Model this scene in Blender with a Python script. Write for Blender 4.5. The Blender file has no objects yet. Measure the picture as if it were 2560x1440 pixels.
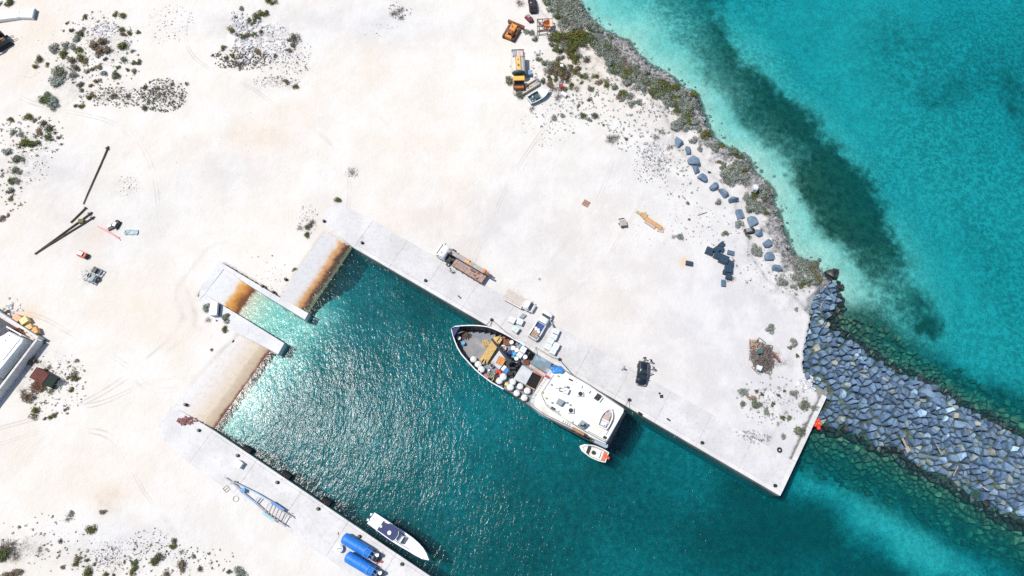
import bpy, bmesh, math, random
import numpy as np
from mathutils import Vector, Matrix
random.seed(7)
RNG = np.random.default_rng(11)
scene = bpy.context.scene
COL = scene.collection
# ------------------------------------------------------------------ camera
CAM_H = 118.0
TILT = math.radians(17.5)
FPX = 1707.0            # focal length in photo pixels (24 mm equivalent)
cam_d = bpy.data.cameras.new('camera')
cam = bpy.data.objects.new('camera', cam_d); COL.objects.link(cam)
cam_d.sensor_width = 36.0
cam_d.lens = 36.0 * FPX / 2560.0
cam_d.clip_start = 1.0; cam_d.clip_end = 9000.0
cam.location = (0, 0, CAM_H); cam.rotation_euler = (TILT, 0, 0)
scene.camera = cam
# ------------------------------------------------------------------ sky and sun
SUN = Vector((-0.442, 0.132, 1.0)).normalized()
world = bpy.data.worlds.new('World'); scene.world = world; world.use_nodes = True
wn = world.node_tree; wn.nodes.clear()
sky = wn.nodes.new('ShaderNodeTexSky'); sky.sky_type = 'NISHITA'; sky.sun_disc = False
sky.sun_elevation = math.asin(SUN.z); sky.sun_rotation = math.atan2(SUN.x, SUN.y)
bg = wn.nodes.new('ShaderNodeBackground'); bg.inputs['Strength'].default_value = 0.13
wo = wn.nodes.new('ShaderNodeOutputWorld')
wn.links.new(sky.outputs[0], bg.inputs[0]); wn.links.new(bg.outputs[0], wo.inputs[0])
sl = bpy.data.lights.new('sun', 'SUN'); sl.energy = 4.7; sl.angle = math.radians(0.53); sl.color = (1.0, 0.965, 0.91)
so = bpy.data.objects.new('sun', sl); COL.objects.link(so)
so.rotation_euler = (-SUN).to_track_quat('-Z', 'Y').to_euler(); so.location = (-60, 20, 150)
scene.view_settings.view_transform = 'Standard'; scene.view_settings.look = 'None'
scene.view_settings.exposure = -0.02; scene.view_settings.gamma = 1.0
scene.view_settings.use_curve_mapping = False
scene.render.engine = 'CYCLES'
cy = scene.cycles
cy.max_bounces = 7; cy.diffuse_bounces = 2; cy.glossy_bounces = 2; cy.transparent_max_bounces = 12
cy.transmission_bounces = 2; cy.volume_bounces = 0
cy.use_denoising = False; cy.sample_clamp_indirect = 3.0; cy.sample_clamp_direct = 3.0
try: cy.denoiser = 'OPENIMAGEDENOISE'
except Exception: pass
cy.use_adaptive_sampling = True; cy.adaptive_threshold = 0.02
# ------------------------------------------------------------------ helpers
WZ = -1.5               # water level; the sand and the quays are about 0
CT, ST = math.cos(TILT), math.sin(TILT)
def px(u, v, z=0.0):
    """world point at height z seen at photo pixel (u, v) - used to survey positions"""
    a = (u - 1280) / FPX; b = (720 - v) / FPX
    y = b * CT + ST; w = CT - b * ST
    t = (CAM_H - z) / w
    return Vector((a * t, y * t, z))
def Z(ox, oy, s):
    return lambda x, y, z=0.0: px(ox + x / s, oy + y / s, z)
def scale_at(u, v):       # metres per photo pixel
    return (px(u + 1, v) - px(u, v)).length

def M(name, c1, c2=None, scale=1.0, rough=0.8, metal=0.0, bump=0.0, bscale=None, contrast=(0.35, 0.65), c3=None, isl=None, spec=0.5, coat=0.0, coord='Object'):
    m = bpy.data.materials.new(name); m.use_nodes = True
    n = m.node_tree; b = n.nodes['Principled BSDF']
    b.inputs['Roughness'].default_value = rough; b.inputs['Metallic'].default_value = metal
    b.inputs['Specular IOR Level'].default_value = spec
    b.inputs['Coat Weight'].default_value = coat
    tc = n.nodes.new('ShaderNodeTexCoord')
    nz = n.nodes.new('ShaderNodeTexNoise'); nz.inputs['Scale'].default_value = scale; nz.inputs['Detail'].default_value = 6; nz.inputs['Roughness'].default_value = 0.62
    n.links.new(tc.outputs[coord], nz.inputs['Vector'])
    cr = n.nodes.new('ShaderNodeValToRGB')
    cr.color_ramp.elements[0].position = contrast[0]; cr.color_ramp.elements[1].position = contrast[1]
    c2 = c2 or tuple(x * 0.82 for x in c1)
    cr.color_ramp.elements[0].color = (*c2, 1); cr.color_ramp.elements[1].color = (*c1, 1)
    n.links.new(nz.outputs['Fac'], cr.inputs[0])
    out = cr.outputs[0]
    if isl:                # list of (position, colour): a colour of its own for every loose piece
        r2 = n.nodes.new('ShaderNodeValToRGB'); r2.color_ramp.interpolation = 'CONSTANT'
        for i, (p, c) in enumerate(isl):
            e = r2.color_ramp.elements[i] if i < 2 else r2.color_ramp.elements.new(p)
            e.position = p; e.color = (*c, 1)
        if isl_mode(name) == 'object':
            oi = n.nodes.new('ShaderNodeObjectInfo'); n.links.new(oi.outputs['Random'], r2.inputs[0])
        else:
            g = n.nodes.new('ShaderNodeNewGeometry'); n.links.new(g.outputs['Random Per Island'], r2.inputs[0])
        mx = n.nodes.new('ShaderNodeMix'); mx.data_type = 'RGBA'; mx.blend_type = 'MULTIPLY'; mx.inputs[0].default_value = 1
        n.links.new(out, mx.inputs[6]); n.links.new(r2.outputs[0], mx.inputs[7]); out = mx.outputs[2]
    if c3:                 # blotches of a second tone
        n2 = n.nodes.new('ShaderNodeTexNoise'); n2.inputs['Scale'].default_value = scale * 0.37; n2.inputs['Detail'].default_value = 4
        n.links.new(tc.outputs[coord], n2.inputs['Vector'])
        r3 = n.nodes.new('ShaderNodeValToRGB'); r3.color_ramp.elements[0].position = 0.56; r3.color_ramp.elements[1].position = 0.66
        n.links.new(n2.outputs['Fac'], r3.inputs[0])
        m3 = n.nodes.new('ShaderNodeMix'); m3.data_type = 'RGBA'; m3.inputs[7].default_value = (*c3, 1)
        n.links.new(r3.outputs[0], m3.inputs[0]); n.links.new(out, m3.inputs[6]); out = m3.outputs[2]
    n.links.new(out, b.inputs['Base Color'])
    if bump:
        nb = n.nodes.new('ShaderNodeTexNoise'); nb.inputs['Scale'].default_value = bscale or scale * 4; nb.inputs['Detail'].default_value = 5
        n.links.new(tc.outputs[coord], nb.inputs['Vector'])
        bp = n.nodes.new('ShaderNodeBump'); bp.inputs['Strength'].default_value = 1.0; bp.inputs['Distance'].default_value = bump
        n.links.new(nb.outputs['Fac'], bp.inputs['Height']); n.links.new(bp.outputs[0], b.inputs['Normal'])
    return m
def isl_mode(name): return 'object' if name.endswith('_single') else 'island'

class MB:
    """collects geometry for ONE mesh object"""
    def __init__(s): s.v = []; s.f = []; s.mi = []; s.sm = []; s.cur = 0; s.smooth = False
    def add(s, vs, fs):
        o = len(s.v); s.v.extend([tuple(p) for p in vs])
        for f in fs: s.f.append(tuple(i + o for i in f)); s.mi.append(s.cur); s.sm.append(s.smooth)
        return s
    def box(s, x0, x1, y0, y1, z0, z1, M4=None, ch=0.0):
        if ch:
            c = ch
            b = [(x0, y0), (x1, y0), (x1, y1), (x0, y1)]
            t = [(x0 + c, y0 + c), (x1 - c, y0 + c), (x1 - c, y1 - c), (x0 + c, y1 - c)]
            vs = [(x, y, z0) for x, y in b] + [(x, y, z1 - c) for x, y in b] + [(x, y, z1) for x, y in t]
            fs = [(3, 2, 1, 0)] + [(i, (i + 1) % 4, (i + 1) % 4 + 4, i + 4) for i in range(4)] + [(i + 4, (i + 1) % 4 + 4, (i + 1) % 4 + 8, i + 8) for i in range(4)] + [(8, 9, 10, 11)]
        else:
            vs = [(x0, y0, z0), (x1, y0, z0), (x1, y1, z0), (x0, y1, z0), (x0, y0, z1), (x1, y0, z1), (x1, y1, z1), (x0, y1, z1)]
            fs = [(3, 2, 1, 0), (4, 5, 6, 7), (0, 1, 5, 4), (1, 2, 6, 5), (2, 3, 7, 6), (3, 0, 4, 7)]
        if M4 is not None: vs = [M4 @ Vector(p) for p in vs]
        return s.add(vs, fs)
    def prism(s, pts, z0, z1, top_in=0.0):
        """vertical prism over a polygon (list of points with x, y)"""
        P = [Vector((p[0], p[1])) for p in pts]
        area = sum(P[i].x * P[(i + 1) % len(P)].y - P[(i + 1) % len(P)].x * P[i].y for i in range(len(P)))
        if area < 0: P.reverse()
        n = len(P); c = sum(P, Vector((0, 0))) / n
        T = []
        for p in P:
            d = (p - c); L = d.length or 1
            T.append(p - d / L * top_in)
        vs = [(p.x, p.y, z0) for p in P] + [(p.x, p.y, z1 - top_in) for p in P] + [(p.x, p.y, z1) for p in T]
        fs = [tuple(range(n - 1, -1, -1))] + [(i, (i + 1) % n, n + (i + 1) % n, n + i) for i in range(n)]
        if top_in:
            fs += [(n + i, n + (i + 1) % n, 2 * n + (i + 1) % n, 2 * n + i) for i in range(n)]
            fs.append(tuple(range(2 * n, 3 * n)))
        else:
            vs = vs[:2 * n]; fs.append(tuple(range(n, 2 * n)))
        return s.add(vs, fs)
    def cyl(s, c, r, h, n=16, r2=None, ax='z', caps=True):
        r2 = r if r2 is None else r2
        vs = []
        for k, (rr, t) in enumerate(((r, 0), (r2, h))):
            for i in range(n):
                a = 2 * math.pi * i / n; p = (rr * math.cos(a), rr * math.sin(a), t)
                if ax == 'x': p = (p[2], p[0], p[1])
                if ax == 'y': p = (p[1], p[2], p[0])
                vs.append((c[0] + p[0], c[1] + p[1], c[2] + p[2]))
        fs = [(i, (i + 1) % n, n + (i + 1) % n, n + i) for i in range(n)]
        if caps: fs += [tuple(range(n - 1, -1, -1)), tuple(range(n, 2 * n))]
        return s.add(vs, fs)
    def tube(s, pts, r, n=6, closed=False):
        pts = [Vector(p) for p in pts]; m = len(pts); rr = r if isinstance(r, (list, tuple)) else [r] * m
        vs = []
        for k, p in enumerate(pts):
            a = pts[(k - 1) % m] if (closed or k > 0) else p; b = pts[(k + 1) % m] if (closed or k < m - 1) else p
            d = (b - a); d = d.normalized() if d.length > 1e-6 else Vector((0, 0, 1))
            up = Vector((0, 0, 1)) if abs(d.z) < 0.95 else Vector((1, 0, 0))
            e1 = d.cross(up).normalized(); e2 = e1.cross(d)
            for i in range(n):
                t = 2 * math.pi * i / n
                vs.append(p + (e1 * math.cos(t) + e2 * math.sin(t)) * rr[k])
        fs = []
        for k in range(m if closed else m - 1):
            k2 = (k + 1) % m
            for i in range(n):
                j = (i + 1) % n; fs.append((k * n + i, k * n + j, k2 * n + j, k2 * n + i))
        if not closed: fs += [tuple(range(n - 1, -1, -1)), tuple(range((m - 1) * n, m * n))]
        return s.add(vs, fs)
    def bar(s, a, b, w, h):
        """square beam from a to b, width w, height h"""
        a = Vector(a); b = Vector(b); d = (b - a).normalized()
        up = Vector((0, 0, 1)) if abs(d.z) < 0.9 else Vector((0, 1, 0))
        e1 = d.cross(up).normalized(); e2 = e1.cross(d).normalized()
        q = [(-1, -1), (1, -1), (1, 1), (-1, 1)]
        vs = [a + e1 * (w / 2 * x) + e2 * (h / 2 * y) for x, y in q] + [b + e1 * (w / 2 * x) + e2 * (h / 2 * y) for x, y in q]
        return s.add(vs, [(3, 2, 1, 0), (4, 5, 6, 7), (0, 1, 5, 4), (1, 2, 6, 5), (2, 3, 7, 6), (3, 0, 4, 7)])
    def loft(s, rings, cap=True, closed=True):
        n = len(rings[0]); vs = [p for r in rings for p in r]; fs = []
        for k in range(len(rings) - 1):
            for i in range(n if closed else n - 1):
                j = (i + 1) % n; fs.append((k * n + i, k * n + j, (k + 1) * n + j, (k + 1) * n + i))
        if cap: fs += [tuple(range(n - 1, -1, -1)), tuple(range((len(rings) - 1) * n, len(rings) * n))]
        return s.add(vs, fs)
    def ball(s, c, r, sx=1, sy=1, sz=1, nu=12, nv=7):
        rings = []
        for k in range(nv + 1):
            t = math.pi * k / nv; q = max(math.sin(t), 0.02)
            rings.append([(c[0] + r * sx * q * math.cos(2 * math.pi * i / nu), c[1] + r * sy * q * math.sin(2 * math.pi * i / nu), c[2] + r * sz * math.cos(t)) for i in range(nu)])
        return s.loft(rings)
    def quad(s, a, b, c, d): return s.add([a, b, c, d], [(0, 1, 2, 3)])
    def mesh(s, name, mats, off=None):
        me = bpy.data.meshes.new(name)
        vs = s.v if off is None else [(p[0] - off[0], p[1] - off[1], p[2] - off[2]) for p in s.v]
        me.from_pydata(vs, [], s.f); me.validate()
        for m in (mats if isinstance(mats, (list, tuple)) else [mats]): me.materials.append(m)
        if len(me.polygons) == len(s.mi):
            me.polygons.foreach_set('material_index', s.mi); me.polygons.foreach_set('use_smooth', s.sm)
        bm = bmesh.new(); bm.from_mesh(me); bmesh.ops.recalc_face_normals(bm, faces=bm.faces); bm.to_mesh(me); bm.free()
        return me
def tag(o, label=None, cat=None, group=None, kind=None):
    if label: o['label'] = label
    if cat: o['category'] = cat
    if group: o['group'] = group
    if kind: o['kind'] = kind
    return o
def thing(name, label, cat, loc, rz=0.0, group=None):
    o = bpy.data.objects.new(name, None); COL.objects.link(o); o.location = loc; o.rotation_euler = (0, 0, rz)
    o.empty_display_size = 0.5
    return tag(o, label, cat, group)
def root_of(o):
    p = Vector((0, 0, 0))
    while o is not None: p = p + o.location; o = o.parent
    return p
def part(parent, name, mb, mat, label=None, world=True, kind=None):
    """a part: world=True when the geometry was laid out in place, False when it is in the parent's own axes"""
    me = mb.mesh(name, mat, root_of(parent) if world else None)
    o = bpy.data.objects.new(name, me); COL.objects.link(o); o.parent = parent
    return tag(o, label, None, None, kind)
def solo(name, mb, mat, label, cat, group=None, at=None, kind=None, rz=0.0, local=False):
    """a thing that is one mesh; at = its base"""
    if local: me = mb.mesh(name, mat); o = bpy.data.objects.new(name, me); o.location = at; o.rotation_euler = (0, 0, rz)
    else:
        if at is None:
            a = np.array(mb.v); at = ((a[:, 0].min() + a[:, 0].max()) / 2, (a[:, 1].min() + a[:, 1].max()) / 2, a[:, 2].min())
        me = mb.mesh(name, mat, at); o = bpy.data.objects.new(name, me); o.location = at
    COL.objects.link(o)
    return tag(o, label, cat, group, kind)
def copy_tree(o, parent=None):
    c = o.copy(); COL.objects.link(c); c.parent = parent
    for ch in list(o.children): copy_tree(ch, c)
    return c
def heading(a, b): return math.atan2(b.y - a.y, b.x - a.x)
# value noise
def _hash(ix, iy, seed):
    h = (ix.astype(np.int64) * 374761393 + iy.astype(np.int64) * 668265263 + seed * 974634777) & 0x7fffffff
    h = ((h ^ (h >> 13)) * 1274126177) & 0x7fffffff
    return ((h ^ (h >> 16)) & 0xffff) / 65535.0
def vnoise(x, y, s=1.0, seed=0):
    x = np.asarray(x) * s; y = np.asarray(y) * s
    ix = np.floor(x); iy = np.floor(y); fx = x - ix; fy = y - iy
    fx = fx * fx * (3 - 2 * fx); fy = fy * fy * (3 - 2 * fy)
    a = _hash(ix, iy, seed); b = _hash(ix + 1, iy, seed); c = _hash(ix, iy + 1, seed); d = _hash(ix + 1, iy + 1, seed)
    return (a * (1 - fx) + b * fx) * (1 - fy) + (c * (1 - fx) + d * fx) * fy
def fbm(x, y, s=1.0, o=4, seed=0):
    t = 0; w = 1; tw = 0
    for k in range(o): t = t + w * vnoise(x, y, s * 2 ** k, seed + k * 17); tw += w; w *= 0.5
    return t / tw
def inside(poly, x, y):
    x = np.asarray(x, float); y = np.asarray(y, float); r = np.zeros(x.shape, bool); n = len(poly)
    for i in range(n):
        x1, y1 = poly[i][0], poly[i][1]; x2, y2 = poly[(i + 1) % n][0], poly[(i + 1) % n][1]
        if y1 == y2: continue
        c = ((y1 > y) != (y2 > y)) & (x < (x2 - x1) * (y - y1) / (y2 - y1) + x1)
        r ^= c
    return r
def segdist(poly, x, y, closed=True, which=None):
    d = np.full(np.shape(x), 1e9); idx = np.zeros(np.shape(x), int); n = len(poly)
    for i in range(n if closed else n - 1):
        x1, y1 = poly[i][0], poly[i][1]; x2, y2 = poly[(i + 1) % n][0], poly[(i + 1) % n][1]
        dx, dy = x2 - x1, y2 - y1; L = dx * dx + dy * dy + 1e-9
        t = np.clip(((x - x1) * dx + (y - y1) * dy) / L, 0, 1)
        e = np.hypot(x - x1 - t * dx, y - y1 - t * dy)
        m = e < d; d = np.where(m, e, d); idx = np.where(m, i, idx)
    return d, idx
def sd(poly, x, y):       # signed: positive inside
    d, _ = segdist(poly, x, y); return np.where(inside(poly, x, y), d, -d)
def sstep(a, b, x):
    t = np.clip((x - a) / (b - a), 0, 1); return t * t * (3 - 2 * t)
def PP(l, z=0.0): return [px(u, v, z) for u, v in l]

# ------------------------------------------------------------------ survey of the shore
COAST = PP([(1434, 0), (1455, 27), (1480, 48), (1507, 72), (1538, 90), (1572, 102), (1592, 129), (1625, 163), (1670, 182), (1712, 220), (1745, 234), (1752, 267), (1765, 300), (1782, 342), (1822, 370), (1865, 389), (1893, 434), (1931, 472), (1934, 507), (1946, 530), (1960, 568), (1975, 620), (1995, 647), (2030, 656), (2062, 690), (2082, 712)], WZ)
WALL = PP([(2040, 950), (2067, 992), (1951, 1240), (884, 619), (770, 784), (762, 800), (758, 793), (716, 768), (606, 700), (560, 672), (512, 735), (560, 772), (711, 858), (695, 886), (677, 875), (533, 1075), (1075, 1440), (2000, 2063)])
# the slipway is water or ramp between its two piers; the land polygon runs round it
far0 = [Vector((2000, -2500, 0)), Vector((-3500, -2500, 0)), Vector((-3500, 3500, 0)), Vector((-800, 3500, 0)), COAST[0] + Vector((-110, 260, 0)), COAST[0] + Vector((-22, 40, 0))]
BWL = PP([(2035, 760), (2022, 810), (2008, 880), (2005, 930)], -0.6)
nC = len(COAST); nB = len(BWL)
LAND = COAST + BWL + WALL + far0
W0 = nC + nB; W1 = W0 + len(WALL) - 1          # edges W0..W1-1 are walls
BW = PP([(2080, 695), (2102, 752), (2072, 798), (2092, 828), (2137, 857), (2183, 889), (2238, 924), (2339, 966), (2412, 1020), (2486, 1054), (2560, 1090), (2760, 1190), (2900, 1262), (2960, 1400), (2880, 1460), (2740, 1392), (2560, 1296), (2504, 1272), (2435, 1226), (2348, 1182), (2293, 1153), (2257, 1122), (2192, 1106), (2151, 1076), (2090, 1066), (2050, 1058), (2040, 1040), (2066, 996), (2030, 975), (2004, 940), (2008, 880), (2022, 810), (2035, 755)], -0.8)
RAMP1 = PP([(812, 583), (884, 618), (770, 783), (697, 745)])
SLIP = PP([(556, 668), (511, 735), (606, 800), (713, 859), (763, 799), (644, 722)])
RAMP3 = PP([(600, 835), (677, 872), (533, 1074), (425, 1010)])
def plane_h(x, y, A, B, n, z0, z1):
    """height falling from z0 on the line through A to z1 on the line through B, along n"""
    d = (B - A).dot(n); return z0 + (z1 - z0) * (((x - A.x) * n.x + (y - A.y) * n.y) / d)
def nrm(a, b):
    d = (b - a); d.z = 0; d.normalize(); return d
R1n = nrm(px(770, 783), px(884, 618)); R1n = Vector((R1n.y, -R1n.x, 0))
R1 = (px(754, 664), px(832, 700, -1.95), R1n, 0.03, -1.95)
S2n = nrm(px(511, 735), px(556, 668)); S2n = Vector((S2n.y, -S2n.x, 0))
S2 = (px(534, 701), px(615, 753, WZ), S2n, 0.03, WZ)
R3n = nrm(px(533, 1074), px(677, 872)); R3n = Vector((R3n.y, -R3n.x, 0))
R3 = (px(515, 930), px(605, 975, WZ), R3n, 0.03, WZ)
HARB = PP([(600, 500), (1500, 700), (2000, 900), (2060, 1060), (2151, 1076), (2257, 1122), (2348, 1182), (2504, 1272), (2740, 1392), (3200, 1640)]) + [Vector((400, -2500, 0)), Vector((-200, -2500, 0))] + PP([(300, 1300)])
TONGUE = PP([(1985, 1215), (2030, 1172), (2130, 1180), (2230, 1245), (2330, 1300), (2440, 1365), (2530, 1430), (2640, 1520), (2500, 1560), (2330, 1450), (2230, 1400), (2150, 1350), (2110, 1290), (2000, 1240)], -5)
GRASS = PP([(1600, -60), (1640, 30), (1690, 130), (1750, 230), (1850, 330), (1935, 440), (2010, 560), (2090, 640), (2200, 740), (2280, 850), (2350, 885), (2385, 850), (2345, 770), (2310, 660), (2265, 590), (2225, 490), (2180, 410), (2100, 350), (2020, 285), (1950, 215), (1880, 150), (1830, 90), (1790, -60)], -4)
ISLE = PP([(2140, 470), (2190, 500)], -4)
def height(x, y):
    """height of sand and seabed"""
    d, idx = segdist(LAND, x, y); ins = inside(LAND, x, y)
    wall = (idx >= W0) & (idx < W1)
    n1 = fbm(x, y, 0.35, 4, 3); n2 = fbm(x, y, 1.4, 3, 9); n0 = fbm(x, y, 0.05, 3, 5)
    base = (n0 - 0.5) * 0.5 + (n1 - 0.5) * 0.16
    # rough karst rim along the open coast
    dc, _ = segdist(COAST, x, y, closed=False)
    rim = np.exp(-(dc / 4.5) ** 2)
    land = base + rim * ((n1 - 0.5) * 1.5 + (n2 - 0.5) * 0.7)
    for (u, v, r, hh) in ((640, 90, 70, 1.1), (700, 120, 60, .8), (1919, 887, 30, 0.9), (255, 110, 45, .6), (150, 220, 40, .5), (405, 245, 45, .5), (70, 390, 50, .4), (60, 860, 40, .2), (775, 560, 18, .3)):
        c = px(u, v); R = r * 0.075
        g = np.exp(-(((x - c.x) ** 2 + (y - c.y) ** 2) / R ** 2))
        land = land + g * hh * (0.5 + 0.9 * (n1 - 0.3) + 0.5 * (n2 - .5))
    nearw, _ = segdist(WALL, x, y, closed=False)
    land = land * sstep(10.0, 15.0, nearw)
    cliff = WZ - 0.35 + sstep(0.0, 1.7, d + (n2 - 0.5) * 1.4) * (1.45 + land)
    land = np.where((~wall) & (dc < 8), np.minimum(land, cliff), land)
    # under paving and ramps
    for P_, pl in ((RAMP1, R1), (SLIP, S2), (RAMP3, R3)):
        s = sd(P_, x, y); hp = plane_h(x, y, *pl) - 0.25
        land = np.where(s > -0.3, np.minimum(land, hp), land)
    land = np.where(wall & (nearw < 5.2), np.minimum(land, -0.12), land)
    land = np.where(wall & (d < 1.3), np.where(d > 0.9, land, -8.0), land)
    # sea floor
    sea = WZ - 0.6 - 0.12 * d - (n0 - 0.5) * 0.9 - sstep(14, 40, d) * 1.2
    sea = np.maximum(sea, WZ - 4.2 - (n0 - .5) * 1.0)
    hb = sd(HARB, x, y)
    wd, _ = segdist(WALL[4:16], x, y, closed=False)
    tg = sd(TONGUE, x, y) + (fbm(x, y, .16, 3, 31) - .5) * 7
    hz = -7.3 + (n0 - 0.5) * 1.4 + 2.3 * sstep(-4, 5, tg) + 4.7 * (1 - sstep(0, 11, wd))
    sea = sea * (1 - sstep(-1, 3, hb)) + hz * sstep(-1, 3, hb)
    sea = sea + (n2 - 0.5) * 0.22
    h = np.where(ins, land, sea)
    # core of the rubble breakwater
    sb = sd(BW, x, y)
    hb2 = np.where(sb > 0, WZ - 0.2 + np.minimum(sb * 0.62, 2.4), WZ - 0.2 + sb * 0.52) - 0.55 + (n2 - .5) * .3
    h = np.where(ins & (sb < -2), h, np.maximum(h, hb2) if True else h)
    return h
def h1(x, y): return float(height(np.array([x]), np.array([y]))[0])
# ------------------------------------------------------------------ ground and seabed
def axis(lo, hi, step, far_lo, far_hi):
    a = list(np.arange(lo, hi + 1e-6, step)); s = step
    while a[-1] < far_hi: s *= 1.14; a.append(a[-1] + s)
    s = step; b = []; q = lo
    while q > far_lo: s *= 1.14; q -= s; b.append(q)
    return np.array(b[::-1] + a)
gx = axis(-128, 128, 0.4, -3200, 3200); gy = axis(-30, 124, 0.4, -2400, 3300)
GX, GY = np.meshgrid(gx, gy)
GH = height(GX, GY)
def fade_blob(x, y, u, v, ru, rv=None, z=0):
    c = px(u, v, z); s = scale_at(u, v); rv = rv or ru
    return np.exp(-(((x - c.x) / (ru * s)) ** 2 + ((y - c.y) / (rv * s)) ** 2))
nlow = fbm(GX, GY, 0.03, 4, 41); nmid = fbm(GX, GY, 0.12, 4, 43); nhi = fbm(GX, GY, 0.9, 3, 47)
dcoast, _ = segdist(COAST, GX, GY, closed=False)
inl = inside(LAND, GX, GY)
# attribute 1: how grey (paler, bluer) the sand is; 2: karst rock; 3: seagrass and dark growth; 4: rubble/dirt
grey = sstep(-25, 60, GX - 0.45 * (GY - 50)) * 0.85 + 0.5 * (nlow - 0.5)
for b_ in ((250, 560, 150, 110), (560, 420, 120, 80), (150, 430, 80, 60), (900, 60, 200, 60), (300, 1350, 160, 60), (1240, 560, 160, 90), (520, 50, 100, 60)):
    grey = grey + 0.55 * fade_blob(GX, GY, *b_)
grey = np.clip(grey + 0.35 * (nmid - 0.5), 0, 1)
grey = np.where(inl, grey, sstep(1.5, 14, dcoast))
rock = np.where(inl, np.exp(-(dcoast / 3.6) ** 2), np.exp(-(dcoast / 1.2) ** 2)) * 1.2 + (nhi - 0.5) * 0.9 * (dcoast < 9)
rock = np.clip(rock, 0, 1)
gs = sd(GRASS, GX, GY); isl = sd(ISLE, GX, GY)
soft = sstep(-7, 1, -(px(1760, 250).y - GY) * 0)  # constant 1
edge = gs + (nmid - 0.5) * 9 + (nhi - .5) * 3.5
# the bed is thick to seaward and thins out towards the beach
seaw, _ = segdist(GRASS[12:], GX, GY, closed=False)
thick = 0.66 + 0.38 * np.exp(-(seaw / 6.5) ** 2) + 0.5 * fade_blob(GX, GY, 2135, 470, 95, 80, -4) + 0.35 * fade_blob(GX, GY, 2120, 480, 160, 200, -4) + 0.2 * fade_blob(GX, GY, 2320, 840, 60, 60, -4)
weed = (1 - 0.35 * fade_blob(GX, GY, 1720, 80, 90, 140, -4) - 0.3 * fade_blob(GX, GY, 2250, 720, 60, 60, -4)) * sstep(-2.5, 4.0, edge) * np.clip(thick * (0.62 + 0.62 * nmid + 0.3 * (nhi - .5)), 0, 1)
sea_open = sd(HARB, GX, GY) < 0
patch = 0.25 * sstep(0.50, 0.66, fbm(GX, GY, 0.045, 4, 61)) * (0.5 + nhi) * (dcoast > 28)
for b_, w_ in (((2540, 250, 60, 130), .38), ((2420, 200, 90, 60), .15), ((2250, 90, 120, 60), .18), ((2330, 240, 100, 60), .22)):
    patch = patch + w_ * fade_blob(GX, GY, *b_, z=-5) * (0.4 + 1.1 * nhi)
weed = np.where(sea_open, np.maximum(weed, patch), 0)
tg = sd(TONGUE, GX, GY) + (fbm(GX, GY, .16, 3, 31) - .5) * 7
hd = np.clip(0.58 + 0.55 * (nlow - 0.4) + 0.3 * (nmid - .5), 0.05, 1)
for b_, w_ in (((1850, 1340, 300, 110), .26), ((1700, 1160, 90, 60), -.10), ((1050, 1000, 330, 260), -.30), ((1850, 1210, 60, 50), .25), ((1600, 1150, 150, 60), .15), ((1300, 850, 200, 60), .12), ((1080, 740, 120, 60), .1), ((2050, 1320, 120, 40), .25), ((2180, 1300, 22, 18), .4), ((2320, 1420, 130, 40), .3)):
    hd = hd + w_ * fade_blob(GX, GY, *b_, z=-7)
harb = sd(HARB, GX, GY) > 0
wramp, _ = segdist(WALL[4:16], GX, GY, closed=False)
hd = hd * sstep(-3, 12, wramp) + 0.03
weed = np.where(harb & ~inl, np.clip(hd * (1 - 0.97 * sstep(-4, 5, tg)) + .12 * (nhi - .5), 0, 1), weed)
sbw = sd(BW, GX, GY)
dark = sstep(-13, -5.5, sbw + (nmid - .5) * 4)
dark = dark * (1 - 0.8 * sstep(0, 6, GY - px(2100, 790).y))
weed = np.where(~inl, np.maximum(weed, dark * 0.85), weed)
dirt = np.zeros_like(GX)
for b_, w_ in (((255, 120, 60, 60), .5), ((170, 200, 45, 60), .4), ((408, 240, 55, 38), .8), ((615, 150, 60, 25), .8), ((280, 240, 80, 25), .6), ((70, 400, 60, 90), .5), ((620, 80, 80, 70), .35), ((690, 210, 60, 20), .5), ((1940, 905, 36, 24), 1.5), ((1915, 880, 30, 25), .6), ((90, 930, 60, 60), .5), ((300, 1390, 180, 50), .3), ((40, 1370, 60, 30), .8), ((770, 560, 25, 30), .5), ((1640, 400, 50, 50), .5), ((1380, 220, 60, 35), .5), ((1900, 1000, 80, 40), .35), ((1875, 1095, 50, 16), .6), ((315, 470, 30, 22), .5), ((880, 430, 20, 14), .6), ((225, 690, 35, 22), .55), ((1990, 700, 60, 50), .5), ((1470, 190, 80, 60), .35), ((270, 1250, 30, 30), .4)):
    dirt = dirt + w_ * fade_blob(GX, GY, *b_) * np.clip((nhi - 0.33) * 3.2, 0, 1.3)
dirt = np.clip(dirt + 0.5 * np.exp(-((dcoast - 7) / 5) ** 2) * np.clip((nhi - 0.4) * 3, 0, 1), 0, 1)
stain = np.zeros_like(GX)
for b_, w_ in (((1710, 655, 14, 14), 1.0), ((57, 790, 40, 26), .7), ((240, 590, 30, 30), .25), ((640, 345, 60, 30), .15), ((120, 560, 200, 120), .12), ((230, 1180, 200, 80), .16), ((960, 560, 260, 60), .12), ((270, 1240, 50, 25), .3)):
    stain = stain + w_ * fade_blob(GX, GY, *b_) * (0.6 + 0.8 * nmid)
stain = np.clip(stain + np.clip((fbm(GX, GY, .06, 4, 77) - .5) * .8, 0, .22) * (1 - grey), 0, 1)
ny, nx = GX.shape
idx = np.arange(nx * ny).reshape(ny, nx)
fa = np.stack([idx[:-1, :-1], idx[:-1, 1:], idx[1:, 1:], idx[1:, :-1]], -1).reshape(-1, 4)
hmean = GH.ravel()[fa].mean(1); anyin = inl.ravel()[fa].any(1) & (GH.ravel()[fa].max(1) > WZ + 0.02)
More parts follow.
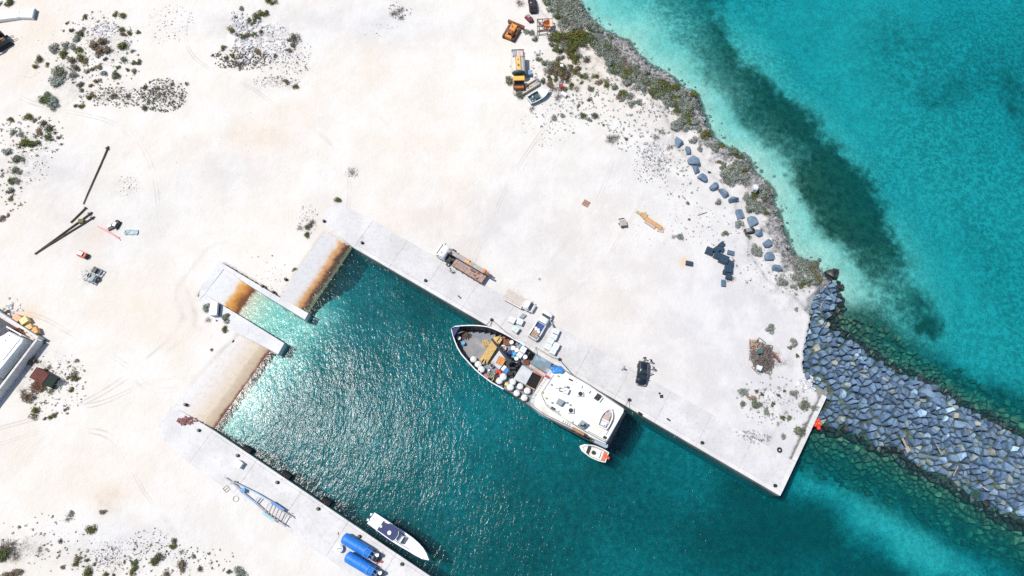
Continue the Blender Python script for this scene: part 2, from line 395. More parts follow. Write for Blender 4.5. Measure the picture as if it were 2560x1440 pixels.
def sheet(name, faces, mat):
    used, inv = np.unique(faces, return_inverse=True); inv = inv.reshape(faces.shape)
    co = np.stack([GX.ravel()[used], GY.ravel()[used], GH.ravel()[used]], -1)
    me = bpy.data.meshes.new(name); me.vertices.add(len(used)); me.vertices.foreach_set('co', co.ravel())
    me.loops.add(inv.size); me.loops.foreach_set('vertex_index', inv.ravel())
    me.polygons.add(len(inv)); me.polygons.foreach_set('loop_start', np.arange(0, inv.size, 4)); me.polygons.foreach_set('loop_total', np.full(len(inv), 4))
    me.update(calc_edges=True); me.polygons.foreach_set('use_smooth', np.ones(len(inv), bool))
    for an, A in (('grey', grey), ('rock', rock), ('weed', weed), ('dirt', dirt), ('stain', stain)):
        at = me.attributes.new(an, 'FLOAT', 'POINT'); at.data.foreach_set('value', A.ravel()[used].astype(np.float32))
    me.materials.append(mat); o = bpy.data.objects.new(name, me); COL.objects.link(o); o['kind'] = 'structure'
    return o
class NT:
    """short-hand for node building"""
    def __init__(s, name):
        s.m = bpy.data.materials.new(name); s.m.use_nodes = True; s.n = s.m.node_tree; s.b = s.n.nodes['Principled BSDF']; s.out = s.n.nodes['Material Output']
        s.tc = s.n.nodes.new('ShaderNodeTexCoord')
    def lk(s, a, b): s.n.links.new(a, b)
    def attr(s, a): n = s.n.nodes.new('ShaderNodeAttribute'); n.attribute_name = a; return n.outputs['Fac']
    def mapping(s, sc=(1, 1, 1), rot=(0, 0, 0), src=None):
        n = s.n.nodes.new('ShaderNodeMapping'); n.inputs['Scale'].default_value = sc; n.inputs['Rotation'].default_value = rot; s.lk(src or s.tc.outputs['Object'], n.inputs[0]); return n.outputs[0]
    def noise(s, scale, detail=5, rough=0.6, vec=None, dist=0.0):
        n = s.n.nodes.new('ShaderNodeTexNoise'); n.inputs['Scale'].default_value = scale; n.inputs['Detail'].default_value = detail; n.inputs['Roughness'].default_value = rough; n.inputs['Distortion'].default_value = dist
        s.lk(vec or s.tc.outputs['Object'], n.inputs['Vector']); return n.outputs['Fac']
    def ramp(s, f, p0, p1, a=0.0, b=1.0):
        n = s.n.nodes.new('ShaderNodeMapRange'); n.inputs[1].default_value = p0; n.inputs[2].default_value = p1; n.inputs[3].default_value = a; n.inputs[4].default_value = b; n.interpolation_type = 'SMOOTHSTEP'
        s.lk(f, n.inputs[0]); return n.outputs[0]
    def math(s, op, a, b=None):
        n = s.n.nodes.new('ShaderNodeMath'); n.operation = op
        for i, q in enumerate((a, b)):
            if q is None: continue
            if isinstance(q, (int, float)): n.inputs[i].default_value = q
            else: s.lk(q, n.inputs[i])
        return n.outputs[0]
    def mix(s, f, a, b, mode='MIX'):
        n = s.n.nodes.new('ShaderNodeMix'); n.data_type = 'RGBA'; n.blend_type = mode
        if isinstance(f, (int, float)): n.inputs[0].default_value = f
        else: s.lk(f, n.inputs[0])
        for i, q in ((6, a), (7, b)):
            if isinstance(q, tuple): n.inputs[i].default_value = (*q, 1)
            else: s.lk(q, n.inputs[i])
        return n.outputs[2]
    def bump(s, h, dist, strength=1.0, prev=None):
        n = s.n.nodes.new('ShaderNodeBump'); n.inputs['Strength'].default_value = strength; n.inputs['Distance'].default_value = dist; s.lk(h, n.inputs['Height'])
        if prev is not None: s.lk(prev, n.inputs['Normal'])
        return n.outputs[0]
# sand
t = NT('sand')
c = t.mix(t.attr('grey'), (0.60, 0.565, 0.51), (0.475, 0.468, 0.485))
c = t.mix(t.ramp(t.noise(0.16, 7, 0.62), 0.38, 0.62), c, t.mix(0.45, c, (0.655, 0.645, 0.625)))
trk = t.noise(0.5, 6, 0.6, t.mapping((0.3, 1.0, 1), (0, 0, math.radians(35)), ))
c = t.mix(t.ramp(trk, 0.5, 0.8, 0, 0.30), c, (0.55, 0.52, 0.50))
trk = t.noise(0.6, 6, 0.6, t.mapping((1.0, 0.14, 1), (0, 0, math.radians(8))))
c = t.mix(t.ramp(trk, 0.55, 0.8, 0, 0.22), c, (0.56, 0.50, 0.46))
c = t.mix(t.ramp(t.noise(2.6, 6, 0.7), 0.55, 0.75, 0, 0.28), c, (0.45, 0.42, 0.41))
for sc_, ps in ((0.011, 0.505), (0.008, 0.47), (0.013, 0.53)):   # faint wheel tracks wandering over the yard
    tn = t.noise(sc_, 1.5, 0.4, t.mapping((1, 1, 1), (0, 0, sc_ * 90)))
    for off in (0.0, 0.003):
        li = t.ramp(t.math('ABSOLUTE', t.math('SUBTRACT', tn, ps + off)), 0.0002, 0.0010, 1, 0)
        c = t.mix(t.math('MULTIPLY', li, t.ramp(t.noise(0.12, 4), 0.42, 0.62, 0.0, 0.6)), c, (0.43, 0.39, 0.36))
c = t.mix(t.attr('stain'), c, (0.58, 0.43, 0.29))
fine = t.noise(3.2, 6, 0.75)
c = t.mix(t.math('MULTIPLY', t.attr('dirt'), t.ramp(fine, 0.42, 0.6, 0.15, 1)), c, (0.22, 0.20, 0.19))
rk = t.ramp(t.noise(1.5, 8, 0.75), 0.36, 0.62)
rockc = t.mix(rk, (0.085, 0.085, 0.08), (0.38, 0.37, 0.365))
c = t.mix(t.ramp(t.attr('rock'), 0.25, 0.6), c, rockc)
t.lk(c, t.b.inputs['Base Color']); t.b.inputs['Roughness'].default_value = 0.95; t.b.inputs['Specular IOR Level'].default_value = 0.15
hb_ = t.math('ADD', t.noise(0.9, 8, 0.65), t.math('MULTIPLY', t.attr('dirt'), t.noise(4.0, 5, 0.7)))
t.lk(t.bump(hb_, 0.14), t.b.inputs['Normal'])
M_SAND = t.m
# seabed: pale sand, seagrass, silt
t = NT('seabed')
c = t.mix(t.ramp(t.noise(0.35, 6), 0.35, 0.65), (0.58, 0.57, 0.49), (0.70, 0.68, 0.60))
caustic_spk = t.noise(1.35, 4, 0.72)  # caustic-like speckle of the water, put into the bed colour
spa = t.math('MULTIPLY', t.ramp(t.noise(0.035, 3), 0.35, 0.65, 0.45, 1.0), t.ramp(t.attr('grey'), 0.2, 1.0, 0.25, 1.0))
c = t.mix(t.math('MULTIPLY', spa, t.ramp(caustic_spk, 0.42, 0.58, 0.0, 0.70)), c, (0.18, 0.22, 0.19))
w = t.math('ADD', t.attr('weed'), t.math('MULTIPLY', t.math('SUBTRACT', t.noise(1.1, 5, 0.75), 0.5), t.ramp(t.attr('weed'), 0.02, 0.3, 0.0, 0.9)))
c = t.mix(t.ramp(w, 0.05, 1.0), c, t.mix(t.ramp(t.noise(0.7, 5, .7), 0.35, .65), (0.018, 0.035, 0.025), (0.055, 0.09, 0.05)))
c = t.mix(t.ramp(t.attr('rock'), 0.5, 1.0), c, (0.16, 0.15, 0.12))
t.lk(c, t.b.inputs['Base Color']); t.b.inputs['Roughness'].default_value = 1.0; t.b.inputs['Specular IOR Level'].default_value = 0.0
t.lk(t.bump(t.noise(1.0, 5, 0.7), 0.35), t.b.inputs['Normal'])
M_BED = t.m
land_obj = sheet('ground', fa[anyin], M_SAND)
sea_obj = sheet('seabed', fa[~anyin], M_BED)
# ------------------------------------------------------------------ water: a body of clear sea water
t = NT('sea_water')
n = t.n; n.nodes.remove(t.b)
tr = n.nodes.new('ShaderNodeBsdfTransparent'); gl = n.nodes.new('ShaderNodeBsdfGlossy'); fr = n.nodes.new('ShaderNodeFresnel'); mx = n.nodes.new('ShaderNodeMixShader')
fr.inputs['IOR'].default_value = 1.333; gl.inputs['Roughness'].default_value = 0.11
v1 = t.mapping((1.0, 0.5, 1), (0, 0, math.radians(-62)))
wv = t.math('ADD', t.math('MULTIPLY', t.noise(1.55, 3, 0.55, v1, 0.3), 0.55), t.math('MULTIPLY', t.noise(3.4, 3, 0.6, v1), 0.25))
wv = t.math('ADD', wv, t.math('MULTIPLY', t.noise(0.22, 2, 0.5, v1), 0.9))
wv = t.math('MULTIPLY', wv, t.ramp(t.noise(0.045, 3), 0.3, 0.7, 0.6, 1.15))
nb = t.bump(wv, 0.172)
t.lk(nb, gl.inputs['Normal']); t.lk(nb, fr.inputs['Normal'])
t.lk(fr.outputs[0], mx.inputs[0]); t.lk(tr.outputs[0], mx.inputs[1]); t.lk(gl.outputs[0], mx.inputs[2]); t.lk(mx.outputs[0], t.out.inputs['Surface'])
ab = n.nodes.new('ShaderNodeVolumeAbsorption'); ab.inputs['Density'].default_value = 1.0
SCAT = 0.055
KR, KG, KB = 0.45, 0.070, 0.041
ab.inputs['Color'].default_value = (1 - KR, 1 - KG, 1 - KB, 1)
sc = n.nodes.new('ShaderNodeVolumeScatter'); sc.inputs['Color'].default_value = (0.0, 0.75, 0.85, 1); sc.inputs['Density'].default_value = SCAT
av = n.nodes.new('ShaderNodeAddShader'); t.lk(ab.outputs[0], av.inputs[0]); t.lk(sc.outputs[0], av.inputs[1]); t.lk(av.outputs[0], t.out.inputs['Volume'])
M_WATER = t.m
b = MB(); b.box(-3300, 3300, -2500, 3400, -16, WZ)
me = b.mesh('water', M_WATER); o = bpy.data.objects.new('water', me); COL.objects.link(o); o['kind'] = 'structure'
# ------------------------------------------------------------------ concrete
def concrete(name, c1, c2, rust=None):
    t = NT(name)
    c = t.mix(t.ramp(t.noise(0.22, 7, 0.62), 0.36, 0.64), c1, c2)
    c = t.mix(t.ramp(t.noise(1.7, 7, 0.7), 0.48, 0.72, 0, 0.55), c, tuple(x * 0.74 for x in c2))
    c = t.mix(t.ramp(t.noise(0.5, 5, 0.6, t.mapping((0.12, 1, 1), (0, 0, math.radians(30)))), 0.55, 0.7, 0, .25), c, (0.50, 0.44, 0.37))
    t.lk(c, t.b.inputs['Base Color']); t.b.inputs['Roughness'].default_value = 0.85; t.b.inputs['Specular IOR Level'].default_value = 0.25
    t.lk(t.bump(t.noise(5, 5, .7), 0.02), t.b.inputs['Normal']); return t.m
M_CONC = concrete('quay_concrete', (0.56, 0.55, 0.545), (0.48, 0.47, 0.465))
M_CONW = concrete('pale_concrete', (0.60, 0.60, 0.605), (0.53, 0.525, 0.53))
M_CONE = concrete('edge_concrete', (0.60, 0.59, 0.58), (0.52, 0.51, 0.50))
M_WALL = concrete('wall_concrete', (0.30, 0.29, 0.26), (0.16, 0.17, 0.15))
def ramp_mat(name, stops, wob):
    """stained boat ramp: colours follow the height above the water, as tide marks do"""
    t = NT(name); sp = n_ = t.n.nodes.new('ShaderNodeSeparateXYZ'); g = t.n.nodes.new('ShaderNodeNewGeometry'); t.lk(g.outputs['Position'], sp.inputs[0])
    z = t.math('ADD', sp.outputs['Z'], t.math('MULTIPLY', t.math('SUBTRACT', t.noise(0.55, 6, 0.65), 0.5), wob))
    z = t.math('ADD', z, t.math('MULTIPLY', t.math('SUBTRACT', t.noise(2.5, 5, 0.7), 0.5), wob * .35))
    f = t.ramp(z, -2.6, 0.1); f.node.interpolation_type = 'LINEAR'
    cr = t.n.nodes.new('ShaderNodeValToRGB'); cr.color_ramp.interpolation = 'LINEAR'
    for i, (zz, c) in enumerate(stops):
        p = (zz + 2.6) / 2.7
        e = cr.color_ramp.elements[i] if i < 2 else cr.color_ramp.elements.new(p)
        e.position = p; e.color = (*c, 1)
    t.lk(f, cr.inputs[0]); c = cr.outputs[0]
    c = t.mix(t.ramp(t.noise(1.4, 7, .7), 0.45, 0.7, 0, 0.35), c, t.mix(0.5, c, (0.2, 0.12, 0.07)))
    t.lk(c, t.b.inputs['Base Color']); t.b.inputs['Roughness'].default_value = 0.7; t.b.inputs['Specular IOR Level'].default_value = 0.2
    t.lk(t.bump(t.noise(3, 5, .7), 0.03), t.b.inputs['Normal']); return t.m
M_RA1 = ramp_mat('rusty_ramp', [(-2.5, (.12, .13, .08)), (-1.75, (.16, .14, .09)), (-1.6, (.04, .03, .025)), (-1.45, (.12, .06, .03)), (-1.3, (.42, .22, .10)), (-1.12, (.58, .34, .17)), (-0.98, (.62, .50, .40)), (-0.82, (.62, .60, .58)), (0.05, (.63, .625, .63))], 0.75)
M_RA2 = ramp_mat('rusty_slip', [(-2.6, (.55, .56, .46)), (-1.66, (.50, .48, .38)), (-1.5, (.12, .05, .02)), (-1.36, (.16, .06, .02)), (-1.3, (.30, .12, .03)), (-1.14, (.50, .22, .05)), (-0.96, (.60, .36, .14)), (-0.8, (.62, .60, .58)), (0.05, (.66, .67, .68))], 0.6)
M_RA3 = ramp_mat('weathered_ramp', [(-2.5, (.2, .16, .12)), (-1.55, (.10, .04, .03)), (-1.46, (.16, .07, .05)), (-1.36, (.44, .34, .24)), (-1.08, (.50, .42, .32)), (-1.02, (.60, .50, .39)), (-0.6, (.62, .56, .49)), (-0.3, (.65, .61, .57)), (0.05, (.66, .64, .62))], 0.30)
Q = px
# right-hand quay: one thing, its cast slabs its parts
quay = thing('quay', 'long pale concrete quay with black bollards beside the moored ship', 'quay', px(1400, 870))
A, B = px(884, 619, .06), px(1951, 1240, .06)      # waterside edge
C, D = px(822, 577, .06), px(1935, 1135, .06)
E, G = px(838, 502, .06), px(1654, 974, .06)
dirq = (B - A).normalized(); nq = Vector((-dirq.y, dirq.x, 0))
wid = 6.3
L = (B - A).length; nsl = 11
for i in range(nsl):
    a = A + dirq * (L * i / nsl + 0.009); c = A + dirq * (L * (i + 1) / nsl - 0.009)
    m = MB(); m.prism([a + nq * .75, c + nq * .75, c + nq * wid, a + nq * wid], -0.35, 0.06 + random.uniform(-.003, .003), 0.012)
    part(quay, 'slab', m, M_CONC)
    m = MB(); m.prism([a, c, c + nq * .73, a + nq * .73], -0.4, 0.075, 0.03); part(quay, 'edge_beam', m, M_CONE)
# the head of the quay beyond the ramp
m = MB(); m.prism([A + dirq * -0.02, A + nq * wid - dirq * .02, px(838, 502), px(797, 549)], -0.35, 0.062, 0.02); part(quay, 'slab', m, M_CONE)
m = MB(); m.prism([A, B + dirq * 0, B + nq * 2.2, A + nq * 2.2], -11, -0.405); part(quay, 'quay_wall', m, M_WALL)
E1 = px(2067, 992, .07); dE = (E1 - B).normalized(); nE = Vector((-dE.y, dE.x, 0)); LE = (E1 - B).length
for i in range(3):
    a = B + dE * (0.75 if i == 0 else LE * i / 3 + .015); c = B + dE * (LE * (i + 1) / 3 - .015)
    m = MB(); m.prism([a, c, c + nE * .8, a + nE * .8], -0.4, 0.085, 0.03); part(quay, 'edge_beam', m, M_CONE)
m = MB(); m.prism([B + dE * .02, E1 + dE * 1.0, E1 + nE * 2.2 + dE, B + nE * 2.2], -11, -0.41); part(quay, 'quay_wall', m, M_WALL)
# ramp between the quay and the slipway
def sloped(name, poly, pl, mat, label, cat, zb=-11):
    m = MB(); P = [Vector((p.x, p.y, 0)) for p in poly]
    # cut into strips along the slope so that the surface is a true plane
    top = [(p.x, p.y, plane_h(p.x, p.y, *pl)) for p in P]; n_ = len(P)
    m.add(top + [(p.x, p.y, zb) for p in P], [tuple(range(n_))] + [(i, (i + 1) % n_, n_ + (i + 1) % n_, n_ + i) for i in range(n_)])
    return solo(name, m, mat, label, cat)
def along(pl, corners):
    return corners
def corner(u, v, pl):
    p = px(u, v); 
    for k in range(6): p = px(u, v, plane_h(p.x, p.y, *pl))
    return p
sloped('boat_ramp', [corner(813, 580, R1), corner(883, 617, R1), corner(771, 783, R1), corner(700, 746, R1)], R1, M_RA1, 'wide rust-stained concrete ramp between the long quay and the narrow slipway', 'ramp')
sloped('slipway', [corner(557, 669, S2), corner(511, 735, S2), corner(606, 801, S2), corner(712, 859, S2), corner(763, 801, S2), corner(644, 723, S2)], S2, M_RA2, 'narrow slipway between two piers, rust-brown at the waterline', 'slipway')
sloped('boat_ramp', [corner(600, 840, R3), corner(679, 877, R3), corner(529, 1086, R3), corner(428, 1018, R3)], R3, M_RA3, 'broad pinkish-beige concrete ramp at the left end of the basin', 'ramp')
# piers either side of the slipway
m = MB(); m.prism(PP([(546, 652), (700, 744), (771, 783), (762, 799), (716, 771), (644, 727), (560, 673)], .05), -11, 0.05, 0.03)
solo('pier', m, M_CONW, 'thin white concrete pier between the rusty ramp and the slipway', 'pier')
m = MB(); m.prism(PP([(512, 736), (606, 793), (711, 858), (695, 886), (677, 876), (600, 836), (520, 786), (496, 752)], .08), -11, 0.08, 0.04)
solo('pier', m, M_CONW, 'broad white concrete pier on the lower side of the slipway', 'pier')
m = MB(); m.prism(PP([(546, 652), (560, 671.5), (511.5, 735.5), (496, 752), (500, 727)], .04), -11, 0.045, 0.02)
solo('paved_apron', m, M_CONW, 'white concrete apron at the head of the slipway', 'paving')
# left-hand quay
lq = thing('quay', 'left concrete quay with black fenders, boat trailer and speedboat', 'quay', px(700, 1230))
A2, B2 = px(533, 1075, .05), px(1075, 1440, .05); d2 = (B2 - A2).normalized(); n2_ = Vector((d2.y, -d2.x, 0))
m = MB(); m.prism([A2, px(428, 1013), px(388, 1082), A2 + n2_ * 6.4], -0.35, 0.045, 0.02); part(lq, 'slab', m, M_CONE)
for i in range(9):
    a = A2 + d2 * (9.4 * i + .015); c = A2 + d2 * (9.4 * (i + 1) - .015)
    m = MB(); m.prism([a + n2_ * .5, c + n2_ * .5, c + n2_ * 6.4, a + n2_ * 6.4], -0.35, 0.05 + random.uniform(-.003, .003), 0.012); part(lq, 'slab', m, M_CONE)
    m = MB(); m.prism([a, c, c + n2_ * .48, a + n2_ * .48], -0.4, 0.065, 0.03); part(lq, 'edge_beam', m, M_CONE)
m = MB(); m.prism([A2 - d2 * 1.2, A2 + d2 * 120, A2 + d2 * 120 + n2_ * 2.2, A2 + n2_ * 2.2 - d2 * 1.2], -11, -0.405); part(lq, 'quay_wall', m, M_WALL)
# ------------------------------------------------------------------ boulders
BL = [(0.0, (.78, .82, .86)), (0.13, (1.0, 1.02, 1.05)), (0.30, (.62, .70, .80)), (0.45, (.9, .98, 1.08)), (0.60, (1.15, 1.18, 1.2)), (0.72, (.8, .9, .95)), (0.80, (1.1, 1.05, .98)), (0.86, (1.8, 1.45, 1.05)), (0.93, (2.5, 2.4, 2.25)), (0.975, (2.4, 1.55, .95))]
M_BOULD = M('boulder_single', (0.18, 0.265, 0.365), (0.065, 0.11, 0.17), 1.1, 0.75, bump=0.06, bscale=3, contrast=(.3, .7), isl=BL)
M_BOULI = M('boulder_many', (0.175, 0.26, 0.355), (0.065, 0.11, 0.17), 1.1, 0.75, bump=0.06, bscale=3, contrast=(.3, .7), isl=BL)
M_SUBR = M('drowned_boulder', (0.125, 0.18, 0.115), (0.05, 0.08, 0.055), 1.3, 0.9, bump=0.05, isl=[(0, (.8, .8, .8)), (.3, (1.0, 1.0, 1.0)), (.55, (1.3, 1.3, 1.2)), (.75, (.7, .72, .72)), (.92, (1.4, 1.4, 1.3))])
M_WETR = M('wet_boulder', (0.05, 0.05, 0.045), (0.015, 0.017, 0.02), 1.5, 0.4, bump=0.05)
def cell_points(poly, sp, jit, grow=0.0):
    xs = [p.x for p in poly]; ys = [p.y for p in poly]; out = []
    r = 0; y = min(ys) - sp
    while y < max(ys) + sp:
        x = min(xs) - sp + (sp / 2 if r % 2 else 0)
        while x < max(xs) + sp:
            out.append((x + random.uniform(-jit, jit) * sp, y + random.uniform(-jit, jit) * sp)); x += sp
        y += sp * 0.87; r += 1
    return np.array(out)
def voronoi_cell(i, P):
    p = P[i]; d = np.hypot(*(P - p).T); near = np.argsort(d)[1:17]
    R = d[near[0]] * 2.4
    c = [np.array([p[0] + R * math.cos(a), p[1] + R * math.sin(a)]) for a in np.linspace(0, 2 * math.pi, 12, endpoint=False)]
    for j in near:
        q = P[j]; m = (p + q) / 2; n = q - p; n = n / (np.hypot(*n) + 1e-9); new = []
        for k in range(len(c)):
            a = c[k]; b = c[(k + 1) % len(c)]; da = (a - m).dot(n); db = (b - m).dot(n)
            if da <= 0: new.append(a)
            if (da < 0) != (db < 0): new.append(a + (b - a) * (da / (da - db)))
        c = new
        if len(c) < 3: return None
    # drop tiny edges
    o = []
    for k in range(len(c)):
        if np.hypot(*(c[k] - c[(k + 1) % len(c)])) > 0.16: o.append(c[k])
    return o if len(o) >= 3 else None
def boulder(mb, cell, z, rise=0.5, shrink=0.09, tilt=0.6):
    """an angular quarried block filling one cell: skirt, shoulder and a tilted broken top"""
    c = sum(cell) / len(cell); n = len(cell)
    tx, ty = random.uniform(-tilt, tilt), random.uniform(-tilt, tilt)
    size = np.mean([np.hypot(*(q - c)) for q in cell]); rise = rise * size / 0.6
    rings = []
    for f, dz in ((1.0 - shrink, -1.0), (1.0 - shrink, 0.0), (random.uniform(.50, .84), 1.0)):
        rg = []
        for q in cell:
            j = 1 + random.uniform(-.07, .04) if dz != -1.0 else 1.0
            e = c + (q - c) * f * j
            h = z + (dz * rise if dz > 0 else dz * 0.7) + (tx * (e[0] - c[0]) + ty * (e[1] - c[1])) * (1 if dz >= 0 else 0) + (random.uniform(-.10, .10) * rise if dz >= 0 else 0)
            rg.append((e[0], e[1], h))
        rings.append(rg)
    o = len(mb.v); vs = [p for r in rings for p in r]
    ox, oy = c[0] + random.uniform(-.2, .2) * size, c[1] + random.uniform(-.2, .2) * size
    vs.append((ox, oy, z + rise * random.uniform(1.0, 1.25) + tx * (ox - c[0]) + ty * (oy - c[1])))
    fs = []
    for k in range(2):
        for i in range(n):
            j = (i + 1) % n; fs.append((k * n + i, k * n + j, (k + 1) * n + j, (k + 1) * n + i))
    if random.random() < .55: fs.append(tuple(range(2 * n, 3 * n)))
    else: fs += [(2 * n + i, 2 * n + (i + 1) % n, 3 * n) for i in range(n)]
    mb.add(vs, fs)
bwc = px(2250, 1010)
bw = thing('breakwater', 'rubble breakwater of blue-grey quarried boulders running out to the right', 'breakwater', bwc)
P = cell_points(BW, 0.96, 0.47)
P = P[RNG.random(len(P)) > 0.05 + 0.42 * vnoise(P[:, 0], P[:, 1], .45, 3)]
sb = sd(BW, P[:, 0], P[:, 1])
hP = height(P[:, 0], P[:, 1])
cand = [i for i in range(len(P)) if sb[i] > -0.25 and not (P[i][0] > 112)]
def bsize(i):
    return -abs(P[i][0]) * 0.0 - (P[i][1]) * 0.0
random.shuffle(cand)
inner = sorted(cand, key=lambda i: -float(sb[i] > 0.6) * 10 - sb[i] * .1 + float(P[i][0] > 100) * 20)
single = set(inner[:292])
rest = MB()
for i in cand:
    c = voronoi_cell(i, P)
    if c is None: continue
    z = hP[i] + 0.35 + random.uniform(-.5, .35) + (0.25 if random.random() < .12 else 0)
    if sb[i] < 0.35: z = min(z, WZ + random.uniform(-.25, .3))
    if i in single:
        m = MB(); boulder(m, c, z, random.uniform(.3, .7), random.uniform(.06, .20))
        me = m.mesh('boulder', M_BOULD, (P[i][0], P[i][1], z)); o = bpy.data.objects.new('boulder', me); COL.objects.link(o); o.parent = bw
        o.location = Vector((P[i][0], P[i][1], z)) - bwc
    else: boulder(rest, c, z, random.uniform(.3, .7), random.uniform(.06, .20))
part(bw, 'boulder_fill', rest, M_BOULI, kind='stuff')
# wet edge and the drowned toe of the breakwater
wet = MB(); sub = MB()
P2 = cell_points([p + Vector((0, 0, 0)) for p in BW] + [px(2560, 900), px(2000, 1200)], 0.80, 0.45)
P2 = P2[RNG.random(len(P2)) > 0.05 + 0.5 * vnoise(P2[:, 0], P2[:, 1], .5, 8)]
s2 = sd(BW, P2[:, 0], P2[:, 1]); l2 = sd(LAND, P2[:, 0], P2[:, 1]); h2 = height(P2[:, 0], P2[:, 1]); nz2 = fbm(P2[:, 0], P2[:, 1], .12, 3, 91)
NOROCK = px(2100, 785).y
for i in range(len(P2)):
    if l2[i] > 0.2 or s2[i] > 0.0 or s2[i] < -7.0 - (nz2[i] - .5) * 6: continue
    if s2[i] < -4.5 and random.random() < .4: continue
    if P2[i][1] > NOROCK and s2[i] < -1.5: continue
    c = voronoi_cell(i, P2)
    if c is None: continue
    if s2[i] > -1.7: boulder(wet, c, min(h2[i] + .45, WZ + random.uniform(-.35, .12)), .3, .08, .35)
    else: boulder(sub, c, min(h2[i] + 0.36 + random.uniform(-.2, .2), WZ - .55), .45, random.uniform(.1, .32), .4)
part(bw, 'wet_boulders', wet, M_WETR, kind='stuff'); part(bw, 'drowned_boulders', sub, M_SUBR, kind='stuff')
# driftwood and planks caught between the boulders
M_DRIFT = M('driftwood', (0.46, 0.40, 0.33), (0.30, 0.25, 0.2), 2, .9)
for (u1, v1, u2, v2, w, lab) in ((2256, 1096, 2272, 1130, .32, 'tan plank with a broad end lying among the breakwater boulders'), (2340, 1110, 2352, 1132, .12, 'thin pale stick leaning between boulders above the lower waterline'), (2383, 1190, 2395, 1165, .14, 'pale driftwood pole on the lower shoulder of the breakwater'), (2448, 1212, 2470, 1226, .16, 'white board wedged low in the breakwater boulders')):
    a = px(u1, v1); b_ = px(u2, v2); z1 = h1(a.x, a.y) + 1.5; z2 = h1(b_.x, b_.y) + 1.45
    m = MB(); a = px(u1, v1, z1); b_ = px(u2, v2, z2); m.bar(a, b_, w, .09)
    if w > .3: m.bar(b_ + (a - b_) * .02, b_ + (a - b_) * .35, .75, .14)
    solo('driftwood', m, M_DRIFT, lab, 'driftwood')
def hull_rock(r, seed, n=13, flat=0.7):
    rnd = random.Random(seed); bm = bmesh.new()
    for _ in range(n):
        v = Vector((rnd.gauss(0, 1), rnd.gauss(0, 1), rnd.gauss(0, 1))).normalized() * r * rnd.uniform(.82, 1.05)
        v.z *= flat; bm.verts.new(v)
    g = bmesh.ops.convex_hull(bm, input=bm.verts)
    for v in [x for x in g['geom_interior'] if isinstance(x, bmesh.types.BMVert)]: bm.verts.remove(v)
    bmesh.ops.bevel(bm, geom=bm.edges[:], offset=r * .05, segments=1, affect='EDGES', profile=.6)
    return bm
# boulders set down in a row along the shore
M_ROWB = M('row_boulder', (0.15, 0.215, 0.29), (0.075, 0.12, 0.18), 1.3, 0.7, bump=.05, bscale=4, contrast=(.3, .7))
F4 = Z(1660, 320, 3.428)
row = [(122, 118, 40, 'round blue-grey boulder, the one at the upper end of the shoreline row'), (202, 190, 34, 'squarish blue-grey boulder touching the uppermost round one of the row'),
 (250, 300, 46, 'broad flat-topped boulder, third from the upper end of the shoreline row'), (264, 366, 34, 'boulder wedged under the broad flat-topped one in the shoreline row'), (326, 440, 38, 'sloping boulder with a dark edge, fifth from the upper end of the row'),
 (424, 512, 40, 'domed boulder in the middle of the row, touching a lighter angular one'), (500, 570, 42, 'light angular boulder right of the domed one in mid row'), (594, 636, 42, 'dark triangular boulder beside the grey scrub in mid row'),
 (648, 742, 42, 'smooth egg-shaped boulder just above a round grey bush'), (754, 804, 42, 'flat four-sided boulder right of the egg-shaped one'), (806, 890, 34, 'darker olive-grey boulder beside the small brown engine'),
 (880, 984, 38, 'pyramid-like boulder, third from the lower end of the row'), (898, 1102, 38, 'narrow ridged boulder, second from the lower end of the row'), (966, 1224, 44, 'bright blue pyramid-shaped boulder at the lower end of the row'), (912, 652, 22, 'small blue boulder at the water edge below the grey scrub')]
for k, (x, y, r, lab) in enumerate(row):
    R = r / 3.428 * 0.073 * 1.42
    p = F4(x, y, 0); bm = hull_rock(R, 50 + k, 12, .62); rz = random.uniform(0, 6)
    me = bpy.data.meshes.new('boulder'); bm.to_mesh(me); bm.free(); me.materials.append(M_ROWB)
    o = bpy.data.objects.new('boulder', me); COL.objects.link(o); o.location = (p.x, p.y, h1(p.x, p.y) + R * .35); o.rotation_euler = (0, 0, rz)
    tag(o, lab, 'boulder', 'boulders in a row along the shore')
# ------------------------------------------------------------------ jagged karst rocks and white rubble (nobody could count them)
ROCKS = []
for k in range(10):
    bm = hull_rock(1.0, 300 + k, 11, .75); bm.verts.ensure_lookup_table()
    ROCKS.append((np.array([v.co[:] for v in bm.verts]), [tuple(v.index for v in f.verts) for f in bm.faces])); bm.free()
def scatter_rocks(name, label, cat, pts, mat, zoff=0.0):
    """pts: (x, y, radius)"""
    if not pts: return
    X = np.array([p[0] for p in pts]); Y = np.array([p[1] for p in pts]); H = height(X, Y); V = []; Fc = []; o = 0
    for (x, y, r), h in zip(pts, H):
        v, f = random.choice(ROCKS); a = random.uniform(0, 6.28); ca, sa = math.cos(a) * r, math.sin(a) * r
        sx = random.uniform(.75, 1.3); w = np.stack([v[:, 0] * ca * sx - v[:, 1] * sa + x, v[:, 0] * sa * sx + v[:, 1] * ca + y, v[:, 2] * r + h + zoff * r], -1)
        V.append(w); Fc += [tuple(i + o for i in q) for q in f]; o += len(v)
    V = np.concatenate(V); me = bpy.data.meshes.new(name); me.from_pydata(V.tolist(), [], Fc); me.materials.append(mat)
    ob = bpy.data.objects.new(name, me); COL.objects.link(ob); tag(ob, label, cat, kind='stuff'); return ob
M_KARST = M('karst_rock', (0.38, 0.37, 0.37), (0.13, 0.13, 0.13), 1.6, .95, bump=.12, bscale=3, isl=[(0, (.6, .6, .62)), (.35, (.9, .9, .9)), (.7, (1.15, 1.12, 1.1))])
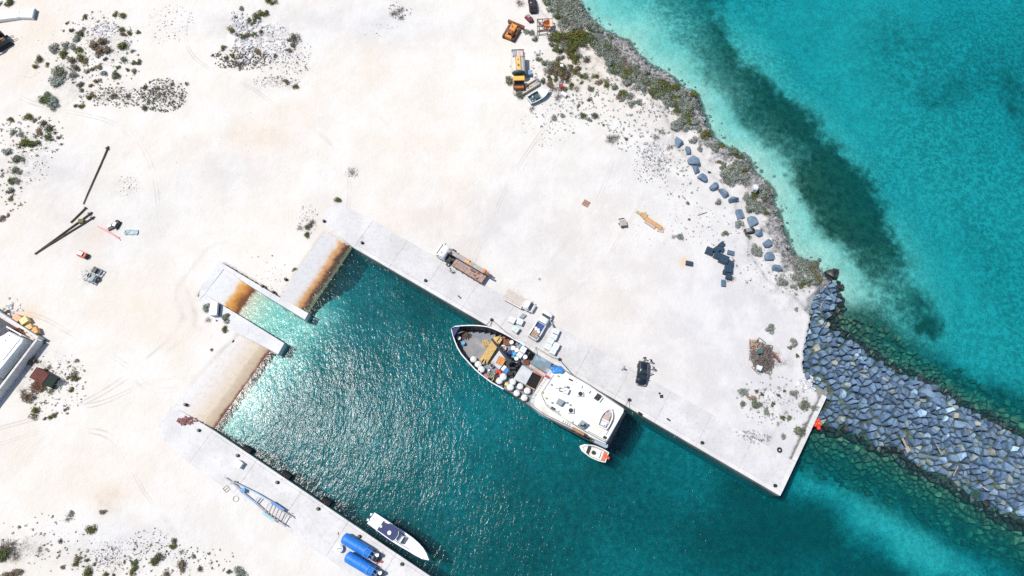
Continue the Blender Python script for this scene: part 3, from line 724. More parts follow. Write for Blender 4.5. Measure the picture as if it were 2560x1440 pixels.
M_WHITER = M('white_limestone', (0.74, 0.73, 0.74), (0.5, 0.49, 0.5), 2, .95, bump=.05, isl=[(0, (.75, .75, .77)), (.5, (1, 1, 1)), (.85, (.6, .6, .62))])
M_DARKR = M('dark_stone', (0.13, 0.125, 0.13), (0.06, 0.06, 0.065), 3, .95)
pts = []
tot = sum((COAST[i + 1] - COAST[i]).length for i in range(nC - 1))
for i in range(nC - 1):
    a, b_ = COAST[i], COAST[i + 1]; d = b_ - a; Ls = d.length; n_ = Vector((d.y, -d.x, 0)).normalized()   # n_ points seaward or landward
    if inside(LAND, np.array([a.x + d.x / 2 + n_.x]), np.array([a.y + d.y / 2 + n_.y]))[0]: n_ = -n_
    for _ in range(int(Ls * 9)):
        t_ = random.random(); off = random.gauss(-1.3, 1.5)
        pts.append((a.x + d.x * t_ + n_.x * off, a.y + d.y * t_ + n_.y * off, random.uniform(.14, .5) * (1 if off > -3 else .6)))
scatter_rocks('karst_rocks', 'jagged grey karst rocks lining the open-sea shore', 'rocks', pts, M_KARST, .05)
def blob_pts(u, v, ru, rv, n, r0, r1, hollow=0):
    out = []
    for _ in range(n):
        a = random.uniform(0, 6.283); q = random.random() ** .6
        p = px(u + ru * q * math.cos(a), v + rv * q * math.sin(a)); out.append((p.x, p.y, random.uniform(r0, r1) * random.uniform(.6, 1)))
    return out
pts = []
for a_ in ((620, 100, 40, 60, 160, .15, .75), (690, 110, 45, 50, 300, .08, .4), (262, 75, 35, 25, 110, .1, .5), (730, 160, 40, 30, 140, .06, .25), (1640, 385, 35, 35, 160, .08, .35), (770, 545, 25, 40, 90, .08, .3), (290, 1390, 60, 45, 150, .05, .22), (1870, 1090, 40, 20, 70, .08, .3), (225, 690, 30, 20, 60, .08, .3), (30, 770, 30, 25, 30, .15, .6), (600, 60, 25, 40, 60, .2, .7), (880, 430, 18, 12, 45, .08, .25), (2020, 960, 25, 20, 120, .1, .4), (1600, 300, 60, 40, 70, .05, .2), (130, 1000, 60, 40, 60, .06, .25)):
    pts += blob_pts(*a_)
scatter_rocks('limestone_rubble', 'loose white limestone rubble heaped on the sand', 'rubble', pts, M_WHITER, .1)
pts = []
for a_ in ((410, 240, 62, 42, 420, .06, .26), (620, 152, 62, 24, 330, .06, .3), (290, 240, 75, 22, 230, .05, .2), (255, 100, 80, 70, 260, .05, .16), (690, 205, 60, 16, 190, .05, .16), (430, 60, 60, 50, 80, .05, .13), (740, 130, 40, 35, 90, .06, .2), (270, 1400, 50, 35, 180, .05, .14), (380, 1360, 60, 40, 130, .05, .16), (480, 1400, 60, 35, 60, .05, .14), (170, 930, 40, 50, 120, .05, .15), (315, 465, 35, 25, 60, .05, .15), (1380, 300, 80, 70, 120, .05, .16), (1700, 560, 120, 70, 90, .05, .13), (1000, 25, 30, 22, 60, .06, .22), (950, 75, 50, 22, 45, .04, .12), (75, 400, 60, 60, 130, .05, .18), (880, 432, 20, 14, 40, .05, .15), (690, 700, 45, 35, 30, .05, .14), (1930, 1020, 70, 50, 90, .05, .14), (1880, 1095, 45, 14, 60, .05, .2), (150, 1330, 120, 40, 40, .04, .1), (1620, 420, 40, 40, 100, .06, .2), (150, 120, 120, 110, 110, .04, .12), (1280, 640, 350, 60, 40, .03, .07), (560, 380, 300, 130, 50, .03, .09)):
    pts += blob_pts(*a_)
scatter_rocks('dark_stones', 'sprinkling of small dark stones on the pale sand', 'stones', pts, M_DARKR, .2)
# ------------------------------------------------------------------ scrub
def leafmat(name, c1, c2):
    m = M(name, c1, c2, 1.4, .8, spec=.2, contrast=(.3, .7), isl=[(0, (.6, .6, .6)), (.25, (.9, .9, .9)), (.55, (1.1, 1.1, 1.1)), (.8, (1.4, 1.35, 1.3))]); return m
LEAF = {'s': leafmat('silver_leaves', (0.28, 0.31, 0.275), (0.14, 0.165, 0.14)), 'o': leafmat('olive_leaves', (0.135, 0.145, 0.030), (0.07, 0.085, 0.018)),
        'g': leafmat('green_leaves', (0.12, 0.145, 0.055), (0.055, 0.08, 0.03)), 'b': leafmat('brown_scrub', (0.26, 0.20, 0.13), (0.13, 0.095, 0.06)), 'k': leafmat('dark_scrub', (0.13, 0.125, 0.085), (0.06, 0.058, 0.04)),
        'y': leafmat('grey_green_leaves', (0.20, 0.225, 0.15), (0.10, 0.125, 0.075)), 'd': leafmat('dry_twigs', (0.33, 0.29, 0.27), (0.19, 0.165, 0.15))}
def shrub_mesh(kind, var):
    """leaf-sized faces through the volume of a lumpy crown of radius 1, with stems"""
    rnd = random.Random(var * 31 + ord(kind)); mb = MB(); lobes = []
    for k in range(rnd.randint(5, 9)):
        a = rnd.uniform(0, 6.28); q = rnd.uniform(0.1, .68); lobes.append((q * math.cos(a), q * math.sin(a), rnd.uniform(.2, .5), rnd.uniform(.28, .5)))
    lobes.append((0, 0, .4, .5)); dens = {'d': 120, 'k': 480, 's': 700}.get(kind, 640)
    for _ in range(dens):
        cx, cy, cz, r = rnd.choice(lobes)
        d = Vector((rnd.gauss(0, 1), rnd.gauss(0, 1), abs(rnd.gauss(0, 1)) - .15)).normalized()
        p = Vector((cx, cy, cz)) + d * r * rnd.uniform(.55, 1.05); p.z = max(p.z * .8, .03)
        s = rnd.uniform(.035, .085) * (1.0 if kind != 'd' else .6); e = Vector((rnd.gauss(0, 1), rnd.gauss(0, 1), rnd.gauss(0, .6))).normalized(); f = d.cross(e).normalized()
        e = (e - d * e.dot(d) * .6).normalized()
        mb.quad(p - e * s - f * s * .5, p + e * s * .2 - f * s * .8, p + e * s * 1.2, p + f * s * .8)
    for _ in range(16 if kind != 'd' else 60):
        a = rnd.uniform(0, 6.28); q = rnd.uniform(.4, 1.15 if kind == 'd' else .8); z = rnd.uniform(.15, .6)
        mb.tube([(0.1 * math.cos(a), .1 * math.sin(a), 0), (q * .5 * math.cos(a + .2), q * .5 * math.sin(a + .2), z * .7), (q * math.cos(a), q * math.sin(a), z)], [.03, .018, .008], 3)
    return mb.mesh('shrub_' + 'mesh', LEAF[kind])
SHR = {k: [shrub_mesh(k, v) for v in range(4)] for k in LEAF}
SH_N = [0]
KN = {'s': 'silvery grey', 'o': 'olive green', 'g': 'dark green', 'b': 'brown and olive', 'k': 'dark low', 'y': 'grey-green', 'd': 'dry leafless'}
_labels = {}
LM = [(1282, 83, 'the orange bulldozer'), (1370, 60, 'the orange hopper'), (1332, 12, 'the burnt-out car'), (1297, 150, 'the tank lorry'), (1299, 208, 'the orange lorry cab'), (1349, 242, 'the wrecked white boat'), (1409, 235, 'the white box near the wreck'), (1395, 178, 'the brown brushwood heap'), (1740, 240, 'the rocky nose in the shoreline'), (1572, 102, 'the first small shore headland'), (1435, 105, 'the big olive-green patch'), (1696, 354, 'the top end of the boulder row'), (1738, 420, 'the three touching boulders'), (1783, 470, 'the domed boulder'), (1833, 505, 'the dark triangular boulder'), (1849, 537, 'the egg-shaped boulder'), (1872, 575, 'the dark brown engine'), (1918, 640, 'the ridged boulder'), (1942, 677, 'the lowest boulder of the row'), (2062, 690, 'the first breakwater rocks'), (1810, 650, 'the dark crate group'), (1620, 550, 'the timber pile'), (1650, 390, 'the white rubble patch by the shore'), (1590, 190, 'the middle of the shore thicket'), (1490, 292, 'the pair of round dark bushes on open sand'),
 (1919, 887, 'the brown scrap mound'), (1948, 1125, 'the lone tyre'), (2047, 1061, 'the red buoys'), (2005, 985, 'the rubble end of the kerb'), (1877, 995, 'the small wood scraps'), (45, 36, 'the white roof panel'), (20, 108, 'the excavator'), (255, 75, 'the upper left white rubble'), (408, 240, 'the stony oval patch'), (290, 192, 'the lone round dark shrub'), (150, 195, 'the long silvery shrub'), (125, 250, 'the lower silvery shrub'), (273, 366, 'the tip of the long mast'), (75, 350, 'the left-edge scrub mound'), (25, 500, 'the left-edge sandy hollow'), (640, 50, 'the top of the white rubble mound'), (620, 95, 'the biggest white boulders'), (737, 105, 'the lone shrub on the mound'), (690, 205, 'the curved brown debris line'), (995, 30, 'the faint gravel patch at the top edge'), (880, 430, 'the small gravel patch mid-yard'),
 (95, 847, 'the corner of the white wall'), (100, 941, 'the rusty container'), (150, 960, 'the wire tangle'), (229, 1327, 'the lone olive shrub'), (20, 1380, 'the bottom left corner thicket'), (330, 1400, 'the bottom left gravel spread'), (450, 1400, 'the bottom scrub end'), (542, 775, 'the white container box'), (770, 565, 'the stones at the quay head'), (590, 1430, 'the bottom edge by the left quay')]
KN2 = {'s': 'silvery', 'o': 'olive', 'g': 'dark green', 'b': 'brown-olive', 'k': 'blackish', 'y': 'grey-green', 'd': 'leafless twiggy'}
used_labels = {}
def auto_label(u, v, r, kind):
    cand_ = sorted(LM, key=lambda l: math.hypot(l[0] - u, l[1] - v))[:5]; size = 'tiny' if r < 6.5 else 'small' if r < 9.5 else 'medium' if r < 13.5 else 'large'
    for k, l in enumerate(cand_):
        dx, dy = u - l[0], v - l[1]; D = math.hypot(dx, dy)
        if D < 7: side = 'right at'
        elif abs(dx) > 2.2 * abs(dy): side = 'right of' if dx > 0 else 'left of'
        elif abs(dy) > 2.2 * abs(dx): side = 'below' if dy > 0 else 'above'
        else: side = ('below ' if dy > 0 else 'above ') + ('right of' if dx > 0 else 'left of'); side = side.replace('below right', 'down right').replace('below left', 'down left').replace('above right', 'up right').replace('above left', 'up left')
        far = 'just ' if D < 18 else 'well ' if D > 55 else ''
        if side == 'right at': far = ''
        s_ = f'{size} {KN2[kind]} shrub {far}{side} {l[2]}'.replace('the lone shrub on the mound', 'the mound shrub').replace('the pair of round dark bushes on open sand', 'the paired round bushes')
        if s_ not in used_labels: used_labels[s_] = 1; return s_
    return f'{size} {KN2[kind]} shrub {far}{side} {l[2]}'
def shrub(u, v, r, kind, where, group, lab=None):
    lab = lab or auto_label(u, v, r, kind)
    p = px(u, v); s = scale_at(u, v) * r
    z = h1(p.x, p.y); o = bpy.data.objects.new('shrub', random.choice(SHR[kind])); COL.objects.link(o)
    s *= 1.38; o.location = (p.x, p.y, z - .03); hz = min(s, 1.5) * random.uniform(.75, 1.05)
    o.scale = (s * random.uniform(.9, 1.12), s * random.uniform(.9, 1.12), hz * (0.8 if kind in 'kd' else 1)); o.rotation_euler = (0, 0, random.uniform(0, 6.28))
    tag(o, lab, 'shrub', group + ', ' + KN[kind]); SH_N[0] += 1
    return o
W1_ = ('in the scattered scrub near the upper left corner', 'scrub near the upper left corner')
for a_ in ((290, 192, 11, 'g', 'round dark green shrub standing apart on white sand, upper left'), (310, 118, 13, 'o'), (240, 118, 14, 'b'), (262, 110, 13, 'b'), (252, 133, 14, 'b'), (272, 128, 11, 'b'), (180, 152, 11, 'b'), (203, 150, 12, 'o'), (215, 155, 9, 'b'), (190, 170, 12, 'k'), (155, 185, 19, 'y'), (150, 208, 20, 's', 'large silvery shrub hugging a grey-green one, left of the upper scrub'), (120, 248, 16, 'g'), (132, 252, 19, 's'), (135, 270, 12, 's'), (140, 125, 14, 's'), (158, 138, 12, 'o'), (165, 116, 10, 's'), (185, 122, 10, 's'), (200, 128, 10, 'o'), (200, 86, 11, 'g'), (195, 99, 9, 's'), (310, 40, 9, 'o'), (289, 37, 7, 'o'), (100, 150, 10, 'o'), (90, 168, 7, 'o'), (120, 163, 6, 'o'), (203, 212, 9, 'k'), (207, 228, 7, 'k'), (260, 185, 9, 's'), (215, 45, 7, 'o'), (170, 59, 5, 'k'), (180, 78, 6, 'o'), (210, 73, 5, 's'), (308, 75, 8, 'g'), (310, 88, 8, 'b'), (325, 85, 7, 'o'), (347, 81, 6, 'g'), (245, 203, 8, 'o'), (250, 170, 8, 'b'), (235, 172, 7, 'o'), (222, 180, 7, 'k'), (266, 150, 6, 'g'), (297, 170, 6, 'g'), (313, 151, 8, 'y'), (337, 158, 7, 'g'), (350, 157, 7, 'g'), (337, 180, 7, 'b'), (320, 175, 6, 'k'), (331, 130, 6, 's'), (185, 192, 10, 's'), (228, 215, 6, 'b'), (232, 240, 8, 'b'), (225, 245, 8, 'o'), (285, 240, 8, 'b'), (320, 240, 7, 'k'), (205, 268, 8, 'o'), (188, 265, 6, 'k'), (365, 272, 8, 'o'), (365, 222, 6, 'o'), (398, 225, 6, 'k'), (430, 212, 6, 'k'), (467, 212, 5, 'k')):
    shrub(a_[0], a_[1], a_[2], a_[3], *W1_, lab=a_[4] if len(a_) > 4 else None)
W2_ = ('along the left edge, above the fallen poles', 'scrub along the left edge')
for a_ in ((72, 295, 11, 'o'), (88, 302, 7, 'b'), (27, 300, 7, 'o'), (114, 311, 11, 'k'), (122, 324, 11, 'g'), (100, 332, 10, 'b'), (120, 347, 11, 'g'), (140, 332, 5, 'k'), (148, 345, 6, 'b'), (35, 332, 8, 's'), (55, 340, 9, 's'), (66, 362, 15, 'o', 'bright olive shrub left of a darker one, above the fallen poles'), (90, 362, 12, 'g'), (24, 382, 12, 's'), (45, 403, 12, 'y'), (60, 400, 8, 's'), (45, 427, 12, 'y'), (34, 453, 10, 'g'), (45, 455, 8, 's'), (30, 480, 9, 'y'), (29, 498, 7, 'b'), (4, 546, 9, 'b'), (21, 538, 5, 'b'), (30, 5, 10, 'g'), (20, 12, 8, 'g'), (2, 10, 6, 'k')):
    shrub(a_[0], a_[1], a_[2], a_[3], *W2_, lab=a_[4] if len(a_) > 4 else None)
W3_ = ('on the mound of white boulders near the top edge', 'scrub on the white rubble mound')
for a_ in ((672, 4, 9, 'o'), (684, 8, 9, 'o'), (655, 40, 12, 'o'), (668, 38, 8, 'g'), (642, 52, 11, 'g'), (640, 66, 9, 'g'), (628, 58, 8, 'k'), (580, 80, 9, 'o'), (612, 78, 7, 'o'), (737, 101, 13, 'k', 'dark rounded shrub alone at the right side of the white rubble mound'), (727, 106, 8, 'k'), (735, 118, 8, 'b'), (600, 92, 7, 'g'), (610, 100, 8, 'g'), (622, 96, 8, 'b'), (642, 96, 8, 'g'), (660, 90, 7, 'k'), (560, 123, 7, 'o'), (583, 143, 7, 'o'), (648, 136, 8, 'b'), (725, 132, 7, 'b'), (533, 140, 5, 'k'), (567, 150, 6, 'k'), (600, 163, 6, 'k'), (690, 146, 6, 'k'), (588, 48, 7, 'b'), (607, 25, 6, 's'), (740, 217, 8, 'o'), (715, 205, 8, 'b'), (1000, 25, 10, 'd'), (985, 35, 10, 'd'), (1003, 45, 8, 'd'), (880, 430, 8, 'd')):
    shrub(a_[0], a_[1], a_[2], a_[3], *W3_, lab=a_[4] if len(a_) > 4 else None)
W4_ = ('in the scrub along the bottom left edge', 'scrub along the bottom left edge')
for a_ in ((229, 1327, 13, 'o', 'round olive shrub standing alone above the bottom left scrub'), (5, 1372, 18, 'd'), (25, 1365, 17, 'd'), (18, 1388, 16, 'g'), (40, 1390, 12, 'd'), (2, 1385, 14, 'o'), (197, 1396, 9, 'b'), (192, 1408, 8, 'o'), (219, 1400, 6, 'k'), (235, 1412, 5, 'k'), (220, 1428, 12, 'o'), (225, 1438, 9, 'k'), (266, 1435, 8, 'g'), (285, 1438, 5, 'k'), (338, 1412, 11, 'g'), (332, 1428, 10, 'o'), (395, 1397, 16, 'k'), (385, 1403, 10, 'o'), (437, 1356, 9, 'k'), (434, 1368, 9, 'o'), (456, 1415, 13, 'b', 'round brown-centred shrub left of a small dark one at the bottom'), (500, 1419, 8, 'k'), (417, 1438, 12, 'b'), (572, 1430, 7, 'k'), (600, 1432, 14, 's'), (20, 1438, 13, 'b'), (45, 1436, 13, 'b'), (172, 1294, 10, 'd'), (178, 1283, 7, 's'), (259, 1280, 8, 'b'), (152, 1356, 7, 'k'), (48, 1317, 4, 'k'), (328, 1402, 4, 'k'), (312, 1405, 4, 'o'), (157, 1420, 6, 'b'), (100, 1374, 8, 'd'), (455, 1380, 7, 'd'), (485, 1390, 6, 'k')):
    shrub(a_[0], a_[1], a_[2], a_[3], *W4_, lab=a_[4] if len(a_) > 4 else None)
W5_ = ('around the rusty container by the walled tank', 'scrub around the rusty container')
for a_ in ((187, 940, 12, 'k'), (193, 947, 8, 'o'), (89, 1033, 13, 'o', 'yellow-green shrub below the rusty container'), (128, 1041, 8, 'o'), (137, 1038, 7, 'b'), (112, 1046, 5, 'k'), (164, 1024, 5, 'k'), (80, 904, 11, 'b'), (90, 903, 7, 'k'), (113, 853, 8, 'k'), (84, 890, 7, 'd'), (73, 990, 15, 'b'), (60, 980, 10, 'd'), (96, 962, 12, 'b'), (105, 972, 11, 'b'), (133, 973, 10, 'o'), (24, 947, 13, 'g'), (35, 938, 10, 'b'), (191, 902, 6, 's'), (180, 975, 7, 'o'), (118, 922, 8, 'o'), (170, 945, 6, 'b'), (18, 780, 7, 'b')):
    shrub(a_[0], a_[1], a_[2], a_[3], *W5_, lab=a_[4] if len(a_) > 4 else None)
W6_ = ('beside the ramps and the head of the quay', 'scrub beside the ramps')
for a_ in ((516, 772, 12, 's', 'silvery shrub left of the white box by the slipway'), (565, 795, 13, 'y', 'grey-green shrub below right of the white box by the slipway'), (560, 824, 9, 'o', 'small olive shrub on the sand below the white box'), (542, 799, 4, 'k'), (530, 873, 5, 'k'), (735, 674, 5, 'b'), (774, 566, 10, 'k'), (768, 588, 8, 'o'), (749, 570, 8, 'd'), (780, 556, 7, 'd'), (845, 501, 8, 'o'), (581, 852, 4, 'k'), (520, 800, 7, 'd')):
    shrub(a_[0], a_[1], a_[2], a_[3], *W6_, lab=a_[4] if len(a_) > 4 else None)
W7_ = ('on the sandy corner behind the end of the quay', 'scrub behind the end of the quay')
for a_ in ((1925, 823, 11, 's'), (1983, 855, 11, 's'), (1974, 871, 6, 'y'), (1992, 890, 5, 'g'), (1855, 982, 11, 's'), (1893, 977, 6, 'k'), (1905, 986, 6, 'k'), (1885, 1012, 14, 'y'), (1856, 1012, 8, 'y'), (1931, 1011, 6, 'g'), (1946, 988, 5, 'k'), (1960, 976, 5, 'k'), (1984, 984, 9, 's'), (2010, 1010, 14, 'y', 'large grey-green shrub close to the rubble end of the white kerb'), (1916, 1031, 8, 's'), (1957, 1046, 7, 'g'), (1972, 1046, 8, 'y'), (1944, 1060, 5, 'd'), (1995, 1077, 17, 'y', 'broad green-grey shrub beside the white kerb, above the quay end'), (2011, 1063, 6, 'd'), (2036, 1018, 8, 's'), (1957, 1091, 6, 's'), (1965, 1032, 5, 'd'), (1903, 1013, 6, 'd')):
    shrub(a_[0], a_[1], a_[2], a_[3], *W7_, lab=a_[4] if len(a_) > 4 else None)
W8_ = ('on the sand between the boulder row and the shore', 'scrub around the boulder row')
for a_ in ((1796, 505, 9, 's'), (1720, 508, 5, 'k'), (1724, 550, 4, 'k'), (1812, 584, 9, 'y'), (1844, 562, 12, 's', 'round grey bush just below the egg-shaped boulder'), (1870, 588, 9, 'y'), (1895, 626, 15, 's', 'grey bush inside the bend of the boulder row'), (1698, 594, 9, 's'), (1684, 592, 6, 'd'), (1955, 705, 12, 's'), (1998, 655, 13, 's'), (2012, 668, 14, 's'), (2004, 696, 12, 's'), (2025, 690, 14, 's'), (2040, 705, 12, 's'), (1985, 715, 8, 's'), (1826, 699, 9, 'd'), (1736, 349, 11, 's'), (1841, 420, 18, 's'), (1815, 430, 18, 's'), (1835, 445, 20, 's'), (1860, 440, 18, 's'), (1860, 415, 15, 's'), (1820, 450, 14, 's'), (1880, 512, 17, 's'), (1895, 525, 13, 's'), (1872, 495, 13, 's'), (1908, 480, 15, 's'), (1920, 495, 11, 's'), (1762, 335, 15, 'o', 'rounded olive shrub at the water edge above the boulder row'), (1803, 362, 11, 'o'), (1790, 368, 12, 's'), (1835, 382, 14, 'y'), (1850, 392, 10, 'g'), (1797, 403, 7, 'b'), (1775, 429, 5, 'k'), (1752, 372, 7, 's'), (1918, 530, 9, 'o'), (1990, 775, 6, 's'), (2000, 640, 10, 's')):
    shrub(a_[0], a_[1], a_[2], a_[3], *W8_, lab=a_[4] if len(a_) > 4 else None)
W9_ = ('in the thicket between the scrapped machines and the sea', 'thicket between the scrapped machines and the sea')
T9 = [(1368, 5, 14, 's'), (1385, 15, 17, 's'), (1405, 8, 17, 's'), (1420, 22, 18, 's'), (1440, 15, 14, 's'), (1400, 35, 18, 's'), (1425, 45, 18, 's'), (1445, 40, 16, 's'), (1460, 55, 15, 's'), (1440, 65, 16, 's'), (1412, 60, 14, 's'), (1478, 62, 13, 's'), (1490, 75, 13, 's'),
 (1375, 95, 14, 'k'), (1395, 92, 15, 'o'), (1415, 88, 15, 'o'), (1440, 88, 17, 'o'), (1462, 85, 15, 'o'), (1470, 97, 12, 'g'), (1440, 105, 16, 'o'), (1420, 110, 14, 'g'), (1455, 108, 12, 'g'), (1435, 122, 13, 'o'), (1425, 137, 13, 'o'), (1392, 128, 12, 'g'), (1408, 118, 11, 's'), (1436, 150, 13, 'o', 'bright olive shrub at the lower tip of the green patch near the sea'), (1463, 152, 11, 'k'), (1445, 140, 9, 's'),
 (1500, 92, 12, 's'), (1498, 115, 17, 's'), (1515, 130, 15, 'y'), (1520, 108, 13, 's'), (1540, 150, 16, 's'), (1525, 150, 14, 's'), (1545, 172, 16, 'y'), (1560, 180, 14, 'o'), (1570, 165, 14, 's'), (1530, 175, 13, 's'), (1580, 190, 17, 'y'), (1600, 195, 16, 's'), (1595, 215, 15, 's'), (1570, 205, 12, 's'), (1612, 180, 12, 's'), (1618, 205, 12, 'y'),
 (1637, 215, 17, 'y'), (1655, 205, 14, 'o'), (1650, 232, 16, 'y'), (1675, 222, 15, 'g'), (1690, 215, 12, 'o'), (1668, 242, 14, 's'), (1695, 235, 14, 's'), (1700, 255, 13, 'y'), (1712, 270, 13, 's'), (1690, 275, 12, 'g'), (1732, 238, 11, 'o', 'small olive shrub on the rocky nose that juts into the sea'), (1735, 262, 11, 's'), (1720, 300, 16, 'o'), (1700, 305, 14, 's'), (1738, 305, 14, 's'), (1690, 320, 13, 's'), (1715, 320, 13, 's'), (1745, 320, 10, 's'),
 (1345, 150, 9, 'y'), (1360, 160, 11, 'y'), (1375, 165, 12, 's'), (1390, 160, 12, 'b'), (1395, 180, 14, 'b'), (1410, 190, 12, 'b'), (1372, 180, 10, 'd'), (1405, 170, 9, 'd'), (1272, 207, 13, 'y', 'spiky grey-green bush left of the orange truck cab'), (1296, 240, 11, 'y'), (1308, 232, 8, 'd'), (1375, 215, 10, 'b'), (1385, 225, 10, 'd'), (1338, 100, 9, 'y'), (1330, 85, 8, 's'), (1300, 10, 10, 'd'), (1318, 80, 8, 's'), (1408, 222, 9, 'b'), (1395, 245, 9, 'd'),
 (1450, 190, 9, 'o'), (1465, 192, 9, 'y'), (1475, 223, 9, 'y'), (1488, 192, 8, 'o'), (1500, 205, 9, 'b'), (1515, 210, 9, 'o'), (1535, 220, 9, 'y'), (1560, 232, 11, 'o'), (1545, 240, 8, 'b'), (1555, 250, 8, 's'), (1577, 262, 10, 's'), (1595, 258, 8, 's'), (1575, 243, 10, 's'), (1473, 250, 7, 'k', 'round dark shrub left of a smaller one, below the white box'), (1447, 265, 5, 'k'), (1456, 291, 9, 'g'), (1491, 292, 10, 'k'), (1473, 300, 6, 's'), (1510, 312, 4, 'k'), (1526, 350, 13, 'd'), (1540, 345, 9, 'd'), (1565, 347, 5, 'k'), (1407, 291, 7, 's'), (1385, 298, 8, 's'), (1330, 275, 8, 'd'), (1455, 207, 5, 'k'), (1640, 345, 9, 'd'), (1655, 330, 9, 'd'), (1675, 370, 9, 'd')]
def thicket(name, label, spots, kinds):
    V = []; Fc = []; off = 0; cache = {}; MI = []
    for (u, v, r) in spots:
        k = random.choice(kinds); me_ = random.choice(SHR[k])
        if me_.name not in cache:
            cache[me_.name] = (np.array([q.co[:] for q in me_.vertices]), [tuple(f.vertices) for f in me_.polygons])
        vv, ff = cache[me_.name]; p = px(u, v); s_ = scale_at(u, v) * r * 1.35; a = random.uniform(0, 6.28); ca, sa = math.cos(a) * s_, math.sin(a) * s_
        V.append(np.stack([vv[:, 0] * ca - vv[:, 1] * sa + p.x, vv[:, 0] * sa + vv[:, 1] * ca + p.y, vv[:, 2] * min(s_, 1.5) + h1(p.x, p.y) - .05], -1)); Fc += [tuple(i + off for i in f) for f in ff]; MI += [kinds.index(k) if k in kinds else 0] * len(ff); off += len(vv)
    V = np.concatenate(V); me = bpy.data.meshes.new(name); me.from_pydata(V.tolist(), [], Fc)
    uk = list(dict.fromkeys(kinds))
    for k in uk: me.materials.append(LEAF[k])
    me.polygons.foreach_set('material_index', [uk.index(kinds[i]) for i in MI]); o = bpy.data.objects.new(name, me); COL.objects.link(o); tag(o, label, 'undergrowth', kind='stuff')
BAND = [(1400, 25), (1440, 40), (1478, 78), (1510, 105), (1530, 140), (1560, 165), (1590, 195), (1630, 215), (1668, 225), (1700, 245), (1715, 275), (1712, 310)]
sp_ = []
for _ in range(120):
    i = random.randrange(len(BAND) - 1); f = random.random(); u = BAND[i][0] * (1 - f) + BAND[i + 1][0] * f; v = BAND[i][1] * (1 - f) + BAND[i + 1][1] * f; w = random.gauss(0, 13)
    sp_.append((u - w * .62, v + w * .78, random.uniform(7, 13)))
for _ in range(45): sp_.append((random.uniform(1362, 1455), random.uniform(-5, 68), random.uniform(9, 15)))
sp_ = [q for q in sp_ if not (q[0] < 1410 and q[1] > 38)]
thicket('undergrowth', 'silvery and olive undergrowth filling the thicket along the sea edge', sp_, ['s', 's', 'y', 'd', 's', 'y', 'o', 'b', 'g'])
sp_ = [(random.uniform(1800, 1870), random.uniform(405, 460), random.uniform(7, 12)) for _ in range(26)] + [(random.uniform(1985, 2055), random.uniform(650, 715), random.uniform(6, 11)) for _ in range(34)] + [(random.uniform(1870, 1925), random.uniform(470, 530), random.uniform(6, 11)) for _ in range(26)]
thicket('undergrowth', 'low silvery undergrowth behind the karst rim beside the boulder row', sp_, ['s', 'y', 'd', 'y', 'o'])
sp_ = [(random.gauss(1395, 28), random.gauss(182, 18), random.uniform(5, 10)) for _ in range(40)] + [(random.gauss(1430, 24), random.gauss(105, 17), random.uniform(6, 11)) for _ in range(30)]
thicket('undergrowth', 'tangled olive and dry undergrowth beside the tank lorry', sp_, ['b', 'o', 'd', 'k', 'y'])
for a_ in T9: shrub(a_[0], a_[1], a_[2], a_[3], *W9_, lab=a_[4] if len(a_) > 4 else None)
# small tufts nobody could count
def tufts(name, label, areas, kind):
    mb = MB(); rnd = random.Random(5)
    for (u, v, ru, rv, n, r0, r1) in areas:
        for _ in range(n):
            a = rnd.uniform(0, 6.28); q = rnd.random() ** .6; p = px(u + ru * q * math.cos(a), v + rv * q * math.sin(a)); R = rnd.uniform(r0, r1) * rnd.uniform(.5, 1); z = h1(p.x, p.y) if False else 0
            mb.cur = 0
            for k in range(14):
                d = Vector((rnd.gauss(0, 1), rnd.gauss(0, 1), abs(rnd.gauss(0, .5)))) * R * .45; s = R * .28; e = Vector((rnd.gauss(0, 1), rnd.gauss(0, 1), rnd.gauss(0, .5))).normalized() * s; f = Vector((-e.y, e.x, rnd.uniform(-.3, .3) * s))
                c = Vector((p.x, p.y, 0.05)) + d; mb.quad(c - e, c - f, c + e, c + f)
    a = np.array(mb.v); H = height(a[:, 0], a[:, 1]); a[:, 2] += H; mb.v = [tuple(q) for q in a]
    me = mb.mesh(name, LEAF[kind]); o = bpy.data.objects.new(name, me); COL.objects.link(o); tag(o, label, 'ground cover', kind='stuff')
tufts('grass_tufts', 'small grey and olive tufts dotted over the dry sand', [(250, 140, 110, 110, 170, .12, .4), (300, 245, 110, 25, 150, .12, .35), (408, 240, 60, 42, 240, .12, .38), (600, 150, 70, 28, 170, .15, .4), (700, 150, 80, 70, 90, .1, .3), (75, 340, 90, 60, 110, .12, .4), (40, 450, 40, 90, 60, .12, .4), (140, 960, 80, 80, 110, .12, .35), (330, 1400, 280, 45, 170, .1, .3), (100, 1340, 110, 60, 50, .1, .3), (430, 60, 60, 60, 50, .1, .22), (640, 690, 90, 60, 16, .1, .22)], 'k')
tufts('dune_tufts', 'small silvery tufts between the thicket and the boulder row', [(1480, 240, 90, 70, 130, .12, .4), (1600, 320, 90, 70, 150, .12, .4), (1400, 290, 80, 60, 80, .1, .3), (1700, 430, 60, 70, 80, .1, .35), (1900, 640, 80, 80, 70, .1, .35), (1930, 1000, 90, 60, 110, .12, .35), (1870, 1095, 55, 18, 70, .12, .35), (1330, 180, 60, 60, 60, .12, .35), (1760, 560, 100, 60, 50, .1, .25), (1980, 700, 50, 40, 60, .15, .4), (1640, 400, 40, 40, 60, .12, .35), (1660, 240, 60, 60, 60, .2, .5), (1560, 180, 50, 50, 60, .2, .5)], 's')
print('shrubs', SH_N[0])
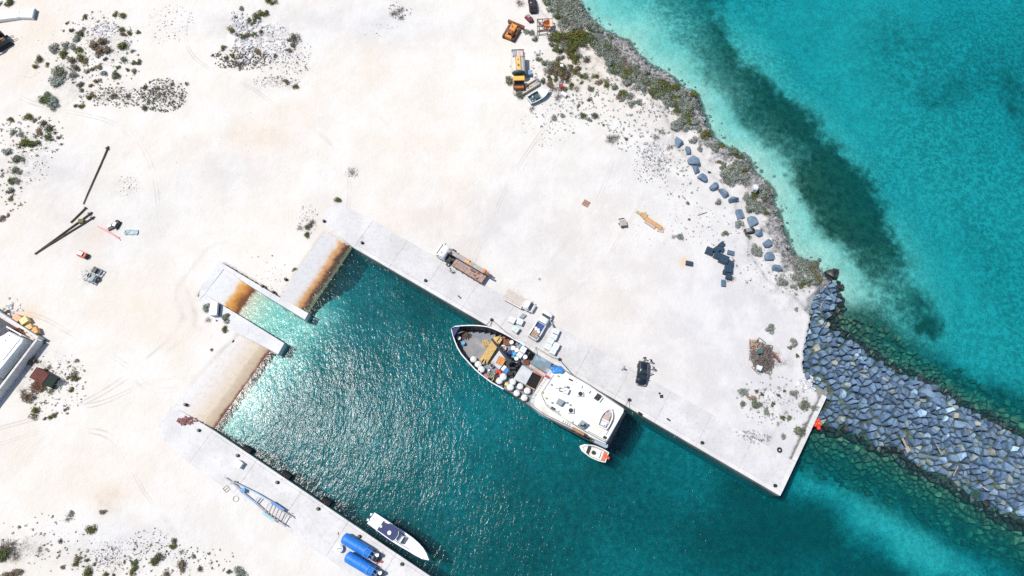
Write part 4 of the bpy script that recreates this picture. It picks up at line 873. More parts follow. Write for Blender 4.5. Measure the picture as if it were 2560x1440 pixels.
# ------------------------------------------------------------------ paints and other materials
def P_(name, c, rough=.55, spec=.4, **k): return M(name, c, tuple(x * .8 for x in c), k.pop('scale', 1.5), rough, spec=spec, **k)
WHITE = P_('white_paint', (.80, .80, .79), .45, c3=(.66, .62, .54)); WHITE2 = P_('clean_white', (.80, .81, .82), .35); CREAM = P_('cream_roof_paint', (.80, .785, .72), .6, c3=(.74, .66, .50), scale=.5)
BLACK = P_('black_paint', (.018, .02, .024), .45, bump=.01); BLACKH = P_('black_hull_paint', (.016, .018, .024), .4, c3=(.04, .03, .03)); TYRE = P_('rubber', (.016, .016, .017), .85)
GLASS = P_('dark_glass', (.02, .035, .04), .08, .8); GREYD = M('grey_deck', (.215, .235, .26), (.155, .17, .19), .9, .7, c3=(.26, .22, .20)); GREYL = M('pale_grey_deck', (.52, .52, .53), (.40, .41, .43), .9, .7, c3=(.34, .30, .27))
STEEL = P_('galvanised_steel', (.42, .44, .46), .4, metal=.6); RUST = M('rusty_steel', (.30, .13, .07), (.14, .06, .035), 2.5, .9, bump=.01); ORANGE = M('orange_paint', (.75, .23, .04), (.45, .11, .03), 3, .7, c3=(.72, .40, .12))
TIMB = M('new_timber', (.62, .43, .17), (.46, .29, .09), 3, .8); WOOD = M('weathered_wood', (.38, .28, .20), (.24, .17, .12), 3, .9); WOODR = M('red_brown_wood', (.33, .13, .08), (.2, .08, .05), 3, .9); BROWNB = M('brown_timber', (.42, .24, .12), (.30, .16, .08), 2, .85)
BLUE = P_('blue_paint', (.02, .19, .62), .45); BLUEP = P_('blue_plastic', (.03, .22, .58), .4); CYAN = P_('light_blue_plastic', (.06, .36, .62), .4); NAVY = P_('navy_canvas', (.012, .022, .11), .6); TEALP = P_('blue_grey_steel', (.14, .22, .27), .6, c3=(.28, .34, .38))
RED = P_('red_paint', (.55, .05, .04), .5); REDO = P_('red_orange', (.72, .10, .04), .5); YEL = P_('yellow_paint', (.62, .55, .16), .5); YELB = P_('mustard_plastic', (.50, .36, .10), .5); GREYC = P_('grey_casing', (.24, .29, .32), .5); CLOTHO = P_('orange_cloth', (.62, .28, .09), .9, bump=.05)
TOTE = P_('pale_tote_plastic', (.66, .70, .72), .45); ROPE = P_('rope', (.12, .11, .10), .9); NET = M('net_tangle', (.20, .14, .10), (.06, .05, .045), 6, .95, bump=.05); PINK = P_('faded_red_paint', (.48, .16, .16), .7, c3=(.50, .36, .30)); DNAVY = P_('dark_blue_plastic', (.018, .045, .085), .5)
HOLD = P_('hold_shade', (.01, .01, .011), .9); SKIN = P_('skin', (.30, .17, .11), .6); HAIR = P_('hair', (.015, .012, .01), .8); SHIRTW = P_('white_cloth', (.75, .75, .74), .9); SHIRTD = P_('dark_cloth', (.03, .035, .05), .9); JEAN = P_('denim', (.06, .10, .18), .9); KHAKI = P_('khaki_cloth', (.30, .25, .17), .9)
# ------------------------------------------------------------------ the ship
F = Z(1120, 800, 6.858); AF = Z(1320, 900, 5.333)
base = px(1345, 965, WZ)
ship = thing('cargo_ship', 'black-hulled coastal cargo ship with white superstructure moored at the quay', 'ship', base)
zr = lambda s: 3.0 - 1.5 * float(sstep(3, 13, s))          # rail height along the ship
tipz = 3.0
tip = F(52, 150, tipz); st1 = AF(1322, 690, 1.5); st2 = AF(1068, 1172, 1.5)
mid = (st1 + st2) / 2; ax = (mid - tip); ax.z = 0; LS = ax.length; ax.normalize(); sx = Vector((ax.y, -ax.x, 0))   # sx points to the lower-left side of the picture
def ST_(p): d = p - tip; return d.dot(ax), d.dot(sx)
def W_(s, t, z): q = tip + ax * s + sx * t; return Vector((q.x, q.y, z))
star = [F(x, y, z) for x, y, z in ((85, 110, 3), (150, 103, 3), (260, 95, 2.9), (380, 95, 2.7), (520, 105, 2.4), (690, 132, 2.0), (800, 172, 1.7), (980, 250, 1.5), (1250, 392, 1.5), (1490, 575, 1.5), (1780, 745, 1.5))] + [AF(x, y, 1.5) for x, y in ((560, 195), (800, 335), (1000, 465), (1322, 690))]
port = [F(x, y, z) for x, y, z in ((75, 245, 3), (110, 360, 3), (160, 480, 2.8), (230, 600, 2.5), (350, 740, 2.0), (480, 880, 1.6), (600, 975, 1.5), (750, 1080, 1.5), (900, 1160, 1.5), (1080, 1265, 1.5))] + [AF(x, y, 1.5) for x, y in ((0, 615), (50, 645), (200, 735), (400, 862), (600, 968), (700, 1020), (950, 1140), (1068, 1172))]
sS, tS = zip(*sorted(ST_(p) for p in star)); sP, tP = zip(*sorted(ST_(p) for p in port))
NS = 44; SS = [LS * (k / NS) ** 1.25 for k in range(NS + 1)]; SS[0] = 0
def tsp(s): return float(np.interp(s, (0,) + tuple(sS), (0,) + tuple(tS))), float(np.interp(s, (0,) + tuple(sP), (0,) + tuple(tP)))
# hull: rings from the keel up both sides
hull = MB(); hull.smooth = False; rings = []
for s in SS:
    a, b_ = tsp(s); z = zr(s); c = (a + b_) / 2; h = (b_ - a) / 2; k = float(sstep(0, 9, s)); r = []
    for f, zz in ((1.0, z), (.97 - .25 * (1 - k), .4), (.93 - .5 * (1 - k), WZ), (.8 - .6 * (1 - k), WZ - 1.6), (.1, WZ - 2.4)):
        r.append(W_(s + (1 - k) * (1 - (zz + 2.5) / 5) * .9, c - h * f, zz))
    for f, zz in ((.1, WZ - 2.4), (.8 - .6 * (1 - k), WZ - 1.6), (.93 - .5 * (1 - k), WZ), (.97 - .25 * (1 - k), .4), (1.0, z)):
        r.append(W_(s + (1 - k) * (1 - (zz + 2.5) / 5) * .9, c + h * f, zz))
    rings.append(r)
hull.loft(rings, cap=False, closed=False); n0_ = len(hull.v); hull.add(rings[-1], [tuple(range(10))])
part(ship, 'hull', hull, BLACKH)
DZ = .75
bul = MB(); deck = MB(); rail = MB()
for k in range(NS):
    s, s2 = SS[k], SS[k + 1]
    for side in (0, 1):
        t1, t2 = tsp(s)[side], tsp(s2)[side]; sg = -1 if side else 1; w = .14
        i1 = t1 + sg * min(w, abs(tsp(s)[1] - tsp(s)[0]) * .5); i2 = t2 + sg * min(w, abs(tsp(s2)[1] - tsp(s2)[0]) * .5)
        j1 = t1 + sg * min(.55, abs(tsp(s)[1] - tsp(s)[0]) * .5); j2 = t2 + sg * min(.55, abs(tsp(s2)[1] - tsp(s2)[0]) * .5)
        if s > 11: j1, j2 = t1 + sg * .3, t2 + sg * .3
        bul.add([W_(s, i1, zr(s)), W_(s2, i2, zr(s2)), W_(s2, j2, DZ), W_(s, j1, DZ)], [(0, 1, 2, 3)])
        rail.add([W_(s, t1 - sg * .05, zr(s) + .02), W_(s2, t2 - sg * .05, zr(s2) + .02), W_(s2, i2, zr(s2) + .02), W_(s, i1, zr(s) + .02), W_(s, t1 - sg * .05, zr(s) - .1), W_(s2, t2 - sg * .05, zr(s2) - .1), W_(s2, i2, zr(s2) - .1), W_(s, i1, zr(s) - .1)], [(0, 1, 2, 3), (4, 7, 6, 5), (0, 4, 5, 1), (3, 2, 6, 7)])
        if not side: rail.mi[-4:] = [1 if s < 12 else 0] * 4
        else: rail.mi[-4:] = [1 if s < 13 else 0] * 4
    a, b_ = tsp(s); c, d = tsp(s2)
    deck.add([W_(s, a + .1, DZ), W_(s2, c + .1, DZ), W_(s2, d - .1, DZ), W_(s, b_ - .1, DZ)], [(0, 1, 2, 3)])
part(ship, 'bulwark', bul, BLACKH); part(ship, 'rail_cap', rail, [BLACK, WHITE2]); part(ship, 'deck', deck, GREYD)
# bulwark stays along the foredeck
for side in (0, 1):
    for s in np.arange(2.2, 13.5, .95):
        t1 = tsp(s)[side]; sg = -1 if side else 1; m = MB(); m.add([W_(s, t1 + sg * .16, zr(s) - .15), W_(s, t1 + sg * .35, zr(s) - .15), W_(s, t1 + sg * .95, DZ + .01), W_(s, t1 + sg * .3, DZ + .01), W_(s + .07, t1 + sg * .16, zr(s) - .15), W_(s + .07, t1 + sg * .35, zr(s) - .15), W_(s + .07, t1 + sg * .95, DZ + .01), W_(s + .07, t1 + sg * .3, DZ + .01)], [(0, 1, 2, 3), (4, 7, 6, 5), (0, 4, 5, 1), (1, 5, 6, 2), (2, 6, 7, 3), (3, 7, 4, 0)])
        part(ship, 'bulwark_stay', m, BLACK)
m = MB(); a, b_ = tsp(1.15); m.prism([W_(.12, 0, 3), W_(1.15, a + .05, 3), W_(1.15, b_ - .05, 3)], 2.85, 3.03); part(ship, 'bow_plate', m, NAVY)
def poly(fn, pts, z): return [fn(x, y, z) for x, y in pts]
# deck patches
m = MB(); m.prism(poly(F, [(370, 340), (440, 285), (660, 450), (640, 510)], DZ), DZ + .004, DZ + .02); part(ship, 'worn_deck_plate', m, M('worn_deck', (.34, .30, .27), (.24, .22, .21), 1, .8))
# cargo hatch: coaming, cover, shade sheet over the hold
hc = poly(F, [(1245, 765), (1660, 975), (1500, 1215), (1110, 1010)], DZ + .9)
m = MB(); m.prism(hc, DZ, DZ + .75); part(ship, 'hatch_coaming', m, M('coaming_paint', (.20, .17, .15), (.12, .10, .09), 1, .8))
m = MB(); m.prism(poly(F, [(1270, 770), (1455, 885), (1330, 1110), (1125, 1005)], DZ + 1.0), DZ + .76, DZ + 1.0, .03); part(ship, 'hatch_cover', m, GREYL)
m = MB(); m.prism(poly(F, [(1458, 890), (1610, 975), (1500, 1190), (1345, 1115)], DZ + .78), DZ + .755, DZ + .775); part(ship, 'hold_shade_sheet', m, HOLD)  # flat black sheet, the hold's inner shade put into its colour
for i, (q, r) in enumerate((((1445, 880), (1625, 965)), ((1625, 965), (1505, 1205)), ((1505, 1205), (1335, 1118)))):
    m = MB(); m.bar(F(*q, DZ + .86), F(*r, DZ + .86), .22, .2); part(ship, 'coaming_rim', m, WOOD)
m = MB(); m.bar(F(1400, 775, DZ + 1.3), F(1690, 965, DZ + 1.3), .55, .25); part(ship, 'side_beam', m, M('beam_paint', (.46, .39, .34), (.36, .28, .24), 1, .8))
m = MB(); m.bar(F(1470, 860, DZ + 1.0), F(1640, 970, DZ + 1.0), .4, .2); part(ship, 'red_girder', m, PINK)
m = MB(); m.prism(poly(F, [(1500, 580), (1785, 735), (1700, 920), (1420, 745)], 1.7), 1.2, 1.7, .03); m.cur = 1; m.prism(poly(F, [(1620, 800), (1665, 810), (1660, 860), (1610, 850)], 1.705), 1.704, 1.712); part(ship, 'side_hatch', m, [TEALP, P_('rust_stain', (.38, .16, .10), .9)])
# foredeck house-like platform under the cloth
m = MB(); m.prism(poly(F, [(880, 520), (1010, 600), (1000, 690), (880, 850), (730, 725), (850, 560)], 1.5), DZ, 1.5, .03); part(ship, 'fore_hatch', m, GREYL)
# derrick: mast, winch house, boom
m = MB(); m.prism(poly(F, [(1030, 660), (1240, 690), (1235, 800), (1110, 1000), (1010, 930), (1040, 850), (985, 740)], 2.0), DZ, 1.7, .05); part(ship, 'winch_house', m, BLACK)
mc = F(1060, 730, 3.5); m = MB(); m.cyl((mc.x, mc.y, DZ), .38, 4.2, 12, .3); part(ship, 'mast', m, BLACK)
m = MB(); m.tube([(mc.x, mc.y, 4.6), F(940, 560, 4.4), F(750, 325, 4.0)], [.3, .28, .16], 8); part(ship, 'cargo_boom', m, BLACK)
for (x, y, r) in ((1110, 830, .5), (1180, 760, .45), (1060, 930, .4)):
    p = F(x, y, 1.9); m = MB(); m.cyl((p.x - .45, p.y, 1.95), r * .7, .9, 10, ax='x'); m.cyl((p.x - .5, p.y, 1.95), r, .08, 12, ax='x'); m.cyl((p.x + .45, p.y, 1.95), r, .08, 12, ax='x'); part(ship, 'winch', m, BLACK)
for (x, y) in ((1000, 640), (1100, 640), (1200, 730)):
    p = F(x, y, 2.2); m = MB(); m.tube([(p.x, p.y, 1.2), (p.x, p.y, 2.6), (mc.x, mc.y, 4.4)], .06, 5); part(ship, 'mast_stay', m, BLACK)
for (x, y, w) in ((1170, 740, .35), (1165, 775, .3), (1095, 825, .25), (1110, 715, .2)):
    p = F(x, y, 2.1); m = MB(); m.box(p.x - w, p.x + w, p.y - w * .6, p.y + w * .6, 1.75, 2.1, None, .03); part(ship, 'deck_fitting', m, CREAM)
# superstructure
H1 = 3.1; H2 = 5.6
h1poly = poly(AF, [(36, 545), (45, 500), (70, 455), (185, 275), (295, 105), (318, 82), (345, 74), (380, 78), (430, 105), (560, 187), (820, 338), (1285, 655), (1070, 1075), (1035, 1120), (900, 1060), (760, 990), (590, 920), (200, 728), (60, 625), (42, 590)], H1)
m = MB(); m.prism(h1poly, DZ - .5, H1, .06); part(ship, 'deckhouse', m, [M('boat_deck_paint', (.66, .64, .60), (.54, .52, .49), .8, .7, c3=(.50, .46, .42))])
m = MB(); m.prism(poly(AF, [(1290, 655), (1322, 690), (1075, 1165), (900, 1075), (1045, 1100)], 1.5), DZ, 1.3, .03); part(ship, 'stern_deck', m, GREYD)
m = MB(); m.prism(poly(AF, [(905, 1045), (1068, 1128), (1062, 1170), (1035, 1172), (880, 1098)], 2.4), 1.3, 2.4, .04); part(ship, 'stern_locker', m, M('locker_paint', (.30, .36, .42), (.24, .29, .33), 1, .6))
roof = poly(AF, [(180, 425), (330, 200), (352, 186), (430, 181), (525, 212), (800, 365), (1255, 643), (1275, 662), (1275, 690), (1062, 1068), (1040, 1092), (1000, 1075), (700, 905), (295, 640), (222, 578), (172, 465)], H2)
cen = sum(roof, Vector()) / len(roof)
m = MB(); m.prism([cen + (p - cen) * .955 for p in roof], H1, H2 - .28); part(ship, 'bridge_house', m, WHITE)
m = MB(); m.prism(roof, H2 - .25, H2, .05); rf = part(ship, 'bridge_roof', m, CREAM)
# bridge windows: each pane its own part
for (a, b_, n_) in (((172, 465), (180, 425), 1), ((180, 425), (330, 200), 6), ((172, 465), (222, 578), 3), ((222, 578), (295, 640), 2), ((295, 640), (700, 905), 6), ((525, 212), (1000, 490), 6), ((1275, 690), (1062, 1068), 4)):
    A_ = AF(*a, H2); B_ = AF(*b_, H2); A_ = cen + (A_ - cen) * .957; B_ = cen + (B_ - cen) * .957
    for i in range(n_):
        q = A_.lerp(B_, (i + .15) / n_); r = A_.lerp(B_, (i + .85) / n_); q.z = r.z = 4.65; m = MB(); m.bar(q, r, .08, .75); part(ship, 'window', m, GLASS)
def railing(parent, pts, z, h=1.0, mat=WHITE2, step=1.6, name='railing', closed=False):
    m = MB(); P3 = [Vector((p.x, p.y, z + h)) for p in pts]; m.tube(P3, .035, 4, closed); m.tube([p - Vector((0, 0, h * .5)) for p in P3], .02, 4, closed)
    for i in range(len(pts) - (0 if closed else 1)):
        a, b_ = pts[i], pts[(i + 1) % len(pts)]; L_ = (b_ - a).length; n_ = max(1, int(L_ / step))
        for k in range(n_): q = a.lerp(b_, k / n_); m.tube([(q.x, q.y, z), (q.x, q.y, z + h)], .03, 4)
    return part(parent, name, m, mat, kind=None)
railing(ship, poly(AF, [(1270, 650), (820, 342), (560, 192), (380, 84), (345, 80), (320, 90), (70, 460), (46, 510), (44, 585), (62, 620), (200, 720), (590, 912), (760, 985)], H1), H1, .95, STEEL)
railing(ship, poly(AF, [(335, 205), (182, 432), (176, 462), (224, 574), (297, 634), (600, 835)], H2), H2, .35, GREYC, 3)
railing(ship, poly(AF, [(1265, 700), (1060, 1060), (1035, 1082), (790, 948)], H2), H2, .7, STEEL)
# things on the roof
def rbox(name, pts, z0, z1, mat, ch=.04): m = MB(); m.prism(poly(AF, pts, z1), z0, z1, ch); return part(ship, name, m, mat)
rbox('roof_vent', [(405, 508), (492, 545), (440, 612), (375, 568)], H2, H2 + .9, GREYC)
rbox('roof_vent', [(720, 795), (810, 850), (740, 915), (665, 862)], H2, H2 + 1.0, GREYC)
m = MB(); m.tube([AF(700, 870, H2 + 1.2), AF(745, 880, H2 + 1.5), AF(765, 850, H2 + 1.3)], .12, 6); part(ship, 'exhaust_pipe', m, BLACK)
rbox('black_tank', [(930, 440), (985, 475), (935, 535), (882, 500)], H2, H2 + 1.0, BLACK, .1)
rbox('white_tank', [(985, 485), (1002, 500), (955, 560), (935, 545)], H2, H2 + .5, WHITE2)
for (x, y) in ((700, 450), (572, 672)):
    p = AF(x, y, H2 + .55); m = MB(); m.box(p.x - .5, p.x + .5, p.y - .42, p.y + .42, H2, H2 + .5, None, .04); ac = part(ship, 'fan_unit', m, TOTE)
    m = MB(); m.cyl((p.x, p.y, H2 + .51), .36, .05, 16); m.cyl((p.x, p.y, H2 + .56), .1, .05, 8); part(ac, 'fan_grille', m, BLACK)
rbox('antenna_base', [(500, 390), (560, 385), (530, 455), (460, 430)], H2, H2 + .8, WHITE2); rbox('antenna_base', [(490, 320), (535, 330), (520, 360), (480, 350)], H2, H2 + 1.2, TOTE)
p = AF(415, 405, H2); m = MB(); m.tube([p, p + Vector((0, 0, 2.2))], .07, 6); m.ball(tuple(p + Vector((0, 0, 2.3))), .16); m.bar(p + Vector((-.7, 0, 1.7)), p + Vector((.7, 0, 1.7)), .12, .12); part(ship, 'radar_mast', m, GREYC)
rbox('skylight', [(315, 615), (368, 645), (352, 672), (300, 645)], H2, H2 + .3, BLACK); rbox('skylight', [(548, 240), (600, 268), (590, 282), (538, 256)], H2, H2 + .3, BLACK)
rbox('roof_hatch', [(378, 650), (418, 672), (408, 692), (368, 670)], H2, H2 + .3, TOTE); rbox('roof_hatch', [(610, 270), (650, 292), (640, 308), (600, 288)], H2, H2 + .25, WHITE2)
rbox('liferaft_locker', [(670, 300), (730, 335), (715, 375), (655, 340)], H2, H2 + .5, WHITE); rbox('liferaft_locker', [(740, 345), (835, 405), (815, 440), (722, 385)], H2, H2 + .5, WHITE)
rbox('liferaft_locker', [(450, 720), (600, 810), (588, 838), (440, 750)], H2 - .0, H2 + .4, WHITE)
rbox('battery_box', [(1015, 1008), (1048, 1022), (1032, 1052), (1000, 1035)], H2, H2 + .5, BLACK)
for (x, y) in ((310, 330), (195, 435), (240, 510), (400, 215), (320, 570), (520, 570), (560, 600)):
    p = AF(x, y, H2); m = MB(); m.cyl((p.x, p.y, H2), .16, .35, 8); part(ship, 'roof_light', m, YELB if x < 260 or y < 220 else GREYC)
rbox('deck_box', [(600, 888), (760, 972), (742, 1008), (588, 922)], H1, H1 + .8, BROWNB, .05)
rbox('deck_box', [(760, 985), (800, 1000), (790, 1020), (750, 1005)], H1, H1 + .5, BLACK)
for i in range(4): a = AF(478 + i * 28, 800 + i * 16, H1 + .05); b_ = AF(458 + i * 28, 845 + i * 16, H1 + .05); m = MB(); m.bar(a, b_, .1, .06); part(ship, 'ladder_rung', m, GREYC)
# blue gear heap beside the bridge, flag
m = MB(); p = AF(395, 125, H1)
for _ in range(9): m.ball((p.x + random.uniform(-.6, .6), p.y + random.uniform(-.35, .35), H1 + .15), random.uniform(.4, .65), 1.2, .9, .45, 12, 7)
solo('tarpaulin', m, BLUEP, 'bundled bright blue tarpaulin beside the front corner of the ship bridge', 'tarpaulin')
m = MB(); p = F(1700, 965, 3.6); a, b_, c, d = [F(x, y, 3.9 + z) for x, y, z in ((1670, 935, 0), (1755, 975, .1), (1740, 1000, -.1), (1665, 980, .05))]
m.add([a, b_, c, d] + [q - Vector((0, 0, .03)) for q in (a, b_, c, d)], [(0, 1, 2, 3), (4, 7, 6, 5), (0, 4, 5, 1), (1, 5, 6, 2), (2, 6, 7, 3), (3, 7, 4, 0)]); m.tube([F(1690, 960, 3.1), F(1690, 960, 4.1)], .04, 5)
part(ship, 'flag', m, P_('pink_red_flag', (.60, .06, .12), .8))
# ship's dinghy on the roof
def small_boat(name, label, stern, bow, width, z, depth, mats, group=None, rim=.07, n=12):
    """open boat: hull, inner floor, gunwale; returns the root"""
    d = bow - stern; L_ = Vector((d.x, d.y, 0)).length; rz = heading(stern, bow)
    t = thing(name, label, 'boat', (stern.x, stern.y, z), rz, group)
    def hw(u): return width / 2 * (.86 + .14 * min(1, u * 4)) * (1 - max(0, (u - .45) / .55) ** 2.3)
    rings = []; inner = []; gun = []
    for k in range(n + 1):
        u = k / n; x = L_ * u; w = max(hw(u), .02); sh = depth * (1 + .22 * u ** 2); kx = depth * .3 * (u ** 4)
        rings.append([(x, -w, sh), (x, -w * .86, sh * .45), (x - kx * 2, -w * .35, .03 + kx), (x - kx * 2, w * .35, .03 + kx), (x, w * .86, sh * .45), (x, w, sh)])
        wi = max(w - rim, .01); xx = min(x, L_ - rim * 2) + (rim if k == 0 else 0); inner.append([(xx, -wi, sh), (xx, -wi * .85, depth * .42), (xx, wi * .85, depth * .42), (xx, wi, sh)])
    m = MB(); m.smooth = True; m.loft(rings, False, False); m.smooth = False; m.add(rings[0], [tuple(range(6))]); part(t, 'hull', m, mats[0], world=False)
    m = MB(); m.loft(inner, False, False); m.add(inner[0], [(0, 1, 2, 3)]); part(t, 'cockpit', m, mats[1], world=False)
    m = MB(); pts = [Vector(r[0]) for r in rings] + [Vector(r[5]) for r in rings[::-1]]; m.tube(pts, rim * .75, 5, True); part(t, 'gunwale', m, mats[2], world=False)
    return t, L_, hw
A_ = AF(985, 900, H2 + .1); B_ = AF(1100, 655, H2 + .1)
t, L_, hw = small_boat('dinghy', 'small grey dinghy stowed on the aft end of the ship roof', A_, B_, 1.75, H2 + .12, .55, [TOTE, GREYL, WHITE2], rim=.16)
m = MB(); m.box(.25, .9, -.45, .45, .25, .62, None, .05); part(t, 'engine_box', m, WHITE2, world=False)
m = MB(); m.box(1.3, 2.6, -.55, .5, .3, .66, None, .12); part(t, 'folded_cover', m, M('tan_cover', (.50, .39, .33), (.36, .28, .24), 3, .9, bump=.03), world=False)
for x in (1.15, 2.9): m = MB(); m.box(x, x + .2, -.6, .6, .35, .45); part(t, 'seat', m, WHITE2, world=False)
m = MB(); m.box(.3, .45, -.25, -.1, .6, .75); part(t, 'fuel_cap', m, BLACK, world=False)
A_ = AF(1145, 805, H2 + .1); B_ = AF(1040, 1000, H2 + .1); m = MB(); m.bar(A_, B_, .07, .07); solo('boat_hook', m, GREYC, 'long thin pole lying on the ship roof beside the dinghy', 'pole')
# ------------------------------------------------------------------ cargo on the foredeck
def sack(x, y, rpx, lab, grp='white bulk bags on the foredeck', h=1.05, mat=None):
    p = F(x, y, DZ + h); R = rpx * .0104; m = MB(); n_ = 18
    prof = [(.86, 0), (1.0, .25), (1.02, .6), (.97, .88), (.8, 1.0), (.35, 1.04), (.12, 1.12)]
    rings = []
    for f, zz in prof: rings.append([(p.x + R * f * (1 + .035 * math.sin(i * 2.1 + x) + .02 * random.uniform(-1, 1)) * math.cos(2 * math.pi * i / n_), p.y + R * f * (1 + .03 * math.cos(i * 1.7 + y)) * math.sin(2 * math.pi * i / n_), DZ + .02 + h * zz + random.uniform(-.02, .02)) for i in range(n_)])
    m.smooth = True; m.loft(rings)
    t = thing('bulk_bag', lab, 'bag', (p.x, p.y, DZ), 0, grp); part(t, 'bag_body', m, mat or SHIRTW)
    a = random.uniform(0, 6.28); m = MB()
    for k in range(3):
        q = a + k * 2.1; m.tube([(p.x + R * .15 * math.cos(q), p.y + R * .15 * math.sin(q), DZ + h * 1.08), (p.x + R * .6 * math.cos(q + .3), p.y + R * .6 * math.sin(q + .3), DZ + h * 1.12), (p.x + R * .98 * math.cos(q + .4), p.y + R * .98 * math.sin(q + .4), DZ + h * .95)], .035, 5)
    part(t, 'lifting_loop', m, TOTE); return t
for x, y, r, lab in ((435, 670, 55, 'white bulk bag nearest the bow, first of three along the rail'), (517, 757, 58, 'middle one of the three white bulk bags along the rail near the bow'), (572, 845, 58, 'third white bulk bag from the bow, beside the small white pot'),
    (948, 970, 60, 'white bulk bag just below the blue and white box'), (882, 1040, 55, 'white bulk bag at the rail, touching the one under the blue box'), (1112, 1055, 55, 'white bulk bag next to the yellow box, on the hatch side'), (1070, 1150, 57, 'white bulk bag at the rail just below the yellow box'),
    (1238, 1135, 53, 'white bulk bag just below the pale hatch cover'), (1362, 1208, 55, 'white bulk bag below the open hold, nearest the bridge'), (1178, 1252, 53, 'white bulk bag between the yellow-box one and the aftmost at the rail'), (1308, 1330, 55, 'aftmost white bulk bag at the rail, closest to the deckhouse corner')):
    sack(x, y, r, lab)
def drum(x, y, rpx, h, mat, lab, cat='drum', grp='drums on the foredeck', lidmat=None):
    p = F(x, y, DZ + h); R = rpx * .0104; t = thing('drum', lab, cat, (p.x, p.y, DZ), 0, grp)
    m = MB(); m.cyl((0, 0, 0), R, h, 16); m.cyl((0, 0, h * .33), R * 1.04, .05, 16); m.cyl((0, 0, h * .66), R * 1.04, .05, 16); part(t, 'drum_body', m, mat, world=False)
    m = MB(); m.cyl((0, 0, h), R * .92, .03, 16); m.cyl((R * .45, 0, h + .03), R * .16, .05, 8); part(t, 'lid', m, lidmat or mat, world=False)
for a_ in ((187, 308, 30, .8, CREAM, 'cream drum nearest the bow'), (262, 395, 30, .8, CYAN, 'light blue drum standing alone near the bow'), (1090, 378, 35, .8, CREAM, 'cream-white drum beside the red slatted rack'), (1118, 478, 36, .9, WHITE2, 'white drum left of its twin above the blue barrels'), (1178, 515, 36, .9, WHITE2, 'white drum right of its twin above the blue barrels'), (1325, 632, 36, .9, WHITE2, 'white drum below the lower pale tote on the starboard side'),
    (1065, 552, 38, .95, NAVY, 'dark blue barrel, largest of the blue group amidships'), (1105, 560, 30, .9, BLUEP, 'mid-blue barrel between the dark one and the light ones'), (1140, 578, 30, .95, CYAN, 'light blue barrel, upper one of a touching pair'), (1117, 632, 28, .95, CYAN, 'light blue barrel, lower one of a touching pair'), (1182, 412, 26, .8, TEALP, 'teal barrel at the rail beside an orange lid'), (1234, 435, 26, .8, CYAN, 'pale blue barrel at the rail next to the big tote'), (1203, 462, 30, .75, P_('orange_lid', (.55, .25, .08), .6), 'orange-topped drum between the teal barrels and the totes'),
    (1172, 660, 36, 1.2, YELB, 'mustard-rimmed drum in front of the winch'), (750, 783, 34, .7, WHITE2, 'white-rimmed drum with a black centre beside the fore hatch'), (703, 862, 18, .5, WHITE2, 'tiny white pot right of the three bags by the rail')):
    drum(a_[0], a_[1], a_[2], a_[3], a_[4], a_[5], lidmat=BLACK if 'black centre' in a_[5] else (CREAM if 'mustard' in a_[5] else None))
def tote(fn, x, y, w, z, h, rz, mat, lab, grp, cat='tote', feet=True):
    """insulated bin: tapered body, overhanging lid with a recess and a plug"""
    p = fn(x, y, z + h); t = thing('insulated_tote', lab, cat, (p.x, p.y, z), rz, grp); k = w / 2
    m = MB(); m.loft([[(-k * .9, -k * .9, .1), (k * .9, -k * .9, .1), (k * .9, k * .9, .1), (-k * .9, k * .9, .1)], [(-k, -k, h * .82), (k, -k, h * .82), (k, k, h * .82), (-k, k, h * .82)]]); part(t, 'bin', m, mat, world=False)
    m = MB(); m.box(-k * 1.04, k * 1.04, -k * 1.04, k * 1.04, h * .83, h, None, .05); l_ = part(t, 'lid', m, mat, world=False)
    m = MB(); m.cyl((0, 0, h), .07, .03, 8); part(l_, 'plug', m, GREYC, world=False)
    for sx_ in (-1, 1): m = MB(); m.box(-k * .85, k * .85, sx_ * k * .75 - .1, sx_ * k * .75 + .1, 0, .1); part(t, 'skid', m, mat, world=False)
    return t
rzq = math.atan2(dirq.y, dirq.x)
tote(F, 1290, 505, 1.05, DZ, .95, rzq, TOTE, 'largest pale tote on the ship, by the starboard rail', 'totes on the foredeck'); tote(F, 1232, 595, .95, DZ, .9, rzq - .1, TOTE, 'smaller pale tote on the ship below the largest one', 'totes on the foredeck')
def crate(x, y, w, l, h, z, rz, mat, lab, name='pallet', cat='pallet', slats=6, fn=F):
    p = fn(x, y, z + h); t = thing(name, lab, cat, (p.x, p.y, z), rz)
    for i in range(slats): m = MB(); yy = -w / 2 + w * (i + .5) / slats; m.box(-l / 2, l / 2, yy - w / slats * .32, yy + w / slats * .32, h - .04, h); part(t, 'slat', m, mat, world=False)
    for xx in (-l / 2 + .08, 0, l / 2 - .08): m = MB(); m.box(xx - .06, xx + .06, -w / 2, w / 2, 0, h - .045); part(t, 'bearer', m, mat, world=False)
    return t
crate(645, 390, 1.15, 1.0, .16, DZ + .02, rzq + .9, TIMB, 'yellow wooden pallet lying flat beside the stacked planks'); crate(1003, 375, 1.1, 1.1, .5, DZ, 1.5, WOODR, 'red-brown slatted rack beside a white drum', 'slatted_rack', 'rack', 7)
crate(925, 290, .8, .95, .6, DZ, .4, WOOD, 'brown open wooden crate at the starboard rail, above the red rack', 'wooden_crate', 'crate', 4)
